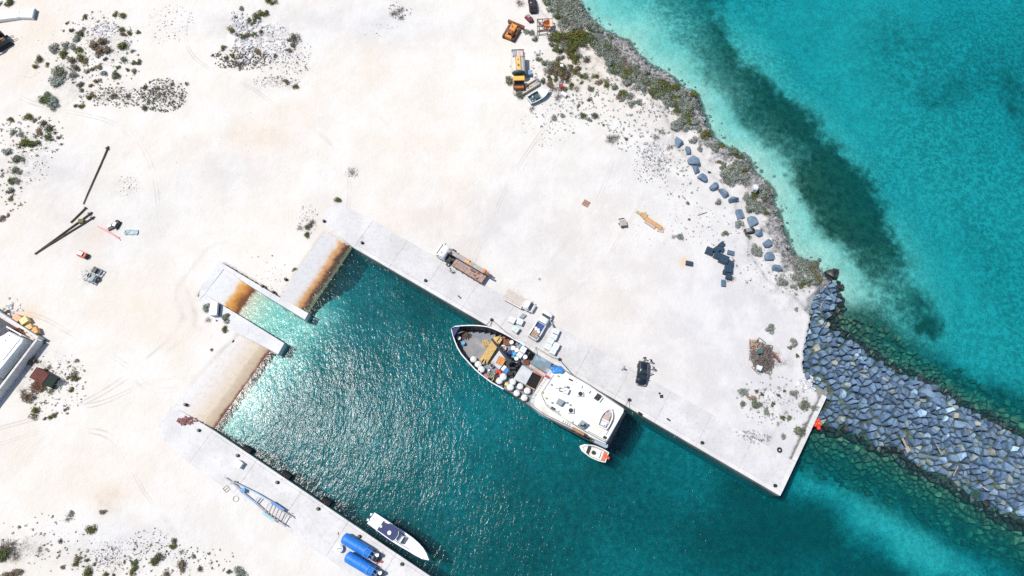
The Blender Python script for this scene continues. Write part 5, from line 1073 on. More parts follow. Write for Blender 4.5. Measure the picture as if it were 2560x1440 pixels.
# stacked planks
t = thing('plank_stack', 'long stack of new yellow planks lying across the foredeck', 'timber', F(700, 520, 1.0))
pa, pb = F(610, 700, 1.9), F(860, 310, 1.9); dd = (pb - pa).normalized(); dn = Vector((dd.y, -dd.x, 0))
for j in range(3):
    for i in range(6):
        o_ = dn * ((i - 2.5) * .235) + dd * random.uniform(-.5, .5); zz = 1.15 + j * .27; m = MB(); a = pa + o_; b_ = pb + o_; a.z = b_.z = zz; m.bar(a, b_, .21, .22); part(t, 'plank', m, TIMB)
for f_ in (.1, .5, .9): q = pa.lerp(pb, f_); m = MB(); m.bar(Vector((q.x, q.y, .9)) - dn * .8, Vector((q.x, q.y, .9)) + dn * .8, .2, .3); part(t, 'bearer', m, WOOD)
m = MB(); a = F(835, 350, 2.1); b_ = F(885, 280, 2.1); m.add([F(770, 290, 2.1), F(890, 285, 2.1), F(830, 370, 2.1), F(770, 290, 2.0), F(890, 285, 2.0), F(830, 370, 2.0)], [(0, 1, 2), (3, 5, 4), (0, 3, 4, 1), (1, 4, 5, 2), (2, 5, 3, 0)]); part(t, 'plywood_offcut', m, TIMB)
# cloth over the fore hatch
p = F(905, 700, 1.7); m = MB(); n_ = 9; vs = []
for j in range(n_):
    for i in range(n_):
        u_ = (i / (n_ - 1) - .5) * 1.35; w_ = (j / (n_ - 1) - .5) * 1.45; vs.append((p.x + u_ * .87 + w_ * .4, p.y + w_ * .87 - u_ * .4, 1.68 + random.uniform(-.1, .12)))
m.add(vs, [(j * n_ + i, j * n_ + i + 1, (j + 1) * n_ + i + 1, (j + 1) * n_ + i) for j in range(n_ - 1) for i in range(n_ - 1)]); solo('cloth', m, CLOTHO, 'crumpled orange-brown cloth spread on the pale fore hatch', 'cloth')
def box_thing(name, fn, pts, z0, z1, mat, lab, cat, ch=.04, grp=None):
    m = MB(); m.prism(poly(fn, pts, z1), z0, z1, ch); return solo(name, m, mat, lab, cat, grp)
t = thing('cool_box', 'blue box with a white lid flap between hatch and winch', 'box', F(985, 850, DZ))
m = MB(); m.prism(poly(F, [(1000, 810), (1075, 850), (1010, 930), (945, 880)], 1.6), DZ, 1.6, .04); part(t, 'box_body', m, BLUEP); m = MB(); m.prism(poly(F, [(965, 770), (1010, 805), (945, 875), (905, 840)], 1.7), 1.2, 1.7, .04); part(t, 'box_lid', m, WHITE2)
box_thing('yellow_box', F, [(985, 1065), (1040, 1085), (1015, 1140), (967, 1110)], DZ, 1.5, YEL, 'pale yellow box among the white bulk bags', 'box')
m = MB(); p = F(865, 895, 1.4)
for _ in range(8): m.ball((p.x + random.uniform(-.45, .45), p.y + random.uniform(-.3, .3), 1.05), random.uniform(.2, .36), 1, 1, .8, 8, 5)
solo('net_floats', m, RED, 'cluster of red fishing floats beside the blue and white box', 'floats')
p = F(945, 480, 1.4); m = MB(); m.cyl((p.x, p.y, DZ), .55, .7, 18); m.cur = 1
for i in range(5): m.box(p.x - .4, p.x + .4, p.y - .34 + i * .15, p.y - .25 + i * .15, DZ + .7, DZ + .76)
solo('round_basket', m, [CREAM, WOODR], 'white-rimmed round basket of red slats under the boom', 'basket')
def heap(fn, x, y, rx, ry, z, h, mat, lab, n=26, name='net_heap', cat='nets', r=.05):
    p = fn(x, y, z); m = MB()
    for _ in range(n):
        pts_ = []; a = random.uniform(0, 6.28)
        q0 = random.random() ** .5; c0 = (p.x + rx * q0 * math.cos(a) * .75, p.y + ry * q0 * math.sin(a) * .75); hh = h * (1.05 - .8 * q0)
        for k in range(6): b0 = random.uniform(0, 6.28); w0 = random.uniform(.1, .5); pts_.append((c0[0] + rx * w0 * math.cos(b0), c0[1] + ry * w0 * math.sin(b0), z + random.uniform(.05, max(hh, .12))))
        m.tube(pts_, r, 4)
    return solo(name, m, mat, lab, cat)
heap(F, 300, 270, 1.0, .7, DZ, .7, NET, 'brown tangle of nets heaped right behind the bow', 34, r=.09); heap(F, 1420, 620, .7, .8, DZ, .8, BLACK, 'dark hose tangle at the starboard rail beside the blue-grey hatch', 22, 'hose_tangle', 'hoses', .06); heap(F, 1345, 730, .7, .6, DZ, .7, WOODR, 'reddish tangle of rope and slats forward of the open hold', 22, 'rope_tangle', 'rope', .06)
heap(F, 790, 960, 1.1, .8, DZ, .6, NET, 'greenish-brown net tangle at the port rail amidships', 34, r=.07); heap(F, 1035, 600, .5, .5, DZ, .8, BLUEP, 'blue rope heap beside the blue barrels', 14, 'rope_heap', 'rope', .06)
m = MB(); m.tube([F(700, 1000, 1.4), F(760, 960, 1.5), F(800, 880, 1.4), F(780, 1010, 1.5), F(750, 1050, 1.5)], .06, 5); solo('rope', m, YEL, 'yellow rope looped over the nets at the port rail', 'rope')
m = MB(); m.bar(F(620, 930, 1.6), F(690, 990, 1.6), .4, .3); solo('float_box', m, PINK, 'dull red box jammed against the port rail', 'box'); m = MB(); m.bar(F(690, 990, 1.6), F(800, 870, 1.5), .12, .1); m.bar(F(740, 1000, 1.6), F(830, 900, 1.5), .1, .1); solo('poles', m, GREYC, 'two grey poles leaning over the nets at the port rail', 'poles')
for k, (x, y) in enumerate(((1290, 1195), )): box_thing('small_buoy', F, [(1275, 1180), (1305, 1180), (1305, 1205), (1275, 1210)], DZ, 1.2, P_('pink_plastic', (.62, .05, .12), .5), 'small pink-red buoy between two white bags', 'buoy')
# ------------------------------------------------------------------ small boat alongside the ship's stern
A_ = px(1516, 1144, WZ); B_ = px(1453, 1118, WZ)
t, L_, hw = small_boat('motor_boat', 'small white open motorboat lying alongside the stern of the ship', A_, B_, 2.05, WZ - .25, .85, [WHITE2, WHITE, CREAM], rim=.14)
m = MB(); m.box(.15, .75, -.7, .75, .3, .72, None, .05); part(t, 'red_engine_well', m, P_('red_orange_gear', (.62, .17, .10), .6, c3=(.7, .35, .2)), world=False)
m = MB(); m.box(-.45, .05, -.22, .22, .2, 1.05, None, .08); m.cyl((.28, -.2, .7), .3, .3, 10); part(t, 'outboard_motor', m, REDO, world=False)
m = MB(); m.box(1.15, 1.75, -.6, .6, .5, .72, None, .04); part(t, 'bench', m, TOTE, world=False)
m = MB(); m.cyl((2.35, .1, .45), .34, .35, 14); part(t, 'console', m, BLACK, world=False)
m = MB(); m.box(3.15, 3.5, -.75, .75, .4, .85); part(t, 'windscreen', m, BLACK, world=False)
m = MB(); m.prism([(3.55, -.86), (4.3, -.62), (4.9, -.1), (4.9, .1), (4.3, .62), (3.55, .86)], .6, .88, .04); part(t, 'foredeck', m, WHITE2, world=False)
m = MB(); m.tube([F(1700, 1300, 1.5), px(1470, 1112, -.8)], .03, 4); 
# ------------------------------------------------------------------ speedboat
S3 = Z(540, 1100, 4.236); zg = -.35
sp = thing('speedboat', 'long white speedboat with a navy canopy beside the left quay', 'boat', px(1000, 1345, WZ))
up = [(1680, 762), (1790, 832), (1900, 903), (2000, 968), (2090, 1032), (2150, 1085), (2200, 1140), (2235, 1200), (2262, 1275)]; lo = [(1595, 885), (1700, 965), (1790, 1033), (1860, 1080), (1950, 1135), (2030, 1180), (2100, 1222), (2180, 1262), (2262, 1277)]
U_ = [S3(x, y, zg) for x, y in up]; L2 = [S3(x, y, zg) for x, y in lo]; rings = []
for k, (a, b_) in enumerate(zip(U_, L2)):
    c = (a + b_) / 2; f = k / 8; zt = zg + .35 * f ** 2; r = []
    for q, zz in ((1, zt), (.9, WZ + .25), (.72, WZ - .05), (.1, WZ - .45)): r.append(Vector((*(c + (a - c) * q).xy, zz)))
    for q, zz in ((.1, WZ - .45), (.72, WZ - .05), (.9, WZ + .25), (1, zt)): r.append(Vector((*(c + (b_ - c) * q).xy, zz)))
    rings.append(r)
m = MB(); m.smooth = True; m.loft(rings, False, False); m.smooth = False; m.add(rings[0], [tuple(range(8))]); part(sp, 'hull', m, WHITE2)
m = MB(); dk = [(Vector((*( (a + b_) / 2 + (a - b_) * .48).xy, zg + .35 * (k / 8) ** 2 - .02)), Vector((*((a + b_) / 2 - (a - b_) * .48).xy, zg + .35 * (k / 8) ** 2 - .02))) for k, (a, b_) in enumerate(zip(U_, L2))]
cm = MB()
for k in range(8):
    (a, b_), (c, d) = dk[k], dk[k + 1]
    if 1 <= k <= 4:      # cockpit well
        for f0, f1 in ((0, .14), (.86, 1)): m.add([a.lerp(b_, f0), c.lerp(d, f0), c.lerp(d, f1), a.lerp(b_, f1)], [(0, 1, 2, 3)])
        q = [a.lerp(b_, .14), c.lerp(d, .14), c.lerp(d, .86), a.lerp(b_, .86)]; lowq = [v - Vector((0, 0, .45)) for v in q]; cm.add(lowq, [(0, 1, 2, 3)]); cm.add([q[0], q[1], lowq[1], lowq[0]], [(0, 1, 2, 3)]); cm.add([q[3], q[2], lowq[2], lowq[3]], [(0, 1, 2, 3)])
        if k == 1: cm.add([q[0], q[3], lowq[3], lowq[0]], [(0, 1, 2, 3)])
        if k == 4: cm.add([q[1], q[2], lowq[2], lowq[1]], [(0, 1, 2, 3)])
    else: m.add([a, c, d, b_], [(0, 1, 2, 3)])
part(sp, 'deck', m, WHITE2); part(sp, 'cockpit', cm, P_('cockpit_white', (.62, .64, .65), .5))
m = MB(); m.tube([v[0] for v in dk] + [v[1] for v in dk[::-1]], .05, 5, True); part(sp, 'rub_rail', m, NAVY)
m = MB(); m.prism([S3(x, y, 1.3) for x, y in ((1775, 868), (1850, 900), (1925, 955), (1938, 975), (1930, 1005), (1885, 1062), (1865, 1068), (1780, 1005), (1705, 952), (1720, 925))], 1.2, 1.3, .04); cn = part(sp, 'canopy', m, NAVY)
p = S3(1835, 983, 1.5); m = MB(); m.cyl((p.x, p.y, 1.3), .36, .2, 18, .3); part(cn, 'radar_dome', m, WHITE2)
p = S3(1748, 915, 1.4); m = MB(); m.box(p.x - .2, p.x + .2, p.y - .2, p.y + .2, 1.3, 1.5, None, .03); part(cn, 'light_cluster', m, TOTE)
for x, y in ((1790, 895), (1915, 970), (1745, 950), (1870, 1045)): a = S3(x, y, 1.2); m = MB(); m.tube([a, Vector((a.x, a.y, zg - .4))], .035, 5); part(sp, 'canopy_post', m, STEEL)
m = MB(); m.tube([S3(x, y, 1.25) for x, y in ((1760, 855), (1690, 940), (1700, 970))], .04, 5); part(sp, 'canopy_frame', m, WHITE2)
m = MB(); m.tube([S3(x, y, 1.34) for x, y in ((1935, 965), (1930, 1010), (1885, 1068))], .04, 5); part(sp, 'canopy_edge', m, WHITE2)
a = S3(1960, 1050, .1); ang = heading(S3(1600, 830), S3(2262, 1275))
def rot(cx, cy, rz): return Matrix.Translation((cx, cy, 0)) @ Matrix.Rotation(rz, 4, 'Z')
m = MB(); m.box(-.45, .45, -.6, .6, zg - .4, zg + .45, rot(a.x, a.y, ang), .08); m.cur = 1; m.box(.2, .5, -.55, .55, zg + .46, zg + .5, rot(a.x, a.y, ang)); part(sp, 'console', m, [TOTE, GLASS])
a = S3(1990, 1052, .1); m = MB(); m.box(-.3, .3, -.5, .5, zg - .42, zg + .02, rot(a.x, a.y, ang), .1); part(sp, 'forward_seat', m, CREAM)
a = S3(1640, 850, zg); 
for x, y in ((1662, 828), (2182, 1235), (1690, 900)): q = S3(x, y, zg + .1); m = MB(); m.cyl((q.x, q.y, zg - .03), .16 if x > 2000 else .08, .12, 8); part(sp, 'deck_cleat', m, BLACK)
for f_ in (-.5, .5): a = S3(1637, 822, zg); m = MB(); q = a + Vector((-.5, .3, 0)) * 0 + Vector((math.cos(ang) * -.15 - math.sin(ang) * f_, math.sin(ang) * -.15 + math.cos(ang) * f_, 0)); m.box(q.x - .18, q.x + .18, q.y - .18, q.y + .18, zg - .02, zg + .25, None, .06); part(sp, 'stern_locker', m, WHITE2)
# ------------------------------------------------------------------ vehicles
def section(x, w, z0, z1, r=.12, tumble=0.0):
    """rounded cross-section of a car body at x"""
    h = w / 2; ht = h - tumble
    return [(x, -h + r * .6, z0), (x, -h, z0 + r), (x, -h, (z0 + z1) * .55), (x, -ht, z1 - r), (x, -ht + r, z1), (x, ht - r, z1), (x, ht, z1 - r), (x, h, (z0 + z1) * .55), (x, h, z0 + r), (x, h - r * .6, z0)]
def wheels(t, xs, half, r=.36, w=.24, dual=False):
    for x in xs:
        for s in (-1, 1):
            wt = MB(); wt.cyl((x, s * half - w / 2, r), r, w, 16, ax='y'); ww = part(t, 'wheel', wt, TYRE, world=False)
            m = MB(); m.cyl((x, s * (half + w / 2 + .005) - (.02 if s > 0 else -.0), r), r * .58, .02, 12, ax='y'); part(ww, 'rim', m, STEEL, world=False)
def lights(t, xf, xr, y, z, zr_=None):
    for s in (-1, 1):
        m = MB(); m.box(xf - .05, xf + .03, s * y - .16, s * y + .16, z - .07, z + .07, None, .02); part(t, 'headlight', m, P_('lamp_glass', (.75, .78, .8), .1), world=False)
        m = MB(); m.box(xr - .03, xr + .04, s * y - .08, s * y + .08, (zr_ or z) - .12, (zr_ or z) + .12, None, .02); part(t, 'tail_light', m, RED, world=False)
def mirrors(t, x, y, z, mat):
    for s in (-1, 1): m = MB(); m.box(x - .06, x + .08, s * (y + .14) - .12, s * (y + .14) + .12, z - .08, z + .1, None, .03); part(t, 'mirror', m, mat, world=False)
# black hatchback SUV
a, b_ = px(1607, 906), px(1601, 965)   # rear, front
t = thing('parked_car', 'black SUV parked on the quay facing the water, people beside it', 'car', ((a.x + b_.x) / 2, (a.y + b_.y) / 2, .06), heading(a, b_))
CB = P_('black_car_paint', (.010, .014, .022), .12, .6, coat=.6)
m = MB(); m.smooth = True; m.loft([section(x, w, z0, z1) for x, w, z0, z1 in ((-2.15, 1.5, .45, .8), (-2.05, 1.72, .32, 1.02), (-1.4, 1.86, .28, 1.08), (0, 1.88, .28, 1.06), (1.1, 1.86, .28, 1.02), (1.75, 1.74, .3, .92), (2.1, 1.45, .4, .72))]); part(t, 'body', m, CB, world=False)
m = MB(); m.smooth = True; m.loft([section(x, w, 1.0, z1, .1, .12) for x, w, z1 in ((-2.0, 1.5, 1.15), (-1.75, 1.6, 1.58), (-.6, 1.66, 1.68), (.35, 1.64, 1.62), (1.05, 1.55, 1.10))]); part(t, 'cabin', m, CB, world=False)
m = MB(); m.add([(.45, -.66, 1.60), (.45, .66, 1.60), (1.08, .72, 1.13), (1.08, -.72, 1.13)], [(0, 1, 2, 3)]); m.add([(p[0] + .02, p[1], p[2] + .03) for p in m.v], [(0, 1, 2, 3)]); part(t, 'windscreen', m, GLASS, world=False)
m = MB(); m.box(-.5, .15, -.45, .45, 1.66, 1.70); part(t, 'sunroof', m, GLASS, world=False)
for s in (-1, 1): m = MB(); m.add([(-1.7, s * .80, 1.15), (.8, s * .80, 1.12), (.3, s * .74, 1.5), (-1.6, s * .74, 1.5)], [(0, 1, 2, 3)]); part(t, 'side_window', m, GLASS, world=False); m = MB(); m.tube([(-1.6, s * .62, 1.66), (.2, s * .62, 1.69)], .025, 4); part(t, 'roof_rail', m, STEEL, world=False)
m = MB(); m.box(2.08, 2.14, -.6, .6, .42, .55); part(t, 'grille', m, STEEL, world=False)
wheels(t, (-1.3, 1.35), .84); lights(t, 2.0, -2.12, .62, .72); mirrors(t, .85, .84, 1.08, CB)
m = MB(); m.add([(.1, .93, .35), (.1, .97, .35), (-.35, 1.75, .35), (-.4, 1.72, .35), (.1, .93, 1.05), (.1, .97, 1.05), (-.35, 1.75, 1.05), (-.4, 1.72, 1.05)], [(0, 3, 2, 1), (4, 5, 6, 7), (0, 1, 5, 4), (1, 2, 6, 5), (2, 3, 7, 6), (3, 0, 4, 7)]); part(t, 'open_door', m, CB, world=False)
# white pickup with people's gear
a, b_ = px(1331, 848), px(1372, 783)   # tail, nose
t = thing('pickup_truck', 'white pickup with a blue-lined bed and its passenger door open, between tote stacks', 'pickup', ((a.x + b_.x) / 2, (a.y + b_.y) / 2, .06), heading(a, b_))
CW = P_('white_car_paint', (.82, .83, .84), .25, .5, coat=.3)
m = MB(); m.smooth = True; m.loft([section(x, w, .42, z1) for x, w, z1 in ((.25, 1.9, 1.1), (1.0, 1.92, 1.12), (1.9, 1.9, 1.1), (2.5, 1.8, 1.02), (2.78, 1.5, .9))]); part(t, 'hood_and_body', m, CW, world=False)
m = MB(); m.box(-2.7, .28, -.8, .8, .45, .72); part(t, 'bed_floor', m, BLUEP if False else P_('blue_liner', (.02, .06, .22), .6), world=False)
for s in (-1, 1): m = MB(); m.smooth = True; m.loft([[(x, s * y0, .4), (x, s * (y0 + .17 + f), .5), (x, s * (y0 + .17 + f), .98), (x, s * (y0 + .05), 1.16), (x, s * (y0 - .04), 1.16), (x, s * (y0 - .06), .5)] for x, y0, f in ((-2.72, .82, 0), (-2.1, .82, .02), (-1.7, .82, .07), (-1.2, .82, .07), (-.7, .82, .01), (.28, .82, 0))]); part(t, 'bed_side', m, CW, world=False)
m = MB(); m.box(-2.85, -2.72, -.85, .85, .45, 1.1, None, .03); part(t, 'tailgate', m, CW, world=False); m = MB(); m.box(-3.0, -2.86, -.85, .85, .42, .58, None, .03); part(t, 'bumper', m, STEEL, world=False)
m = MB(); m.smooth = True; m.loft([section(x, w, 1.05, z1, .1, .12) for x, w, z1 in ((.28, 1.66, 1.2), (.33, 1.7, 1.74), (1.1, 1.7, 1.78), (1.35, 1.66, 1.72), (1.95, 1.62, 1.14))]); part(t, 'cab', m, CW, world=False)
m = MB(); m.add([(1.38, -.70, 1.76), (1.38, .70, 1.76), (2.0, .78, 1.18), (2.0, -.78, 1.18)], [(0, 1, 2, 3)]); part(t, 'windscreen', m, GLASS, world=False)
m = MB(); m.box(.27, .31, -.68, .68, 1.25, 1.68); part(t, 'rear_window', m, GLASS, world=False)
m = MB(); m.box(1.25, 2.1, -.97, -.99, 1, 1); 
m = MB(); m.add([(1.5, -.97, .5), (1.5, -1.02, .5), (.9, -1.95, .5), (.85, -1.9, .5), (1.5, -.97, 1.15), (1.5, -1.02, 1.15), (.9, -1.95, 1.15), (.85, -1.9, 1.15), (1.4, -.95, 1.7), (1.4, -1.0, 1.7), (.95, -1.8, 1.7), (.9, -1.75, 1.7)], [(0, 3, 2, 1), (0, 1, 5, 4), (1, 2, 6, 5), (2, 3, 7, 6), (3, 0, 4, 7), (4, 5, 9, 8), (5, 6, 10, 9), (6, 7, 11, 10), (7, 4, 8, 11), (8, 9, 10, 11)]); part(t, 'open_door', m, CW, world=False)
for s in (-1, 1): m = MB(); m.add([(.4, s * .85, 1.2), (1.7, s * .85, 1.18), (1.25, s * .78, 1.62), (.45, s * .78, 1.62)], [(0, 1, 2, 3)]); part(t, 'side_window', m, GLASS, world=False)
wheels(t, (-1.75, 1.85), .86, .39, .26); lights(t, 2.68, -2.86, .68, .85, .95); mirrors(t, 1.7, .9, 1.2, CW)
tp = t.matrix_basis.copy(); T_ = Matrix.Translation(t.location) @ Matrix.Rotation(t.rotation_euler.z, 4, 'Z')
m = MB(); m.box(-2.6, -1.2, -.62, .62, .74, .98, T_, .03); solo('board', m, WOOD, 'grey-brown board lying in the back of the white pickup', 'board')
m = MB()
for q in ((-1.15, .25), (-1.0, -.1), (-1.3, -.35), (-.95, .45)): c = T_ @ Vector((q[0], q[1], .95)); m.ball(tuple(c), .27, 1.1, .9, .7, 8, 5)
solo('sacks', m, WHITE2, 'white sacks heaped in the middle of the pickup bed', 'sacks')
# flatbed pickup
a, b_ = px(1264, 738), px(1335, 776)
t = thing('flatbed_pickup', 'small white pickup with a long pale wooden flatbed, nose towards the tote stacks', 'pickup', ((a.x + b_.x) / 2, (a.y + b_.y) / 2, .06), heading(a, b_)); L_ = (b_ - a).length / 2
m = MB(); m.smooth = True; m.loft([section(x, w, .4, z1) for x, w, z1 in ((.9, 1.72, 1.05), (1.6, 1.76, 1.08), (2.3, 1.74, 1.0), (L_ - .3, 1.6, .95), (L_, 1.35, .8))]); part(t, 'hood_and_body', m, CW, world=False)
m = MB(); m.smooth = True; m.loft([section(x, w, 1.0, z1, .1, .1) for x, w, z1 in ((.92, 1.58, 1.2), (.98, 1.6, 1.68), (1.75, 1.58, 1.72), (1.95, 1.55, 1.66), (2.4, 1.5, 1.06))]); part(t, 'cab', m, CW, world=False)
m = MB(); m.add([(1.98, -.66, 1.69), (1.98, .66, 1.69), (2.46, .72, 1.12), (2.46, -.72, 1.12)], [(0, 1, 2, 3)]); part(t, 'windscreen', m, GLASS, world=False)
for s in (-1, 1): m = MB(); m.add([(1.05, s * .80, 1.15), (2.2, s * .80, 1.12), (1.9, s * .73, 1.56), (1.1, s * .73, 1.56)], [(0, 1, 2, 3)]); part(t, 'side_window', m, GLASS, world=False)
for i in range(8): m = MB(); yy = -1.05 + i * .265; m.box(-L_, .8, yy, yy + .245, .85, .90); part(t, 'bed_plank', m, M('bleached_board', (.56, .50, .45), (.44, .38, .34), 2.5, .9, coord='Object'), world=False)
m = MB(); m.box(-L_ + .1, .85, -.5, -.38, .6, .85); m.box(-L_ + .1, .85, .38, .5, .6, .85); part(t, 'chassis', m, BLACK, world=False)
m = MB(); m.box(-L_, .82, -1.12, -1.06, .82, .94); m.box(-L_, .82, 1.08, 1.13, .82, .94); m.box(.8, .86, -1.1, 1.1, .85, 1.35); part(t, 'bed_frame', m, CREAM, world=False)
wheels(t, (-1.6, 2.0), .76, .34, .22); lights(t, L_ - .05, -L_, .6, .75); mirrors(t, 2.15, .8, 1.15, BLACK)
# crane lorry
a, b_ = px(1214, 700), px(1095, 628)
ang = heading(a, b_); LL = (b_ - a).length
t = thing('crane_lorry', 'white-cabbed flatbed lorry with a loader crane laid along its rusty bed', 'lorry', ((a.x + b_.x) / 2, (a.y + b_.y) / 2, .06), ang); h = LL / 2
m = MB(); m.smooth = True; m.loft([section(x, w, .55, z1, .22, .06) for x, w, z1 in ((h - 2.3, 2.35, 2.2), (h - 1.9, 2.42, 2.5), (h - .95, 2.42, 2.5), (h - .55, 2.4, 1.75), (h - .12, 2.3, 1.6), (h, 2.0, 1.4))]); part(t, 'cab', m, CW, world=False)
m = MB(); m.add([(h - .90, -1.0, 2.42), (h - .90, 1.0, 2.42), (h - .52, 1.08, 1.80), (h - .52, -1.08, 1.80)], [(0, 1, 2, 3)]); m.v = [(p[0] + .03, p[1], p[2] + .02) for p in m.v]; part(t, 'windscreen', m, GLASS, world=False)
for s in (-1, 1): m = MB(); m.add([(h - 2.0, s * 1.2, 1.5), (h - 1.0, s * 1.2, 1.5), (h - 1.1, s * 1.17, 2.2), (h - 1.95, s * 1.17, 2.2)], [(0, 1, 2, 3)]); part(t, 'side_window', m, GLASS, world=False)
m = MB(); m.box(-h, h - 2.2, -.55, -.4, .75, 1.0); m.box(-h, h - 2.2, .4, .55, .75, 1.0); part(t, 'chassis', m, BLACK, world=False)
m = MB(); m.box(h - 3.9, h - 2.4, -1.1, 1.1, .8, 1.25, None, .05); part(t, 'crane_base', m, BLACK, world=False)
BEDM = M('rusty_planks', (.40, .30, .27), (.24, .16, .14), 2, .9, c3=(.34, .20, .15))
nb_ = 12; bl = h - 4.0 + h
for i in range(nb_): m = MB(); x0 = -h + .05 + bl * i / nb_; m.box(x0, x0 + bl / nb_ - .03, -1.2, 1.2, 1.1, 1.16 + random.uniform(0, .02)); part(t, 'bed_plank', m, BEDM, world=False)
for s in (-1, 1): m = MB(); m.box(-h, h - 4.0, s * 1.23 - .04, s * 1.23 + .04, 1.0, 1.32); part(t, 'bed_rail', m, RUST, world=False)
for k in range(5): m = MB(); x0 = -h + .8 + k * 1.25; m.box(x0, x0 + .3, 1.26, 1.36, .95, 1.15); part(t, 'side_bracket', m, BLACK, world=False)
m = MB(); m.cyl((h - 3.0, -.15, 1.2), .3, 1.7, 12); part(t, 'crane_column', m, BLACK, world=False)
BOOM = M('boom_paint', (.40, .36, .34), (.26, .23, .22), 1.5, .6, c3=(.45, .28, .18))
m = MB(); m.bar((h - 2.4, -.28, 2.6), (-h + .6, -.42, 2.4), .46, .42); bm_ = part(t, 'crane_boom', m, BOOM, world=False)
m = MB(); m.bar((h - 2.9, -.72, 2.4), (-h - .2, -.88, 2.25), .28, .26); m.cur = 1; m.bar((-h + .2, -.45, 2.42), (-h - .6, -.5, 2.4), .34, .3); part(bm_, 'boom_extension', m, [BOOM, RUST], world=False)
m = MB(); m.tube([(h - 3.0, -.2, 2.6), (h - 5.2, -.55, 2.45)], .1, 8); part(bm_, 'hydraulic_ram', m, STEEL, world=False)
m = MB(); m.box(-1.5, -.9, -.95, -.2, 2.4, 2.75, None, .04); m.box(-h + .3, -h + .8, -1.0, -.3, 2.3, 2.65, None, .04); part(bm_, 'boom_joint', m, ORANGE, world=False)
m = MB(); m.box(h - 3.3, h - 2.6, -1.35, -.75, 1.2, 2.0, None, .05); m.box(h - 3.6, h - 3.2, .6, 1.2, 1.2, 1.9, None, .05); part(t, 'control_box', m, BLACK, world=False)
for s in (-1, 1): m = MB(); m.box(h - 3.2, h - 2.9, s * 1.1 - .1, s * 1.1 + .5 * s, .7, .95); m.cyl((h - 3.05, s * 1.5, .1), .1, .75, 8); part(t, 'outrigger', m, BLACK, world=False)
wheels(t, (-h + 1.4, -h + 2.7, h - 1.2), 1.02, .5, .32); lights(t, h - .08, -h, .85, 1.0); mirrors(t, h - 1.0, 1.2, 2.0, BLACK)
m = MB(); m.cyl((h - 1.4, .5, 2.5), .12, .25, 8); part(t, 'beacon', m, ORANGE, world=False)
t = thing('rusty_scrap', 'rusty scrap pieces lying loose on the rear of the crane lorry bed', 'scrap', t.location)
for i in range(6): m = MB(); q = T_ = Matrix.Translation(t.location) @ Matrix.Rotation(ang, 4, 'Z'); c = q @ Vector((-h + 1.2 + i * .35, random.uniform(-.1, .9), 1.26)); m.box(c.x - .16, c.x + .16, c.y - .12, c.y + .12, c.z - .1, c.z + .12, None, .03); part(t, 'scrap_piece', m, RUST)
# ------------------------------------------------------------------ totes on the quay
Q2 = Z(1060, 590, 4.645)
for x, y, r_, lab in ((1025, 975, .02, 'pale tote left of its neighbour in the group of three beside the flatbed pickup'), (1115, 992, .12, 'right-hand tote of the three by the flatbed pickup, next to the dark plate'), (1066, 1082, -.1, 'greenish tote nearest the ship of the group of three'),
    (1535, 1112, .1, 'topmost tote of the stacked row right of the pickup tailgate'), (1512, 1165, .1, 'second tote down in the row right of the pickup tailgate'), (1474, 1216, .05, 'third tote down in the row right of the pickup tailgate'), (1440, 1283, .08, 'tote at the left end of the lower row right of the pickup'), (1535, 1276, .08, 'tote sticking out to the right in the row beside the pickup'), (1500, 1335, .08, 'lowest tote of the row, nearest the mooring bollard')):
    tote(Q2, x, y, 1.08, .065, .92, rzq + r_, TOTE if 'greenish' not in lab else P_('green_tote_plastic', (.56, .66, .62), .5), lab, 'insulated totes on the quay')
m = MB(); m.prism([Q2(x, y, .5) for x, y in ((1145, 895), (1190, 915), (1150, 960), (1108, 940))], .07, .5, .04); solo('steel_plate_box', m, GREYC, 'dark grey flat box between the flatbed pickup and the totes', 'box')
m = MB(); m.prism([Q2(x, y, .08) for x, y in ((1322, 500), (1340, 480), (1362, 500), (1340, 520))], .02, .08, .01); solo('manhole_cover', m, P_('cover_grey', (.30, .29, .29), .8), 'square grey manhole cover on open ground behind the quay', 'manhole cover')
# ------------------------------------------------------------------ bollards, ropes, fenders
def bollard(u, v, lab, s=1.0, grp='black mooring bollards'):
    p = px(u, v); z = .07; t = thing('bollard', lab, 'bollard', (p.x, p.y, z), 0, grp)
    m = MB(); m.cyl((0, 0, 0), .30 * s, .05, 12); part(t, 'base_plate', m, BLACK, world=False)
    m = MB(); m.cyl((0, 0, .05), .17 * s, .35, 12, .15 * s); m.cyl((0, 0, .4), .26 * s, .12, 12, .2 * s); part(t, 'post', m, BLACK, world=False)
for u, v, lab in ((811, 554, 'bollard at the far upper-left head of the long quay'), (906, 608, 'bollard just above the inner corner of the basin'), (1064, 702, 'bollard on the long quay level with the crane lorry cab'), (1229, 800, 'bollard by the ship bow, with ropes looped over it'), (1399, 899, 'bollard amidships of the ship, with a rope led round it'), (1573, 1000, 'bollard level with the ship stern'), (1755, 1107, 'bollard on the empty part of the long quay'), (1937, 1214, 'bollard at the outer tip of the long quay'),
    (657, 716, 'bollard on the thin pier, left one of two close together'), (684, 731, 'bollard on the thin pier, right one of two close together'), (715, 699, 'bollard on the sand above the rusty ramp foot'), (465, 1012, 'bollard at the upper end of the pinkish ramp'), (498, 1076, 'bollard near the rusty pipe scrap on the left quay'), (595, 1139, 'bollard beside the white box on the left quay'), (694, 1206, 'bollard between the first two fenders of the left quay'), (796, 1272, 'bollard near the third fender of the left quay'), (899, 1341, 'bollard between the blue tanks and the speedboat stern'), (1005, 1410, 'bollard near the speedboat bow')):
    bollard(u, v, lab)
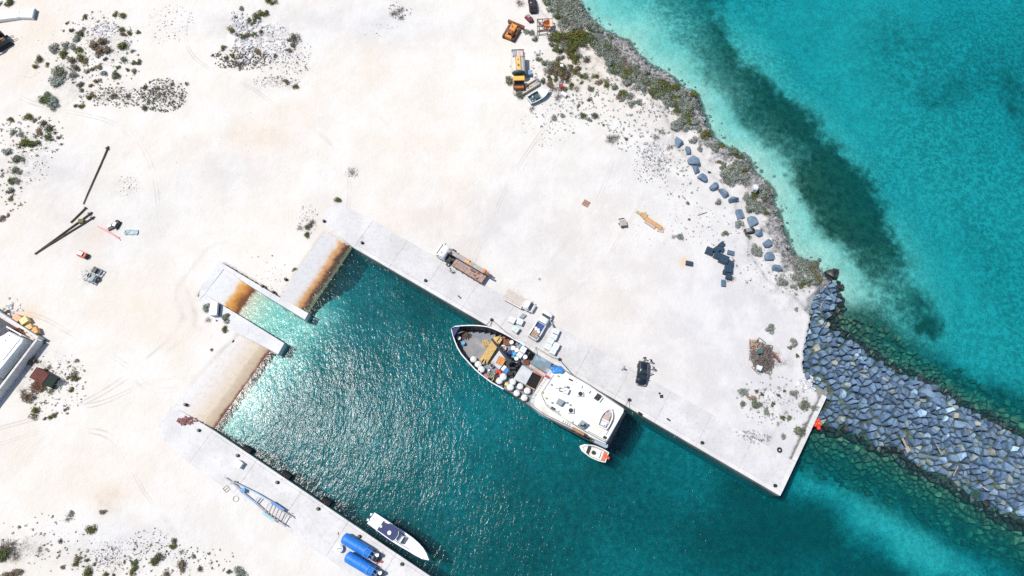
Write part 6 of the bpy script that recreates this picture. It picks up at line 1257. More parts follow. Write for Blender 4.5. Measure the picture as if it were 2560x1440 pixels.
for u1, v1, u2, v2, w, lab in ((1145, 739, 1153, 746, .22, 'narrow dark slot in the quay below the crane lorry'), (1651, 982, 1647, 985, .3, 'small dark hatch left of a larger one near the black SUV'), (1650, 991, 1658, 991, .55, 'dark square hatch near the black SUV'), (1667, 1046, 1676, 1052, .25, 'narrow dark slot in the quay beyond the ship stern')):
    m = MB(); m.bar(px(u1, v1, .10), px(u2, v2, .10), w, .05); solo('deck_drain', m, BLACK, lab, 'drain')
def rope(pts, lab, r=.045, mat=ROPE, name='mooring_rope'): m = MB(); m.tube(pts, r, 5); solo(name, m, mat, lab, 'rope')
def sag(a, b_, n=8, s=.4): return [a.lerp(b_, k / n) - Vector((0, 0, s * math.sin(math.pi * k / n))) for k in range(n + 1)]
rope(sag(px(1229, 799, .45), F(560, 165, 2.6), s=.3), 'short mooring rope from the bow bollard down to the ship rail'); rope(sag(px(1229, 799, .45), F(620, 120, 2.4), s=.2), 'second short rope fanning from the bow bollard to the rail')
rope([px(1230, 800, .4)] + [px(u, v, .11) for u, v in ((1245, 812), (1262, 828), (1285, 845))] + [F(1180, 350, 1.6)], 'long rope running along the quay edge from the bow bollard')
rope([px(1399, 899, .4)] + [px(u, v, .11) for u, v in ((1380, 893), (1355, 878), (1340, 868))] + [F(1480, 575, 1.7)], 'mooring rope from the midships bollard forward along the edge'); rope(sag(px(1399, 899, .45), AF(610, 215, 3.2), s=.2), 'mooring rope from the midships bollard aft to the deckhouse'); rope(sag(px(1572, 1000, .45), AF(1305, 610, 2.8), s=.2), 'mooring rope from the stern bollard to the ship')
rope(sag(px(1600, 1030, .1), px(1003, 1300, .1) * 0 + px(1597, 1036, -.4), s=0), 'rope end hanging over the quay edge beyond the stern')
def fender(u, v, lab, mat=BLACK):
    p = px(u, v, -.4); t = thing('fender', lab, 'fender', (p.x, p.y, WZ), heading(A2, B2), 'black rubber fenders on the left quay')
    m = MB(); m.cyl((-.8, 0, .55), .62, 1.6, 16, ax='x'); part(t, 'rubber_drum', m, TYRE, world=False)
    for x in (-.5, 0, .5): m = MB(); m.tube([(x, .64 * math.cos(k * math.pi / 5), .55 + .64 * math.sin(k * math.pi / 5)) for k in range(10)], .06, 5, True); part(t, 'tyre_ring', m, BLACK, world=False)
    m = MB(); m.tube([(0, 0, 1.1), (0, -.75, 1.62)], .04, 5); part(t, 'chain', m, RUST, world=False)
fender(616, 1125, 'uppermost black fender on the left quay, near the white box'); fender(714, 1189, 'middle black fender on the left quay'); fender(814, 1255, 'lowest black fender on the left quay, ahead of the speedboat')
p = px(1948, 1125); m = MB(); m.tube([(p.x + .32 * math.cos(k * .524), p.y + .32 * math.sin(k * .524), .17) for k in range(12)], .14, 7, True); solo('tyre', m, TYRE, 'single black tyre lying on sand near the quay end', 'tyre')
m = MB(); m.bar(px(1595, 1031, -.2), px(1606, 1038, -.2), .3, .6); solo('edge_fender', m, TYRE, 'black rubber block on the quay edge just beyond the ship stern', 'fender')
# white block on left quay, cabinet by the slip
p = px(601, 1161); t = thing('white_cabinet', 'white square cabinet standing alone on the left quay', 'cabinet', (p.x, p.y, .05), heading(A2, B2)); m = MB(); m.box(-.55, .55, -.5, .5, 0, .95, None, .04); part(t, 'cabinet_body', m, WHITE2, world=False); m = MB(); m.box(-.6, .6, -.55, .55, .95, 1.02, None, .02); part(t, 'cabinet_lid', m, WHITE, world=False)
p = px(541, 776); t = thing('site_container', 'long white box container beside the slipway apron', 'container', (p.x, p.y, .0), math.radians(92)); m = MB(); m.box(-1.15, 1.15, -.6, .6, .1, 1.25, None, .04); part(t, 'container_body', m, TOTE, world=False); m = MB(); m.box(-1.2, 1.2, -.65, .65, 1.25, 1.32, None, .03); part(t, 'container_roof', m, WHITE2, world=False); m = MB(); m.box(-1.1, 1.1, -.72, -.66, .2, .4); part(t, 'side_shade_strip', m, BLACK, world=False)  # black strip along one side is the box's shadow, added as a part
for x in (-1, 0, 1): m = MB(); m.box(x - .08, x + .08, -.6, .6, 0, .1); part(t, 'skid', m, BLACK, world=False)
# ------------------------------------------------------------------ boat trailer
tp_, tr_ = S3(130, 415, .7), S3(760, 860, .7)
t = thing('boat_trailer', 'long light-blue A-frame boat trailer on the left quay', 'trailer', (px(660, 1255).x, px(660, 1255).y, .06))
LB = M('trailer_blue', (.16, .32, .48), (.26, .36, .45), 1, .6, c3=(.42, .33, .28)); TG = M('trailer_grey', (.36, .37, .40), (.24, .25, .27), 1.5, .7, c3=(.34, .24, .20))
for nm, q in (('frame_beam', ((180, 440), (430, 560), (600, 660), (700, 750), (805, 812))), ('frame_beam', ((165, 445), (280, 560), (420, 672), (540, 780), (740, 912)))):
    pts_ = [S3(x, y, .75) for x, y in q]; m = MB()
    for i in range(len(pts_) - 1): m.cur = 0 if i < 2 else 1; m.bar(pts_[i], pts_[i + 1], .17, .2)
    part(t, nm, m, [LB, TG])
m = MB(); m.bar(S3(90, 393, .6), S3(200, 470, .75), .14, .14); part(t, 'tow_bar', m, TG)
m = MB(); a = S3(175, 445, .8); m.box(a.x - .3, a.x + .4, a.y - .35, a.y + .2, .5, .95, None, .04); a = S3(215, 470, .8); m.cyl((a.x, a.y, .2), .08, 1.2, 8); part(t, 'winch', m, TG)
m = MB(); a = S3(285, 530, .95); m.box(a.x - .35, a.x + .35, a.y - .35, a.y + .35, .75, 1.0, None, .04); part(t, 'winch_post', m, P_('mid_blue', (.05, .24, .48), .5))
for (x1, y1, x2, y2) in ((470, 615, 420, 672), (445, 605, 400, 665)): m = MB(); m.bar(S3(x1, y1, .75), S3(x2, y2, .75), .12, .15); part(t, 'cross_member', m, LB)
for k in range(5): x1, y1 = 560 + k * 33, 665 + k * 24; m = MB(); m.bar(S3(x1, y1, .95), S3(x1 - 45, y1 + 100, .95), .12, .1); part(t, 'bunk_roller', m, M('bleached_wood', (.50, .44, .41), (.38, .33, .30), 3, .9))
m = MB(); m.bar(S3(755, 795, .8), S3(695, 895, .8), .12, .12); part(t, 'rear_cross_member', m, TG)
for q, mt_ in ((((585, 655), (640, 675), (720, 745)), P_('fender_blue', (.06, .18, .46), .5)), (((495, 768), (555, 812), (620, 860)), P_('pale_teal', (.24, .46, .52), .5))):
    m = MB(); a, b_ = S3(*q[0], .95), S3(*q[2], .95); m.bar(a, b_, .42, .08); part(t, 'mudguard', m, mt_)
    d_ = (b_ - a).normalized()
    for f in (.25, .75):
        c = a.lerp(b_, f); wn_ = Vector((-d_.y, d_.x, 0)); m = MB(); rg = []
        for k in range(14): an = 2 * math.pi * k / 14; rg.append(c * 1 + d_ * (.36 * math.cos(an)) + Vector((0, 0, .42 - c.z + .36 * math.sin(an))))
        m.loft([[q_ - wn_ * .12 for q_ in rg], [q_ + wn_ * .12 for q_ in rg]]); part(t, 'wheel', m, TYRE)
for q in ((770, 770), (790, 820), (735, 915)): a = S3(*q, .9); m = MB(); m.tube([Vector((a.x, a.y, .5)), a + Vector((0, 0, .5))], .05, 5); part(t, 'guide_post', m, TG)
t = thing('batten_grid', 'light wooden frame lying on sand left of the trailer tongue', 'frame', (S3(110, 515).x, S3(110, 515).y, .03))
for (x1, y1, x2, y2) in ((72, 515, 115, 478), (105, 555, 148, 518), (88, 535, 132, 498), (72, 515, 105, 555), (115, 478, 148, 518)): m = MB(); m.bar(S3(x1, y1, .1), S3(x2, y2, .1), .07, .07); part(t, 'batten', m, M('bleached_batten', (.42, .38, .34), (.3, .27, .24), 3, .9))
p = S3(210, 622, .08); m = MB(); m.tube([(p.x + .46 * math.cos(k * .3927), p.y + .46 * math.sin(k * .3927), .09) for k in range(16)], .04, 5, True); solo('hoop', m, P_('tan_hoop', (.44, .38, .33), .8), 'thin round hoop lying on sand beside the trailer', 'hoop')
# ------------------------------------------------------------------ blue tanks
for (x1, y1, x2, y2, lab) in ((1345, 1035, 1640, 1215, 'upper blue cylindrical tank truck-body on the left quay, beside the speedboat'), (1380, 1232, 1670, 1405, 'lower blue cylindrical tank at the bottom edge of the picture')):
    a, b_ = S3(x1, y1, 1.6), S3(x2, y2, 1.6); ang = heading(a, b_); L_ = (b_ - a).length; t = thing('storage_tank', lab, 'tank', (a.x, a.y, .05), ang)
    m = MB(); m.smooth = True; R = .92; rg = [(-.15, .5), (0, .86), (.25, 1.0)] + [(L_ * k / 8 + .25, 1.0) for k in range(1, 8)] + [(L_ - .1, .86), (L_ + .05, .5)]
    m.loft([[(x, R * f * math.cos(q), 1.1 + R * f * math.sin(q)) for q in [2 * math.pi * i / 20 for i in range(20)]] for x, f in rg]); tk = part(t, 'tank_shell', m, BLUE, world=False)
    for x in (.6, L_ * .55, L_ * .8): m = MB(); m.cyl((x, 0, 2.0), .07, .12, 8); part(tk, 'valve', m, BLACK, world=False)
    for x in (.8, L_ - 1.0): m = MB(); m.box(x - .12, x + .12, -.7, .7, 0, .5); part(t, 'saddle', m, BLUE, world=False)
    m = MB(); 
    for yy in (-.62, 0, .62):
        m.tube([(L_ - 1.0, yy, 2.2), (L_ + .6, yy, 2.2), (L_ + .6, yy, .2)], .035, 5)
    for xx in (L_ - 1.0, L_ - .2, L_ + .6): m.tube([(xx, -.95, 1.2), (xx, -.62, 2.2), (xx, .62, 2.2), (xx, .95, 1.2)], .035, 5)
    part(t, 'guard_cage', m, P_('cage_blue', (.12, .30, .62), .5), world=False)
    m = MB(); m.box(L_ + .1, L_ + 1.2, -.7, .7, .15, 1.3, None, .12); m.cur = 1; m.cyl((L_ + .9, .45, 1.2), .3, .5, 12); m.cur = 0; m.ball((L_ + .5, -.2, 1.3), .5, 1, 1, .8, 10, 6); part(t, 'pump_engine', m, [P_('engine_dark', (.05, .06, .07), .5), STEEL], world=False)
heap(S3, 1722, 1280, .7, .6, .1, .5, P_('red_hose', (.60, .12, .10), .6), 'red hose tangle on the quay beside the upper blue tank', 9, 'hose', 'hose', .04); heap(S3, 1735, 1215, .6, .6, .1, .7, GREYC, 'grey pipe cage standing by the upper blue tank engine', 8, 'pipe_cage', 'pipes', .035)
p = S3(1302, 1152, .9); t = thing('water_drum', 'white round drum with a handle left of the two blue tanks', 'drum', (p.x, p.y, .05)); m = MB(); m.cyl((0, 0, 0), .62, .85, 20); m.cyl((0, 0, .85), .55, .08, 20, .4); part(t, 'drum_body', m, TOTE, world=False); m = MB(); m.tube([(-.3, -.1, .95), (-.2, 0, 1.1), (.25, .1, 1.1), (.35, .1, .95)], .04, 6); part(t, 'handle', m, GREYC, world=False)
m = MB(); m.tube([S3(1290, 975, .1), S3(1298, 985, .1), S3(1290, 1005, .1)], .07, 5); solo('hose_offcut', m, RUST, 'short curved rusty hose above the upper blue tank', 'hose')
# ------------------------------------------------------------------ scrap at the bottom left ramp, red float, pipes
heap(px, 466, 1052, 1.6, .8, .05, .7, M('rusty_pink_scrap', (.40, .20, .18), (.22, .10, .10), 3, .9), 'pinkish rusty pipe scrap heaped at the corner of the pinkish ramp', 26, 'scrap_heap', 'scrap', .1)
m = MB(); p = px(2047, 1061, -.5); hz = h1(p.x, p.y)
for k in range(12): q = random.uniform(0, 6.28); m.ball((p.x + .6 * math.cos(q) * random.random(), p.y + .7 * math.sin(q) * random.random(), -.5 + random.uniform(-.2, .25)), random.uniform(.25, .45), 1, 1, .8, 8, 5)
m.cur = 1; m.tube([(p.x - .3, p.y, -.1), (p.x, p.y + .2, .05), (p.x + .35, p.y - .1, -.1)], .09, 6); solo('red_buoys', m, [P_('bright_red', (.80, .06, .03), .5), YELB], 'bright red-orange buoys heaped on the rocks at the kerb', 'buoys')
POLE = M('dark_pole', (.095, .085, .05), (.04, .036, .025), 1.5, .8)
for (u1, v1, u2, v2, r1, r2, lab) in ((273, 367, 209, 511, .15, .09, 'long dark mast lying apart, pointing up the picture'), (217, 519, 177, 557, .16, .14, 'shortest dark pole of the bundle, lying above the others'), (231, 531, 88, 636, .16, .13, 'upper one of the two longest crossed poles'), (237, 542, 90, 634, .15, .13, 'lower one of the two longest crossed poles')):
    a, b_ = px(u1, v1), px(u2, v2); m = MB(); m.tube([Vector((*a.lerp(b_, k / 6).xy, h1(*a.lerp(b_, k / 6).xy) + max(r1, r2) * 1.0 + .03)) for k in range(7)], [r1 + (r2 - r1) * k / 6 for k in range(7)], 8)
    t = thing('pole', lab, 'pole', (a.x, a.y, 0), 0, 'dark poles lying on the sand'); part(t, 'shaft', m, POLE)
    m = MB(); c = a.lerp(b_, .03); m.bar(Vector((*c.xy, h1(*c.xy) + .35)), Vector((*a.lerp(b_, .06).xy, h1(*c.xy) + .35)), r1 * 2.4, .35); part(t, 'end_fitting', m, BLACK)
Z5 = Z(0, 340, 3.79)
m = MB(); m.box(*(lambda p: (p.x - .5, p.x + .5, p.y - .4, p.y + .4))(Z5(778, 812)), .1, .5, None, .05); solo('winch_block', m, P_('olive_block', (.14, .13, .05), .7), 'small olive block wedged between the two longest poles', 'block')
for (x1, y1, x2, y2, lab) in ((920, 852, 1130, 965, 'upper strand of faded pink pipe left of the two small engines'), (930, 862, 1140, 985, 'lower strand of faded pink pipe left of the two small engines')): m = MB(); a, b_ = Z5(x1, y1, .12), Z5(x2, y2, .12); m.tube([a, a.lerp(b_, .5) + Vector((.1, .1, 0)), b_], .09, 6); solo('pink_pipe', m, P_('pink_plastic_pipe', (.72, .36, .38), .7), lab, 'pipe')
def engine(fn, x, y, s, mat, lab, name='scrap_engine', cat='engine', rz=.5, wheel=True):
    """a small scrapped motor: block, head, flywheel, frame"""
    p = fn(x, y, .3); z = h1(p.x, p.y); t = thing(name, lab, cat, (p.x, p.y, z), rz)
    m = MB(); m.box(-.7 * s, .7 * s, -.4 * s, .4 * s, .12 * s, .7 * s, None, .06 * s); part(t, 'block', m, mat, world=False)
    m = MB(); m.box(-.5 * s, .3 * s, -.28 * s, .28 * s, .72 * s, .95 * s, None, .04 * s); part(t, 'cylinder_head', m, STEEL if mat != RUST else mat, world=False)
    m = MB(); m.cyl((.72 * s, 0, .45 * s), .34 * s, .16 * s, 14, ax='x'); part(t, 'flywheel', m, BLACK, world=False)
    for sy in (-1, 1): m = MB(); m.box(-.9 * s, .9 * s, sy * .42 * s - .05, sy * .42 * s + .05, 0, .12 * s); part(t, 'frame_rail', m, BLACK, world=False)
    return t
engine(Z5, 1052, 860, .95, P_('cream_engine', (.42, .42, .36), .6), 'small pale-topped engine, left of the darker one'); engine(Z5, 1103, 842, 1.0, P_('dark_engine', (.06, .075, .065), .6), 'small dark engine touching the pale one', rz=1.2)
engine(Z5, 785, 1125, 1.2, REDO, 'red-orange compressor standing alone on the sand', 'compressor', 'compressor', rz=-.4); engine(F4, 728, 880, 1.15, P_('dark_brown', (.07, .05, .04), .7), 'dark brown engine lying beside the boulder row', rz=.2); engine(Z(1230, 0, 4.8), 445, 225, 1.1, P_('dark_red', (.28, .03, .06), .6), 'dark red engine on the sand above the orange bulldozer', rz=-.9)
# blue-grey crumpled sheet
p = Z5(1250, 915); m = MB(); n_ = 8; vs = []
for j in range(5):
    for i in range(n_): vs.append((p.x - 1.2 + i * .34 + random.uniform(-.08, .08), p.y - .5 + j * .24 + random.uniform(-.07, .07), .12 + random.uniform(0, .22)))
m.add(vs, [(j * n_ + i, j * n_ + i + 1, (j + 1) * n_ + i + 1, (j + 1) * n_ + i) for j in range(4) for i in range(n_ - 1)]); solo('crumpled_sheet', m, P_('blue_grey_sheet', (.36, .46, .50), .5), 'crumpled blue-grey metal sheet right of the two small engines', 'metal sheet')
# grey wreck frame
t = thing('trailer_wreck', 'small dark grey trailer wreck on stony sand below the poles', 'wreck', (px(240, 691).x, px(240, 691).y, .1), math.radians(66))
for yy in (-.75, 0, .75): m = MB(); m.box(-1.5, 1.5, yy - .09, yy + .09, .45, .6); part(t, 'frame_beam', m, GREYC, world=False)
for xx in (-1.4, -.7, 0, .8, 1.4): m = MB(); m.box(xx - .07, xx + .07, -.85, .85, .6, .68); part(t, 'cross_beam', m, P_('wreck_dark', (.10, .12, .14), .7), world=False)
m = MB(); m.box(-1.2, .2, -.65, .1, .68, .95, None, .06); part(t, 'sheet_metal', m, GREYC, world=False); m = MB(); m.box(.4, 1.3, -.2, .7, .6, 1.0, None, .08); part(t, 'engine_box', m, BLACK, world=False); wheels(t, (-.4,), .95, .35, .22)
# ------------------------------------------------------------------ machines and wrecks by the thicket
C3 = Z(1240, 0, 12); C4 = Z(1250, 120, 9); ZA = Z(1230, 0, 4.8)
# orange bulldozer
a, b_ = C3(370, 1150, .6), C3(560, 830, .6); p = (a + b_) / 2
t = thing('bulldozer', 'rusty orange bulldozer standing at the edge of the thicket', 'bulldozer', (p.x, p.y, .1), heading(a, b_))
DZO = M('dozer_orange', (.80, .33, .06), (.52, .16, .03), 2.5, .7, c3=(.75, .50, .15))
for s in (-1, 1):
    m = MB(); m.box(-1.6, 1.5, s * 1.05 - .28, s * 1.05 + .28, 0, .85, None, .2); tk = part(t, 'track', m, M('track_steel', (.06, .045, .04), (.03, .025, .022), 4, .8), world=False)
    for k in range(9): m = MB(); x = -1.45 + k * .34; m.box(x, x + .1, s * 1.05 - .32, s * 1.05 + .32, .83, .9); part(tk, 'track_plate', m, RUST, world=False)
m = MB(); m.box(-.2, 1.55, -.62, .62, .5, 1.5, None, .1); part(t, 'engine_hood', m, DZO, world=False)
m = MB(); m.box(-1.6, -.25, -.72, .72, .5, 1.25, None, .1); part(t, 'rear_body', m, DZO, world=False)
m = MB(); m.box(-1.3, -.4, -.65, .65, 2.0, 2.1, None, .04); part(t, 'canopy', m, RUST, world=False)
for x in (-1.25, -.45):
    for y in (-.6, .6): m = MB(); m.tube([(x, y, 1.2), (x, y, 2.0)], .05, 5); part(t, 'canopy_post', m, RUST, world=False)
m = MB(); m.box(-1.0, -.6, -.3, .3, 1.25, 1.6, None, .06); part(t, 'seat', m, BLACK, world=False)
m = MB(); m.cyl((.7, .2, 1.5), .08, .6, 8); part(t, 'exhaust', m, BLACK, world=False)
for s in (-1, 1): m = MB(); m.bar((-.4, s * 1.0, .5), (2.0, s * 1.0, .45), .16, .18); part(t, 'push_arm', m, RUST, world=False)
m = MB(); m.loft([[(2.15 + .25 * c * c, y, .5 + c * .5) for c in (-1, -.5, 0, .5, 1)] + [(2.02 + .25 * c * c, y, .5 + c * .5) for c in (1, .5, 0, -.5, -1)] for y in (-1.9, 1.9)]); part(t, 'blade', m, RUST, world=False)
# scrapped machine frame with orange hopper
t = thing('hopper', 'orange sheet-metal hopper in a brown lattice frame against the grey thicket', 'hopper', (C3(1450, 780).x, C3(1450, 780).y, .1))
z2 = 1.5
m = MB(); q = [C3(x, y, z2) for x, y in ((1430, 620), (1690, 560), (1700, 790), (1400, 780))]; c = sum(q, Vector()) / 4; lw = [Vector((*(c + (v - c) * .35).xy, .5)) for v in q]; m.loft([lw, q], False); part(t, 'hopper_bowl', m, ORANGE)
m = MB(); m.add([C3(1600, 560, z2 + .03), C3(1695, 570, z2 + .03), C3(1700, 785, z2 + .03), C3(1620, 790, z2 + .03)], [(0, 1, 2, 3)]); part(t, 'pale_panel', m, M('peach_panel', (.70, .52, .38), (.55, .36, .24), 2, .8))
m = MB(); m.add([C3(1440, 700, z2 - .1), C3(1610, 790, z2 - .1), C3(1590, 920, .6), C3(1400, 770, .9)], [(0, 1, 2, 3)]); part(t, 'chute', m, ORANGE)
for (x1, y1, x2, y2) in ((1240, 580, 1690, 560), (1240, 960, 1560, 930), (1240, 570, 1240, 970), (1400, 575, 1400, 780), (1690, 540, 1700, 800), (1240, 790, 1700, 790), (1240, 600, 1400, 780), (1260, 930, 1500, 900)):
    m = MB(); m.bar(C3(x1, y1, 1.0), C3(x2, y2, 1.0), .14, .14); part(t, 'frame_member', m, M('frame_brown', (.16, .10, .08), (.09, .06, .05), 3, .9))
for (x, y) in ((1240, 580), (1240, 960), (1690, 560), (1560, 930)): m = MB(); m.tube([Vector((*C3(x, y, 1).xy, -.1)), C3(x, y, 1.1)], .08, 5); part(t, 'frame_leg', m, RUST)
# black vehicle at the top edge
p = C3(1100, 130, .8); t = thing('burnt_car', 'burnt-out black car beside the grey thicket at the top edge', 'car', (p.x, p.y, .05), math.radians(96))
BC = M('charred_metal', (.03, .022, .03), (.012, .01, .013), 2, .8)
m = MB(); m.loft([section(x, w, .25, z1) for x, w, z1 in ((-1.9, 1.3, .7), (-1.6, 1.6, .95), (-.3, 1.65, 1.0), (.9, 1.62, .95), (1.7, 1.5, .85), (1.9, 1.2, .65))]); part(t, 'body', m, BC, world=False)
m = MB(); m.loft([section(x, w, .9, z1, .1, .15) for x, w, z1 in ((-1.4, 1.4, 1.1), (-1.0, 1.45, 1.45), (.1, 1.42, 1.45), (.6, 1.4, 1.05))]); part(t, 'cabin', m, BC, world=False); wheels(t, (-1.15, 1.15), .74, .3, .2)
m = MB(); m.ball((-.2, .4, 1.5), .14); part(t, 'roof_debris', m, TOTE, world=False)
# tank lorry: tank, chassis, orange cab
a, b_ = C4(395, 150, 1.5), C4(420, 600, 1.5); ang = heading(a, b_); L_ = (b_ - a).length
t = thing('tank_lorry', 'old tank lorry with a cream and ochre tank and an orange cab', 'lorry', (a.x, a.y, 0.05), ang)
R = 1.25; TK = M('tank_cream', (.62, .58, .52), (.50, .45, .40), 1, .6, c3=(.66, .45, .20)); 
m = MB(); m.smooth = True; m.loft([[(x, R * 1.12 * f * math.cos(q), 2.0 + R * .85 * f * math.sin(q)) for q in [2 * math.pi * i / 22 for i in range(22)]] for x, f in ((0, .96), (.08, 1), (L_ * .5, 1), (L_ - .05, 1), (L_, .97))], True); tk = part(t, 'tank_shell', m, TK, world=False)
m = MB(); m.box(L_ * .32, L_ - .05, -.42, .42, 3.02, 3.10); part(tk, 'ochre_walkway', m, M('ochre_paint', (.70, .48, .18), (.55, .34, .10), 2, .7), world=False)
m = MB(); m.cyl((L_ * .78, 0, 3.1), .2, .14, 12); part(tk, 'manhole', m, RUST, world=False); m = MB(); m.cyl((L_ * .5, 0, 3.1), .1, .1, 8); part(tk, 'valve', m, BLACK, world=False)
for s in (-1, 1): m = MB(); m.bar((L_ * .3, s * .5, 3.05), (L_, s * .5, 3.05), .05, .08); part(tk, 'walkway_rail', m, RUST, world=False)
m = MB(); m.box(.05, L_ * .33, -1.05, -.1, 2.75, 3.12, None, .1); m.cur = 1; m.box(.05, L_ * .33, .1, 1.1, 2.6, 3.05, None, .1); m.cur = 2; m.box(.0, .15, -1.2, 1.2, 2.4, 3.15); part(t, 'pump_gear', m, [M('grey_blue_gear', (.34, .36, .40), (.2, .2, .22), 2, .7), M('pinkish_gear', (.60, .45, .42), (.45, .3, .28), 2, .7), BLACK], world=False)
m = MB(); m.smooth = True; m.loft([[(x, R * 1.08 * f * math.cos(q), 1.95 + R * .82 * f * math.sin(q)) for q in [2 * math.pi * i / 22 for i in range(22)]] for x, f in ((L_ + .01, .97), (L_ + .3, .8), (L_ + .45, .3))]); part(t, 'tank_end', m, P_('dark_green_end', (.02, .06, .05), .5), world=False)
for s in (-1, 1): m = MB(); m.box(-.1, L_ + 2.4, s * .45 - .08, s * .45 + .08, .7, .95); part(t, 'chassis_rail', m, BLACK, world=False)
xc = L_ + .95; m = MB(); m.box(xc, xc + 1.0, -1.1, 1.1, .6, 2.5, None, .1); part(t, 'cab', m, M('cab_orange', (.85, .48, .10), (.75, .36, .06), 1.5, .5), world=False)
m = MB(); m.box(xc + 1.0, xc + 1.5, -.95, .95, 1.45, 1.52); m.cur = 1; m.box(xc + 1.0, xc + 2.0, -.95, .95, .6, 1.35, None, .12); part(t, 'bonnet', m, [GLASS, M('bonnet_rust', (.50, .16, .05), (.3, .08, .03), 3, .8)], world=False)
m = MB(); m.box(xc + 1.01, xc + 1.05, -.95, .95, 1.6, 2.3); part(t, 'windscreen', m, GLASS, world=False); wheels(t, (.8, 1.9, xc + 1.2), 1.0, .5, .3)
t2 = thing('blue_box', 'blue square box in the shadow right of the tank lorry', 'box', (C4(655, 560, .8).x, C4(655, 560, .8).y, .05)); m = MB(); m.box(-.42, .42, -.48, .48, 0, .9, None, .04); part(t2, 'box_body', m, M('blue_grey_box', (.16, .30, .50), (.10, .2, .36), 2, .6), world=False); m = MB(); m.box(-.45, .45, -.5, .5, .9, .96); part(t2, 'lid', m, P_('blue_grey_lid', (.20, .34, .50), .5), world=False)
m = MB(); m.tube([C4(575, 320, .9), C4(580, 490, .7)], .06, 5); solo('grey_pipe', m, STEEL, 'thin grey pipe standing by the right side of the tank lorry', 'pipe')
# cream conveyor / skip
a, b_ = C4(455, 985, .8), C4(850, 740, .8); ang = heading(a, b_); L_ = (b_ - a).length; t = thing('conveyor_trough', 'cream metal trough with three holes lying beside the white wrecked boat', 'trough', (a.x, a.y, .05), ang)
CRM = M('cream_metal', (.60, .56, .46), (.48, .44, .35), 2, .7)
for s in (-1, 1): m = MB(); m.box(0, L_, s * .62 - .08, s * .62 + .08, .15, .8, None, .02); part(t, 'side_wall', m, CRM, world=False)
m = MB(); m.box(.1, L_ - .3, -.52, .5, .2, .34); fl = part(t, 'trough_floor', m, M('trough_tan', (.46, .42, .34), (.36, .32, .25), 2, .8), world=False)
for k in range(3): m = MB(); x = L_ * (.28 + .16 * k); m.cyl((x, -.05, .34), .13, .03, 10); part(fl, 'hole_shade', m, BLACK, world=False)  # black discs carry the shade of the holes in their colour
m = MB(); m.cyl((L_ + .1, .2, .55), .4, .25, 12, ax='x'); m.box(L_ - .3, L_ + .35, -.6, .6, .1, .5, None, .1); part(t, 'drive_head', m, GREYC, world=False)
# wrecked white boat on the sand
A_ = C4(700, 1250, .9); B_ = C4(1100, 930, .9); d = B_ - A_; ctr = Vector((0, 0, 0))
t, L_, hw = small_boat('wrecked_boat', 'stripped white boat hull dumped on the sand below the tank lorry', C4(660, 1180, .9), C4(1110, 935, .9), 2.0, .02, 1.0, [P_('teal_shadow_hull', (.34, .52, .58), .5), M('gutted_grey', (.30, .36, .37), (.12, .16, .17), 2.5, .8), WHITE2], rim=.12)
m = MB(); n8 = 8; m.prism([(L_ * .52, -.92)] + [(L_ * (.52 + .48 * k / n8), -hw(.52 + .48 * k / n8) + .04) for k in range(1, n8)] + [(L_ * .985, 0)] + [(L_ * (.52 + .48 * k / n8), hw(.52 + .48 * k / n8) - .04) for k in range(n8 - 1, 0, -1)] + [(L_ * .52, .92)], .98, 1.12, .05); part(t, 'foredeck', m, WHITE2, world=False)
m = MB(); m.box(1.3, 2.2, -.5, .6, .4, .9, None, .1); m.box(.5, 1.0, -.5, .2, .4, .8, None, .1); part(t, 'gutted_console', m, P_('dark_teal_scrap', (.05, .10, .11), .7), world=False)
m = MB(); m.ball((1.0, .35, .95), .16); m.ball((.5, -.5, .95), .13); part(t, 'loose_debris', m, WHITE2, world=False)
t = thing('white_freezer', 'white box lying below the burnt scrub, right of the wrecked boat', 'box', (ZA(862, 1130, .5).x, ZA(862, 1130, .5).y, .1), math.radians(-30)); m = MB(); m.box(-.6, .6, -.38, .38, 0, .6, None, .05); part(t, 'box_body', m, WHITE2, world=False); m = MB(); m.box(-.55, .3, -.34, .34, .6, .65); part(t, 'door', m, CREAM, world=False)
m = MB(); p = ZA(833, 1030); m.prism([ZA(805, 1010, .7), ZA(850, 1005, .7), ZA(852, 1040, .7), ZA(825, 1058, .7)], .05, .7, .08); solo('red_tank', m, P_('dark_red_tank', (.33, .03, .05), .5), 'dark red fuel tank in the twigs above the white box', 'tank')
m = MB(); m.bar(ZA(765, 1020, .8), ZA(840, 1000, .8), .1, .08); solo('pale_plank', m, DRIFT if False else M_DRIFT, 'thin pale plank lying against the dark red fuel tank', 'plank')
m = MB(); p = ZA(835, 805); m.box(p.x - .35, p.x + .35, p.y - .35, p.y + .35, .1, .6, rot(0, 0, 0), .1); solo('white_bucket', m, WHITE2, 'small white cube in the brown scrub above the red tank', 'bucket')
p = F4(790, 505); m = MB(); m.prism([F4(x, y, 1.6) for x, y in ((765, 480), (795, 478), (818, 505), (805, 530), (775, 520))], .2, 1.6, .2); solo('white_rock', m, M_WHITER, 'single white rock at the edge of the big grey bush', 'rock')
heap(ZA, 850, 850, 3.0, 2.0, .1, .8, M('brush_brown', (.20, .15, .13), (.10, .075, .065), 2, .9), 'brown brushwood heap between the tank lorry and the sea scrub', 30, 'brushwood_heap', 'brushwood', .035)
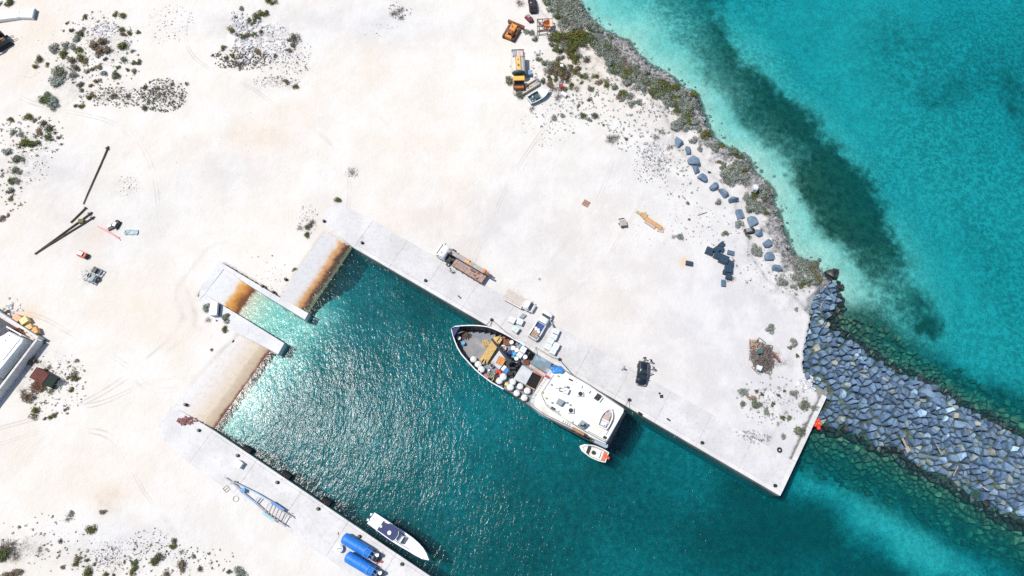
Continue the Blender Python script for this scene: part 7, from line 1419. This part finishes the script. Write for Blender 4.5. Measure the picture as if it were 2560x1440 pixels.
# brush and scrap pile on the right
Z6 = Z(1540, 820, 3.273)
heap(Z6, 1190, 240, 2.2, 3.0, .2, 1.5, M('pile_brown', (.25, .20, .18), (.10, .085, .08), 2, .9), 'mound of brown brushwood and scrap near the breakwater', 150, 'scrap_pile', 'scrap', .05)
heap(Z6, 1130, 150, 1.2, 1.5, .6, 1.6, M('pile_tan', (.42, .31, .24), (.3, .21, .16), 2, .9), 'tan lengths of wood on the upper left of the scrap mound', 22, 'wood_scraps', 'wood', .09)
m = MB(); m.bar(Z6(1285, 200, 1.0), Z6(1340, 270, .9), .32, .25); solo('rusty_beam', m, RUST, 'straight rusty beam leaning on the right side of the scrap mound', 'beam')
m = MB(); m.prism([Z6(x, y, 1.5) for x, y in ((1160, 300), (1205, 315), (1190, 350), (1155, 335))], .9, 1.5, .1); solo('pale_sheet', m, TOTE, 'pale folded sheet on the lower edge of the scrap mound', 'sheet')
m = MB(); m.prism([Z6(x, y, 1.9) for x, y in ((1165, 170), (1200, 165), (1205, 205), (1170, 210))], 1.2, 1.9, .1); solo('green_crate', m, P_('dark_teal_crate', (.05, .14, .14), .6), 'dark teal crate on top of the scrap mound', 'crate')
heap(Z6, 1105, 570, .9, .5, .1, .6, WOOD, 'small brown wood scraps among the shrubs behind the quay end', 16, 'wood_scraps', 'wood', .06)
# ------------------------------------------------------------------ black crates on the sand
def black_crate(x, y, w, l, rz, h, lab, mat=None, z=None, fn=F4):
    mat = mat or DNAVY; p = fn(x, y, h); t = thing('black_crate', lab, 'crate', (p.x, p.y, z if z is not None else h1(p.x, p.y)), math.radians(rz), 'dark blue-black crates on the sand')
    m = MB(); m.loft([[(-l / 2 * .94, -w / 2 * .94, 0), (l / 2 * .94, -w / 2 * .94, 0), (l / 2 * .94, w / 2 * .94, 0), (-l / 2 * .94, w / 2 * .94, 0)], [(-l / 2, -w / 2, h - .08), (l / 2, -w / 2, h - .08), (l / 2, w / 2, h - .08), (-l / 2, w / 2, h - .08)]]); part(t, 'crate_body', m, mat, world=False)
    m = MB(); m.box(-l / 2 - .03, l / 2 + .03, -w / 2 - .03, w / 2 + .03, h - .08, h, None, .03); lid = part(t, 'lid', m, mat, world=False)
    for s in (-1, 1): m = MB(); m.box(-l * .38, l * .38, s * w * .2 - .04, s * w * .2 + .04, h, h + .03); part(lid, 'rib', m, P_('crate_rib', (.04, .08, .13), .5), world=False)
for a_ in ((390, 1050, 1.25, 1.25, -25, .9, 'large square crate at the left end of the dark crate group'), (495, 998, .8, 1.1, 40, .6, 'topmost crate of the group, tilted up to the right'), (452, 1040, 1.0, 1.1, 35, .8, 'crate below the topmost one, at the middle of the cross shape'), (492, 1040, .8, .9, -30, .6, 'small crate right of the middle one in the cross shape'), (462, 1090, 1.2, 1.3, -25, .9, 'crate in the second row of the group'), (515, 1122, 1.45, 1.6, -25, 1.1, 'biggest crate, in the centre of the group'), (572, 1160, .9, 1.0, -8, .7, 'crate at the upper end of the downward column'), (556, 1205, 1.3, 1.4, 82, 1.0, 'long crate in the downward column'), (530, 1235, 1.0, .7, 80, .7, 'narrow crate at the left of the downward column'), (556, 1268, .9, 1.0, 75, .9, 'lowest crate of the downward column'), (510, 1328, .75, 1.15, 85, .5, 'pale-faced small crate standing alone below the column'), (572, 1068, .75, 1.2, -15, .5, 'pale-faced small crate alone right of the group'), (217, 1158, .75, 1.25, -12, .55, 'dark crate alone beside an orange-tan stain')):
    black_crate(*a_[:6], a_[6], mat=P_('slate_plastic', (.09, .17, .25), .5) if 'pale-faced' in a_[6] else None)
# rods, pallets, timbers
m = MB(); m.tube([F4(290, 748, .15), F4(370, 722, .15)], .05, 5); solo('iron_rod', m, BLACK, 'thin dark rod lying on bare sand left of the boulder row', 'rod')
Z7 = Z(1440, 480, 5.538)
p = Z7(138, 157, .2); t = thing('pallet', 'reddish-brown square pallet alone on open ground', 'pallet', (p.x, p.y, .03), math.radians(-32))
for i in range(5): m = MB(); yy = -.6 + i * .26; m.box(-.62, .62, yy, yy + .18, .16, .2); part(t, 'slat', m, M('pallet_brown', (.40, .24, .18), (.26, .14, .11), 3, .9), world=False)
for xx in (-.55, 0, .55): m = MB(); m.box(xx - .07, xx + .07, -.6, .62, 0, .155); part(t, 'bearer', m, WOODR, world=False)
GP = M('grey_pallet', (.48, .45, .40), (.32, .30, .27), 3, .9)
t = thing('pallet_stack', 'stack of weathered grey pallets with one askew beneath', 'pallets', (Z7(655, 425, .9).x, Z7(655, 425, .9).y, .03), math.radians(8))
for k in range(6):
    pt = MB(); rz = 0 if k > 1 else .5; Rm = Matrix.Rotation(rz, 4, 'Z')
    for i in range(6): yy = -.62 + i * .21; pt.box(yy, yy + .15, -.6, .6, .13 + k * .16, .16 + k * .16, Rm)
    for xx in (-.52, 0, .46): pt.box(-.6, .6, xx, xx + .08, k * .16 + .005, .125 + k * .16, Rm)
    part(t, 'pallet', pt, GP if k != 1 else P_('dark_pallet', (.12, .14, .17), .8), world=False)
m = MB(); m.bar(Z7(590, 375, .1), Z7(670, 362, .1), .12, .1); solo('batten', m, BLACK, 'short dark batten lying above the pallet stack', 'batten')
BR = M('orange_brown_timber', (.56, .34, .17), (.40, .22, .11), 1.5, .85); BR2 = M('olive_timber', (.42, .38, .17), (.32, .28, .12), 2, .9); BR3 = M('pinkish_timber', (.50, .38, .32), (.38, .28, .23), 2, .9)
for (x1, y1, x2, y2, w, z, mt_, lab) in ((840, 265, 960, 345, 4.2, .3, BR2, 'olive-tinged timber baulk at the upper left end of the pile'), (900, 290, 975, 345, 6, .5, BR, 'short wide plank block crossing the upper end of the timber pile'), (950, 280, 985, 325, 4, .35, BR2, 'small olive plank end at the top right of the timber pile'), (950, 345, 1190, 500, 6.5, .45, BR, 'longest orange-brown beam in the middle of the timber pile'), (965, 395, 1100, 490, 6.5, .3, BR3, 'pinkish plank slab below the long beam'), (905, 325, 940, 362, 3, .25, BR3, 'short batten under the upper end of the timber pile'), (1130, 510, 1215, 530, 8, .25, BR3, 'pinkish-grey block at the lower right end of the timber pile')):
    t = thing('timber_beam', lab, 'timber', (Z7(x1, y1, z).x, Z7(x1, y1, z).y, .02)); a, b_ = Z7(x1, y1, z), Z7(x2, y2, z); d_ = (b_ - a).normalized(); wn_ = Vector((-d_.y, d_.x, 0)); W__ = w * .073 * 1.6; n_ = 2 if w < 5 else 3
    for i in range(n_): o_ = wn_ * (W__ * ((i + .5) / n_ - .5)); m = MB(); m.bar(a + o_ - Vector((0, 0, z / 2)), b_ + o_ - Vector((0, 0, z / 2)), W__ / n_ * .93, z - .02 - .03 * (i % 2)); part(t, 'plank', m, mt_)
# ------------------------------------------------------------------ left edge: walled tank, crates, rusty container, excavator, white sheet
C2 = Z(0, 740, 4.5)
wl = thing('bund_wall', 'white concrete wall enclosing the pale tank at the left edge', 'wall', (C2(420, 470).x, C2(420, 470).y, 0))
a, b_, c = C2(-400, -60, 1.9), C2(425, 470, 1.9), C2(-200, 1290, 1.9)
d1 = (b_ - a).normalized(); n1_ = Vector((-d1.y, d1.x, 0)); d3 = (c - b_).normalized(); n3 = Vector((-d3.y, d3.x, 0))
for s0, e0, dd_, nn_ in ((a, b_, d1, n1_), (b_ - d3 * .0, c, d3, n3)):
    nseg = 7; Ls = (e0 - s0).length
    for i in range(nseg): q = s0 + dd_ * (Ls * i / nseg + (.38 if (i == 0 and dd_ is d3) else .01)); r = s0 + dd_ * (Ls * (i + 1) / nseg - .01); m = MB(); m.prism([q - nn_ * .19, r - nn_ * .19, r + nn_ * .19, q + nn_ * .19], -.2, 1.9, .02); part(wl, 'wall_panel', m, M_CONW)
m = MB(); fl_ = [C2(x, y, .03) for x, y in ((-330, 40), (400, 490), (-150, 1230), (-700, 900))]; m.prism(fl_, -.1, .03); part(wl, 'yard_floor', m, M('shaded_yard', (.10, .10, .12), (.05, .05, .06), 1, .9))  # floor coloured dark for the shadow inside the walls
tk_ = thing('trailer_tank', 'pale grey flat-topped tank trailer inside the white walls', 'tank', (C2(60, 650).x, C2(60, 650).y, 0.05))
m = MB(); top = [C2(x, y, 3.0) for x, y in ((95, 395), (262, 480), (250, 520), (-60, 900), (-300, 800), (-130, 560))]; m.prism(top, .8, 3.0, .12); part(tk_, 'tank_body', m, P_('pale_tank', (.72, .76, .78), .5))
m = MB(); m.prism([C2(x, y, 3.2) for x, y in ((-60, 480), (100, 410), (225, 475), (30, 720), (-90, 740))], 3.0, 3.15, .05); part(tk_, 'raised_top', m, WHITE2)
for x, y in ((60, 500), (105, 445)): q = C2(x, y, 3.2); m = MB(); m.cyl((q.x, q.y, 3.15), .12, .12, 8); part(tk_, 'fill_cap', m, GREYC)
for x, y in ((265, 535), (238, 568), (120, 715), (0, 880)): q = C2(x, y, 1.5); m = MB(); m.box(q.x - .35, q.x + .35, q.y - .15, q.y + .15, 1.0, 1.6, None, .08); part(tk_, 'side_bracket', m, CYAN if False else TOTE)
m = MB(); m.bar(C2(75, 345, 1.4), C2(245, 440, 1.4), .2, .2); part(tk_, 'front_beam', m, WHITE2); m = MB(); m.bar(C2(80, 350, 1.1), C2(100, 395, 1.1), .25, .25); part(tk_, 'drawbar', m, BLACK)
heap(C2, 190, 400, 1.8, .9, .1, .9, RUST, 'rusty clutter in the corner between the pale tank and the wall', 22, 'rusty_clutter', 'scrap', .07)
OC = M('orange_crate_paint', (.72, .40, .16), (.55, .26, .09), 3, .7)
for x, y, rz, mt_, lab in ((188, 250, -35, M('salmon_crate', (.72, .40, .26), (.6, .3, .18), 3, .7), 'salmon-coloured crate leaning at the left of four by the wall'), (268, 275, 40, M('pale_yellow_crate', (.74, .62, .34), (.6, .48, .2), 3, .7), 'pale yellow crate with a shiny top, second of four by the wall'), (320, 362, 30, M('tan_crate', (.70, .48, .24), (.55, .35, .14), 3, .7), 'tan crate against the wall, third of four'), (378, 395, 28, OC, 'orange crate nearest the wall corner')):
    p = C2(x, y, 1.0); t = thing('orange_crate', lab, 'crate', (p.x, p.y, .0), math.radians(rz), 'orange crates outside the white wall')
    m = MB(); m.box(-.62, .62, -.58, .58, .1, 1.05, None, .04); part(t, 'crate_body', m, mt_, world=False); m = MB(); m.box(-.66, .66, -.62, .62, 1.05, 1.12, None, .02); m.cyl((0, 0, 1.12), .13, .05, 10); part(t, 'lid', m, mt_, world=False)
    for s in (-.5, .5): m = MB(); m.box(-.6, .6, s - .07, s + .07, 0, .1); part(t, 'skid', m, mt_, world=False)
p = C2(462, 905, 1.5); t = thing('rusty_container', 'red-brown rusty container below the white wall', 'container', (p.x, p.y, .0), math.radians(-27))
RC = M('oxide_red', (.15, .04, .03), (.09, .025, .02), 1.5, .8)
m = MB(); m.box(-1.6, 1.15, -1.0, 1.0, .12, 1.75, None, .05); part(t, 'container_body', m, RC, world=False)
for k in range(9): m = MB(); x = -1.5 + k * .3; m.box(x, x + .12, -1.03, 1.03, 1.75, 1.78); part(t, 'roof_rib', m, RC, world=False)
m = MB(); m.add([(1.2, -1.0, .1), (2.4, -1.0, .05), (2.4, 1.0, .05), (1.2, 1.0, .1), (1.2, -1.0, 1.6), (2.3, -.9, .9), (2.3, .9, .9), (1.2, 1.0, 1.6)], [(0, 3, 2, 1), (4, 5, 6, 7), (0, 1, 5, 4), (1, 2, 6, 5), (2, 3, 7, 6), (3, 0, 4, 7)]); part(t, 'end_shade_wedge', m, P_('dark_green_shade', (.03, .05, .04), .7), world=False)  # dark wedge added for the container's shaded end and its shadow
heap(C2, 660, 980, 1.1, 1.0, .1, .7, STEEL, 'tangle of grey wire and metal right of the rusty container', 30, 'wire_tangle', 'wire', .03)
heap(C2, 430, 1020, 1.5, 1.0, .05, .6, M('red_brush', (.24, .12, .08), (.14, .07, .05), 2, .9), 'reddish dead brush spilling below the rusty container', 50, 'dead_brush', 'brushwood', .035)
# white board at the upper left
t = thing('roof_panel', 'long white roof panel lying at the upper left edge', 'panel', (px(45, 36).x, px(45, 36).y, .1))
for i, pts_ in enumerate((((-60, 29), (50, 24), (46, 43), (-60, 56)), ((50.6, 24), (88, 21), (82, 44), (46.6, 43)))): m = MB(); m.prism([px(u, v, .9) for u, v in pts_], .1, .9, .05); part(t, 'panel', m, WHITE2)
m = MB(); m.prism([px(u, v, .85) for u, v in ((84.5, 25), (88.5, 21), (83, 45), (80, 44))], .12, .93, .02); part(t, 'end_strip', m, GREYC)
# excavator at the left edge
p = px(12, 112); t = thing('excavator', 'dark excavator with an orange arm at the left edge', 'excavator', (p.x, p.y, .1), math.radians(38))
for s in (-1, 1): m = MB(); m.box(-1.6, 1.6, s * .95 - .3, s * .95 + .3, 0, .75, None, .2); part(t, 'track', m, BLACK, world=False)
m = MB(); m.box(-1.5, 1.1, -1.1, 1.1, .85, 1.7, None, .12); part(t, 'house', m, P_('dark_machine', (.03, .04, .045), .5), world=False)
m = MB(); m.box(.1, 1.3, .3, 1.1, 1.2, 2.6, None, .12); m.cur = 1; m.box(.25, 1.15, .4, 1.0, 2.6, 2.64); part(t, 'cab', m, [BLACK, TOTE], world=False)
m = MB(); m.bar((.9, -.3, 1.4), (-1.4, -.9, 2.6), .35, .4); m.bar((-1.4, -.9, 2.6), (-2.6, -1.3, 1.2), .28, .3); part(t, 'arm', m, ORANGE, world=False)
m = MB(); m.box(-3.0, -2.3, -1.7, -.9, .2, .9, None, .15); part(t, 'bucket', m, RUST, world=False)
for y in (.1, .5): m = MB(); m.tube([(1.2, y - .4, 1.0), (2.6, y - .5, .8)], .07, 5); part(t, 'front_rod', m, STEEL, world=False)
# ------------------------------------------------------------------ people
def person(u, v, rz, lab, shirt, trousers, stride=.25, arm=.3):
    p = px(u, v); t = thing('person', lab, 'person', (p.x, p.y, .075), rz)
    V = []; E = []; Rr = []
    def J(x, y, z, r, par=None):
        V.append((x, y, z)); Rr.append(r)
        if par is not None: E.append((par, len(V) - 1))
        return len(V) - 1
    pel = J(0, 0, .95, .15); ch = J(.02, 0, 1.22, .15, pel); sh_ = J(.02, 0, 1.42, .15, ch); nk = J(.03, 0, 1.52, .065, sh_); hd = J(.05, 0, 1.60, .085, nk); ht = J(.05, 0, 1.72, .09, hd)
    for s in (-1, 1):
        st_ = stride * s
        hp = J(0, s * .1, .88, .10, pel); kn = J(st_ * .5 + .03, s * .11, .5, .065, hp); an = J(st_, s * .11, .09, .045, kn); J(st_ + .16, s * .12, .045, .04, an)
        so_ = J(.02, s * .19, 1.40, .065, sh_); el = J(.02 - st_ * .5, s * (.24 + arm * .2), 1.14, .045, so_); wr = J(.18 - st_ * .4, s * (.22 + arm * .2), .94, .032, el); pm = J(.22 - st_ * .4, s * (.22 + arm * .2), .87, .036, wr)
        for k, (dx, ln) in enumerate(((-.03, .065), (-.012, .08), (.01, .075), (.028, .06))): k1 = J(.22 - st_ * .4 + dx, s * (.22 + arm * .2), .87 - ln * .6, .011, pm); J(.23 - st_ * .4 + dx, s * (.215 + arm * .2), .87 - ln - .02, .009, k1)
        k1 = J(.255 - st_ * .4, s * (.19 + arm * .2), .86, .012, pm); J(.27 - st_ * .4, s * (.18 + arm * .2), .82, .010, k1)
    me = bpy.data.meshes.new('body'); me.from_pydata(V, E, []); o = bpy.data.objects.new('body', me); COL.objects.link(o)
    md = o.modifiers.new('skin', 'SKIN'); 
    for i, sv in enumerate(me.skin_vertices[0].data): sv.radius = (Rr[i], Rr[i]); sv.use_root = (i == 0)
    ms = o.modifiers.new('sub', 'SUBSURF'); ms.levels = ms.render_levels = 1
    dg = bpy.context.evaluated_depsgraph_get(); m2 = bpy.data.meshes.new_from_object(o.evaluated_get(dg)); bpy.data.objects.remove(o)
    for mm in (shirt, trousers, SKIN, BLACK): m2.materials.append(mm)
    for f in m2.polygons:
        c = f.center; f.use_smooth = True
        if c.z > 1.5 or (abs(c.y) > .18 and c.z < 1.16 and c.z > .7 and (abs(c.y) > .2)): f.material_index = 2
        elif c.z > .93: f.material_index = 0
        elif c.z > .1: f.material_index = 1
        else: f.material_index = 3
    b = bpy.data.objects.new('body', m2); COL.objects.link(b); b.parent = t
    m = MB(); m.smooth = True; m.ball((.035, 0, 1.70), .115, 1, .95, .85, 10, 6); part(t, 'hair', m, HAIR, world=False)
    m = MB(); 
    for s in (-1, 1): m.ball((.145, s * .035, 1.665), .012, 1, 1, 1, 6, 4)
    part(t, 'eyes', m, BLACK, world=False); m = MB(); m.ball((.155, 0, 1.635), .018, 1, .7, 1.3, 6, 4); m.ball((.145, 0, 1.60), .018, .5, 1.5, .5, 6, 4); part(t, 'nose_and_mouth', m, SKIN, world=False)
    return t
person(1128, 680, 2.4, 'person in white shirt and dark trousers standing below the crane lorry', SHIRTW, JEAN)
person(1556, 922, .6, 'person in white and dark clothes walking left of the black SUV', SHIRTW, SHIRTD, .3)
person(1609, 898, 4.4, 'person in dark clothes at the rear of the black SUV', SHIRTD, SHIRTD)
person(1625, 905, 3.6, 'person in a dark shirt and khaki trousers behind the SUV, right one of the two', SHIRTD, KHAKI)
person(1631, 923, 3.2, 'person in a pale shirt beside the open door of the SUV', KHAKI, JEAN, .2)
person(1344, 846, 2.0, 'person in a white shirt leaning at the tailgate of the white pickup', SHIRTW, JEAN, .1)
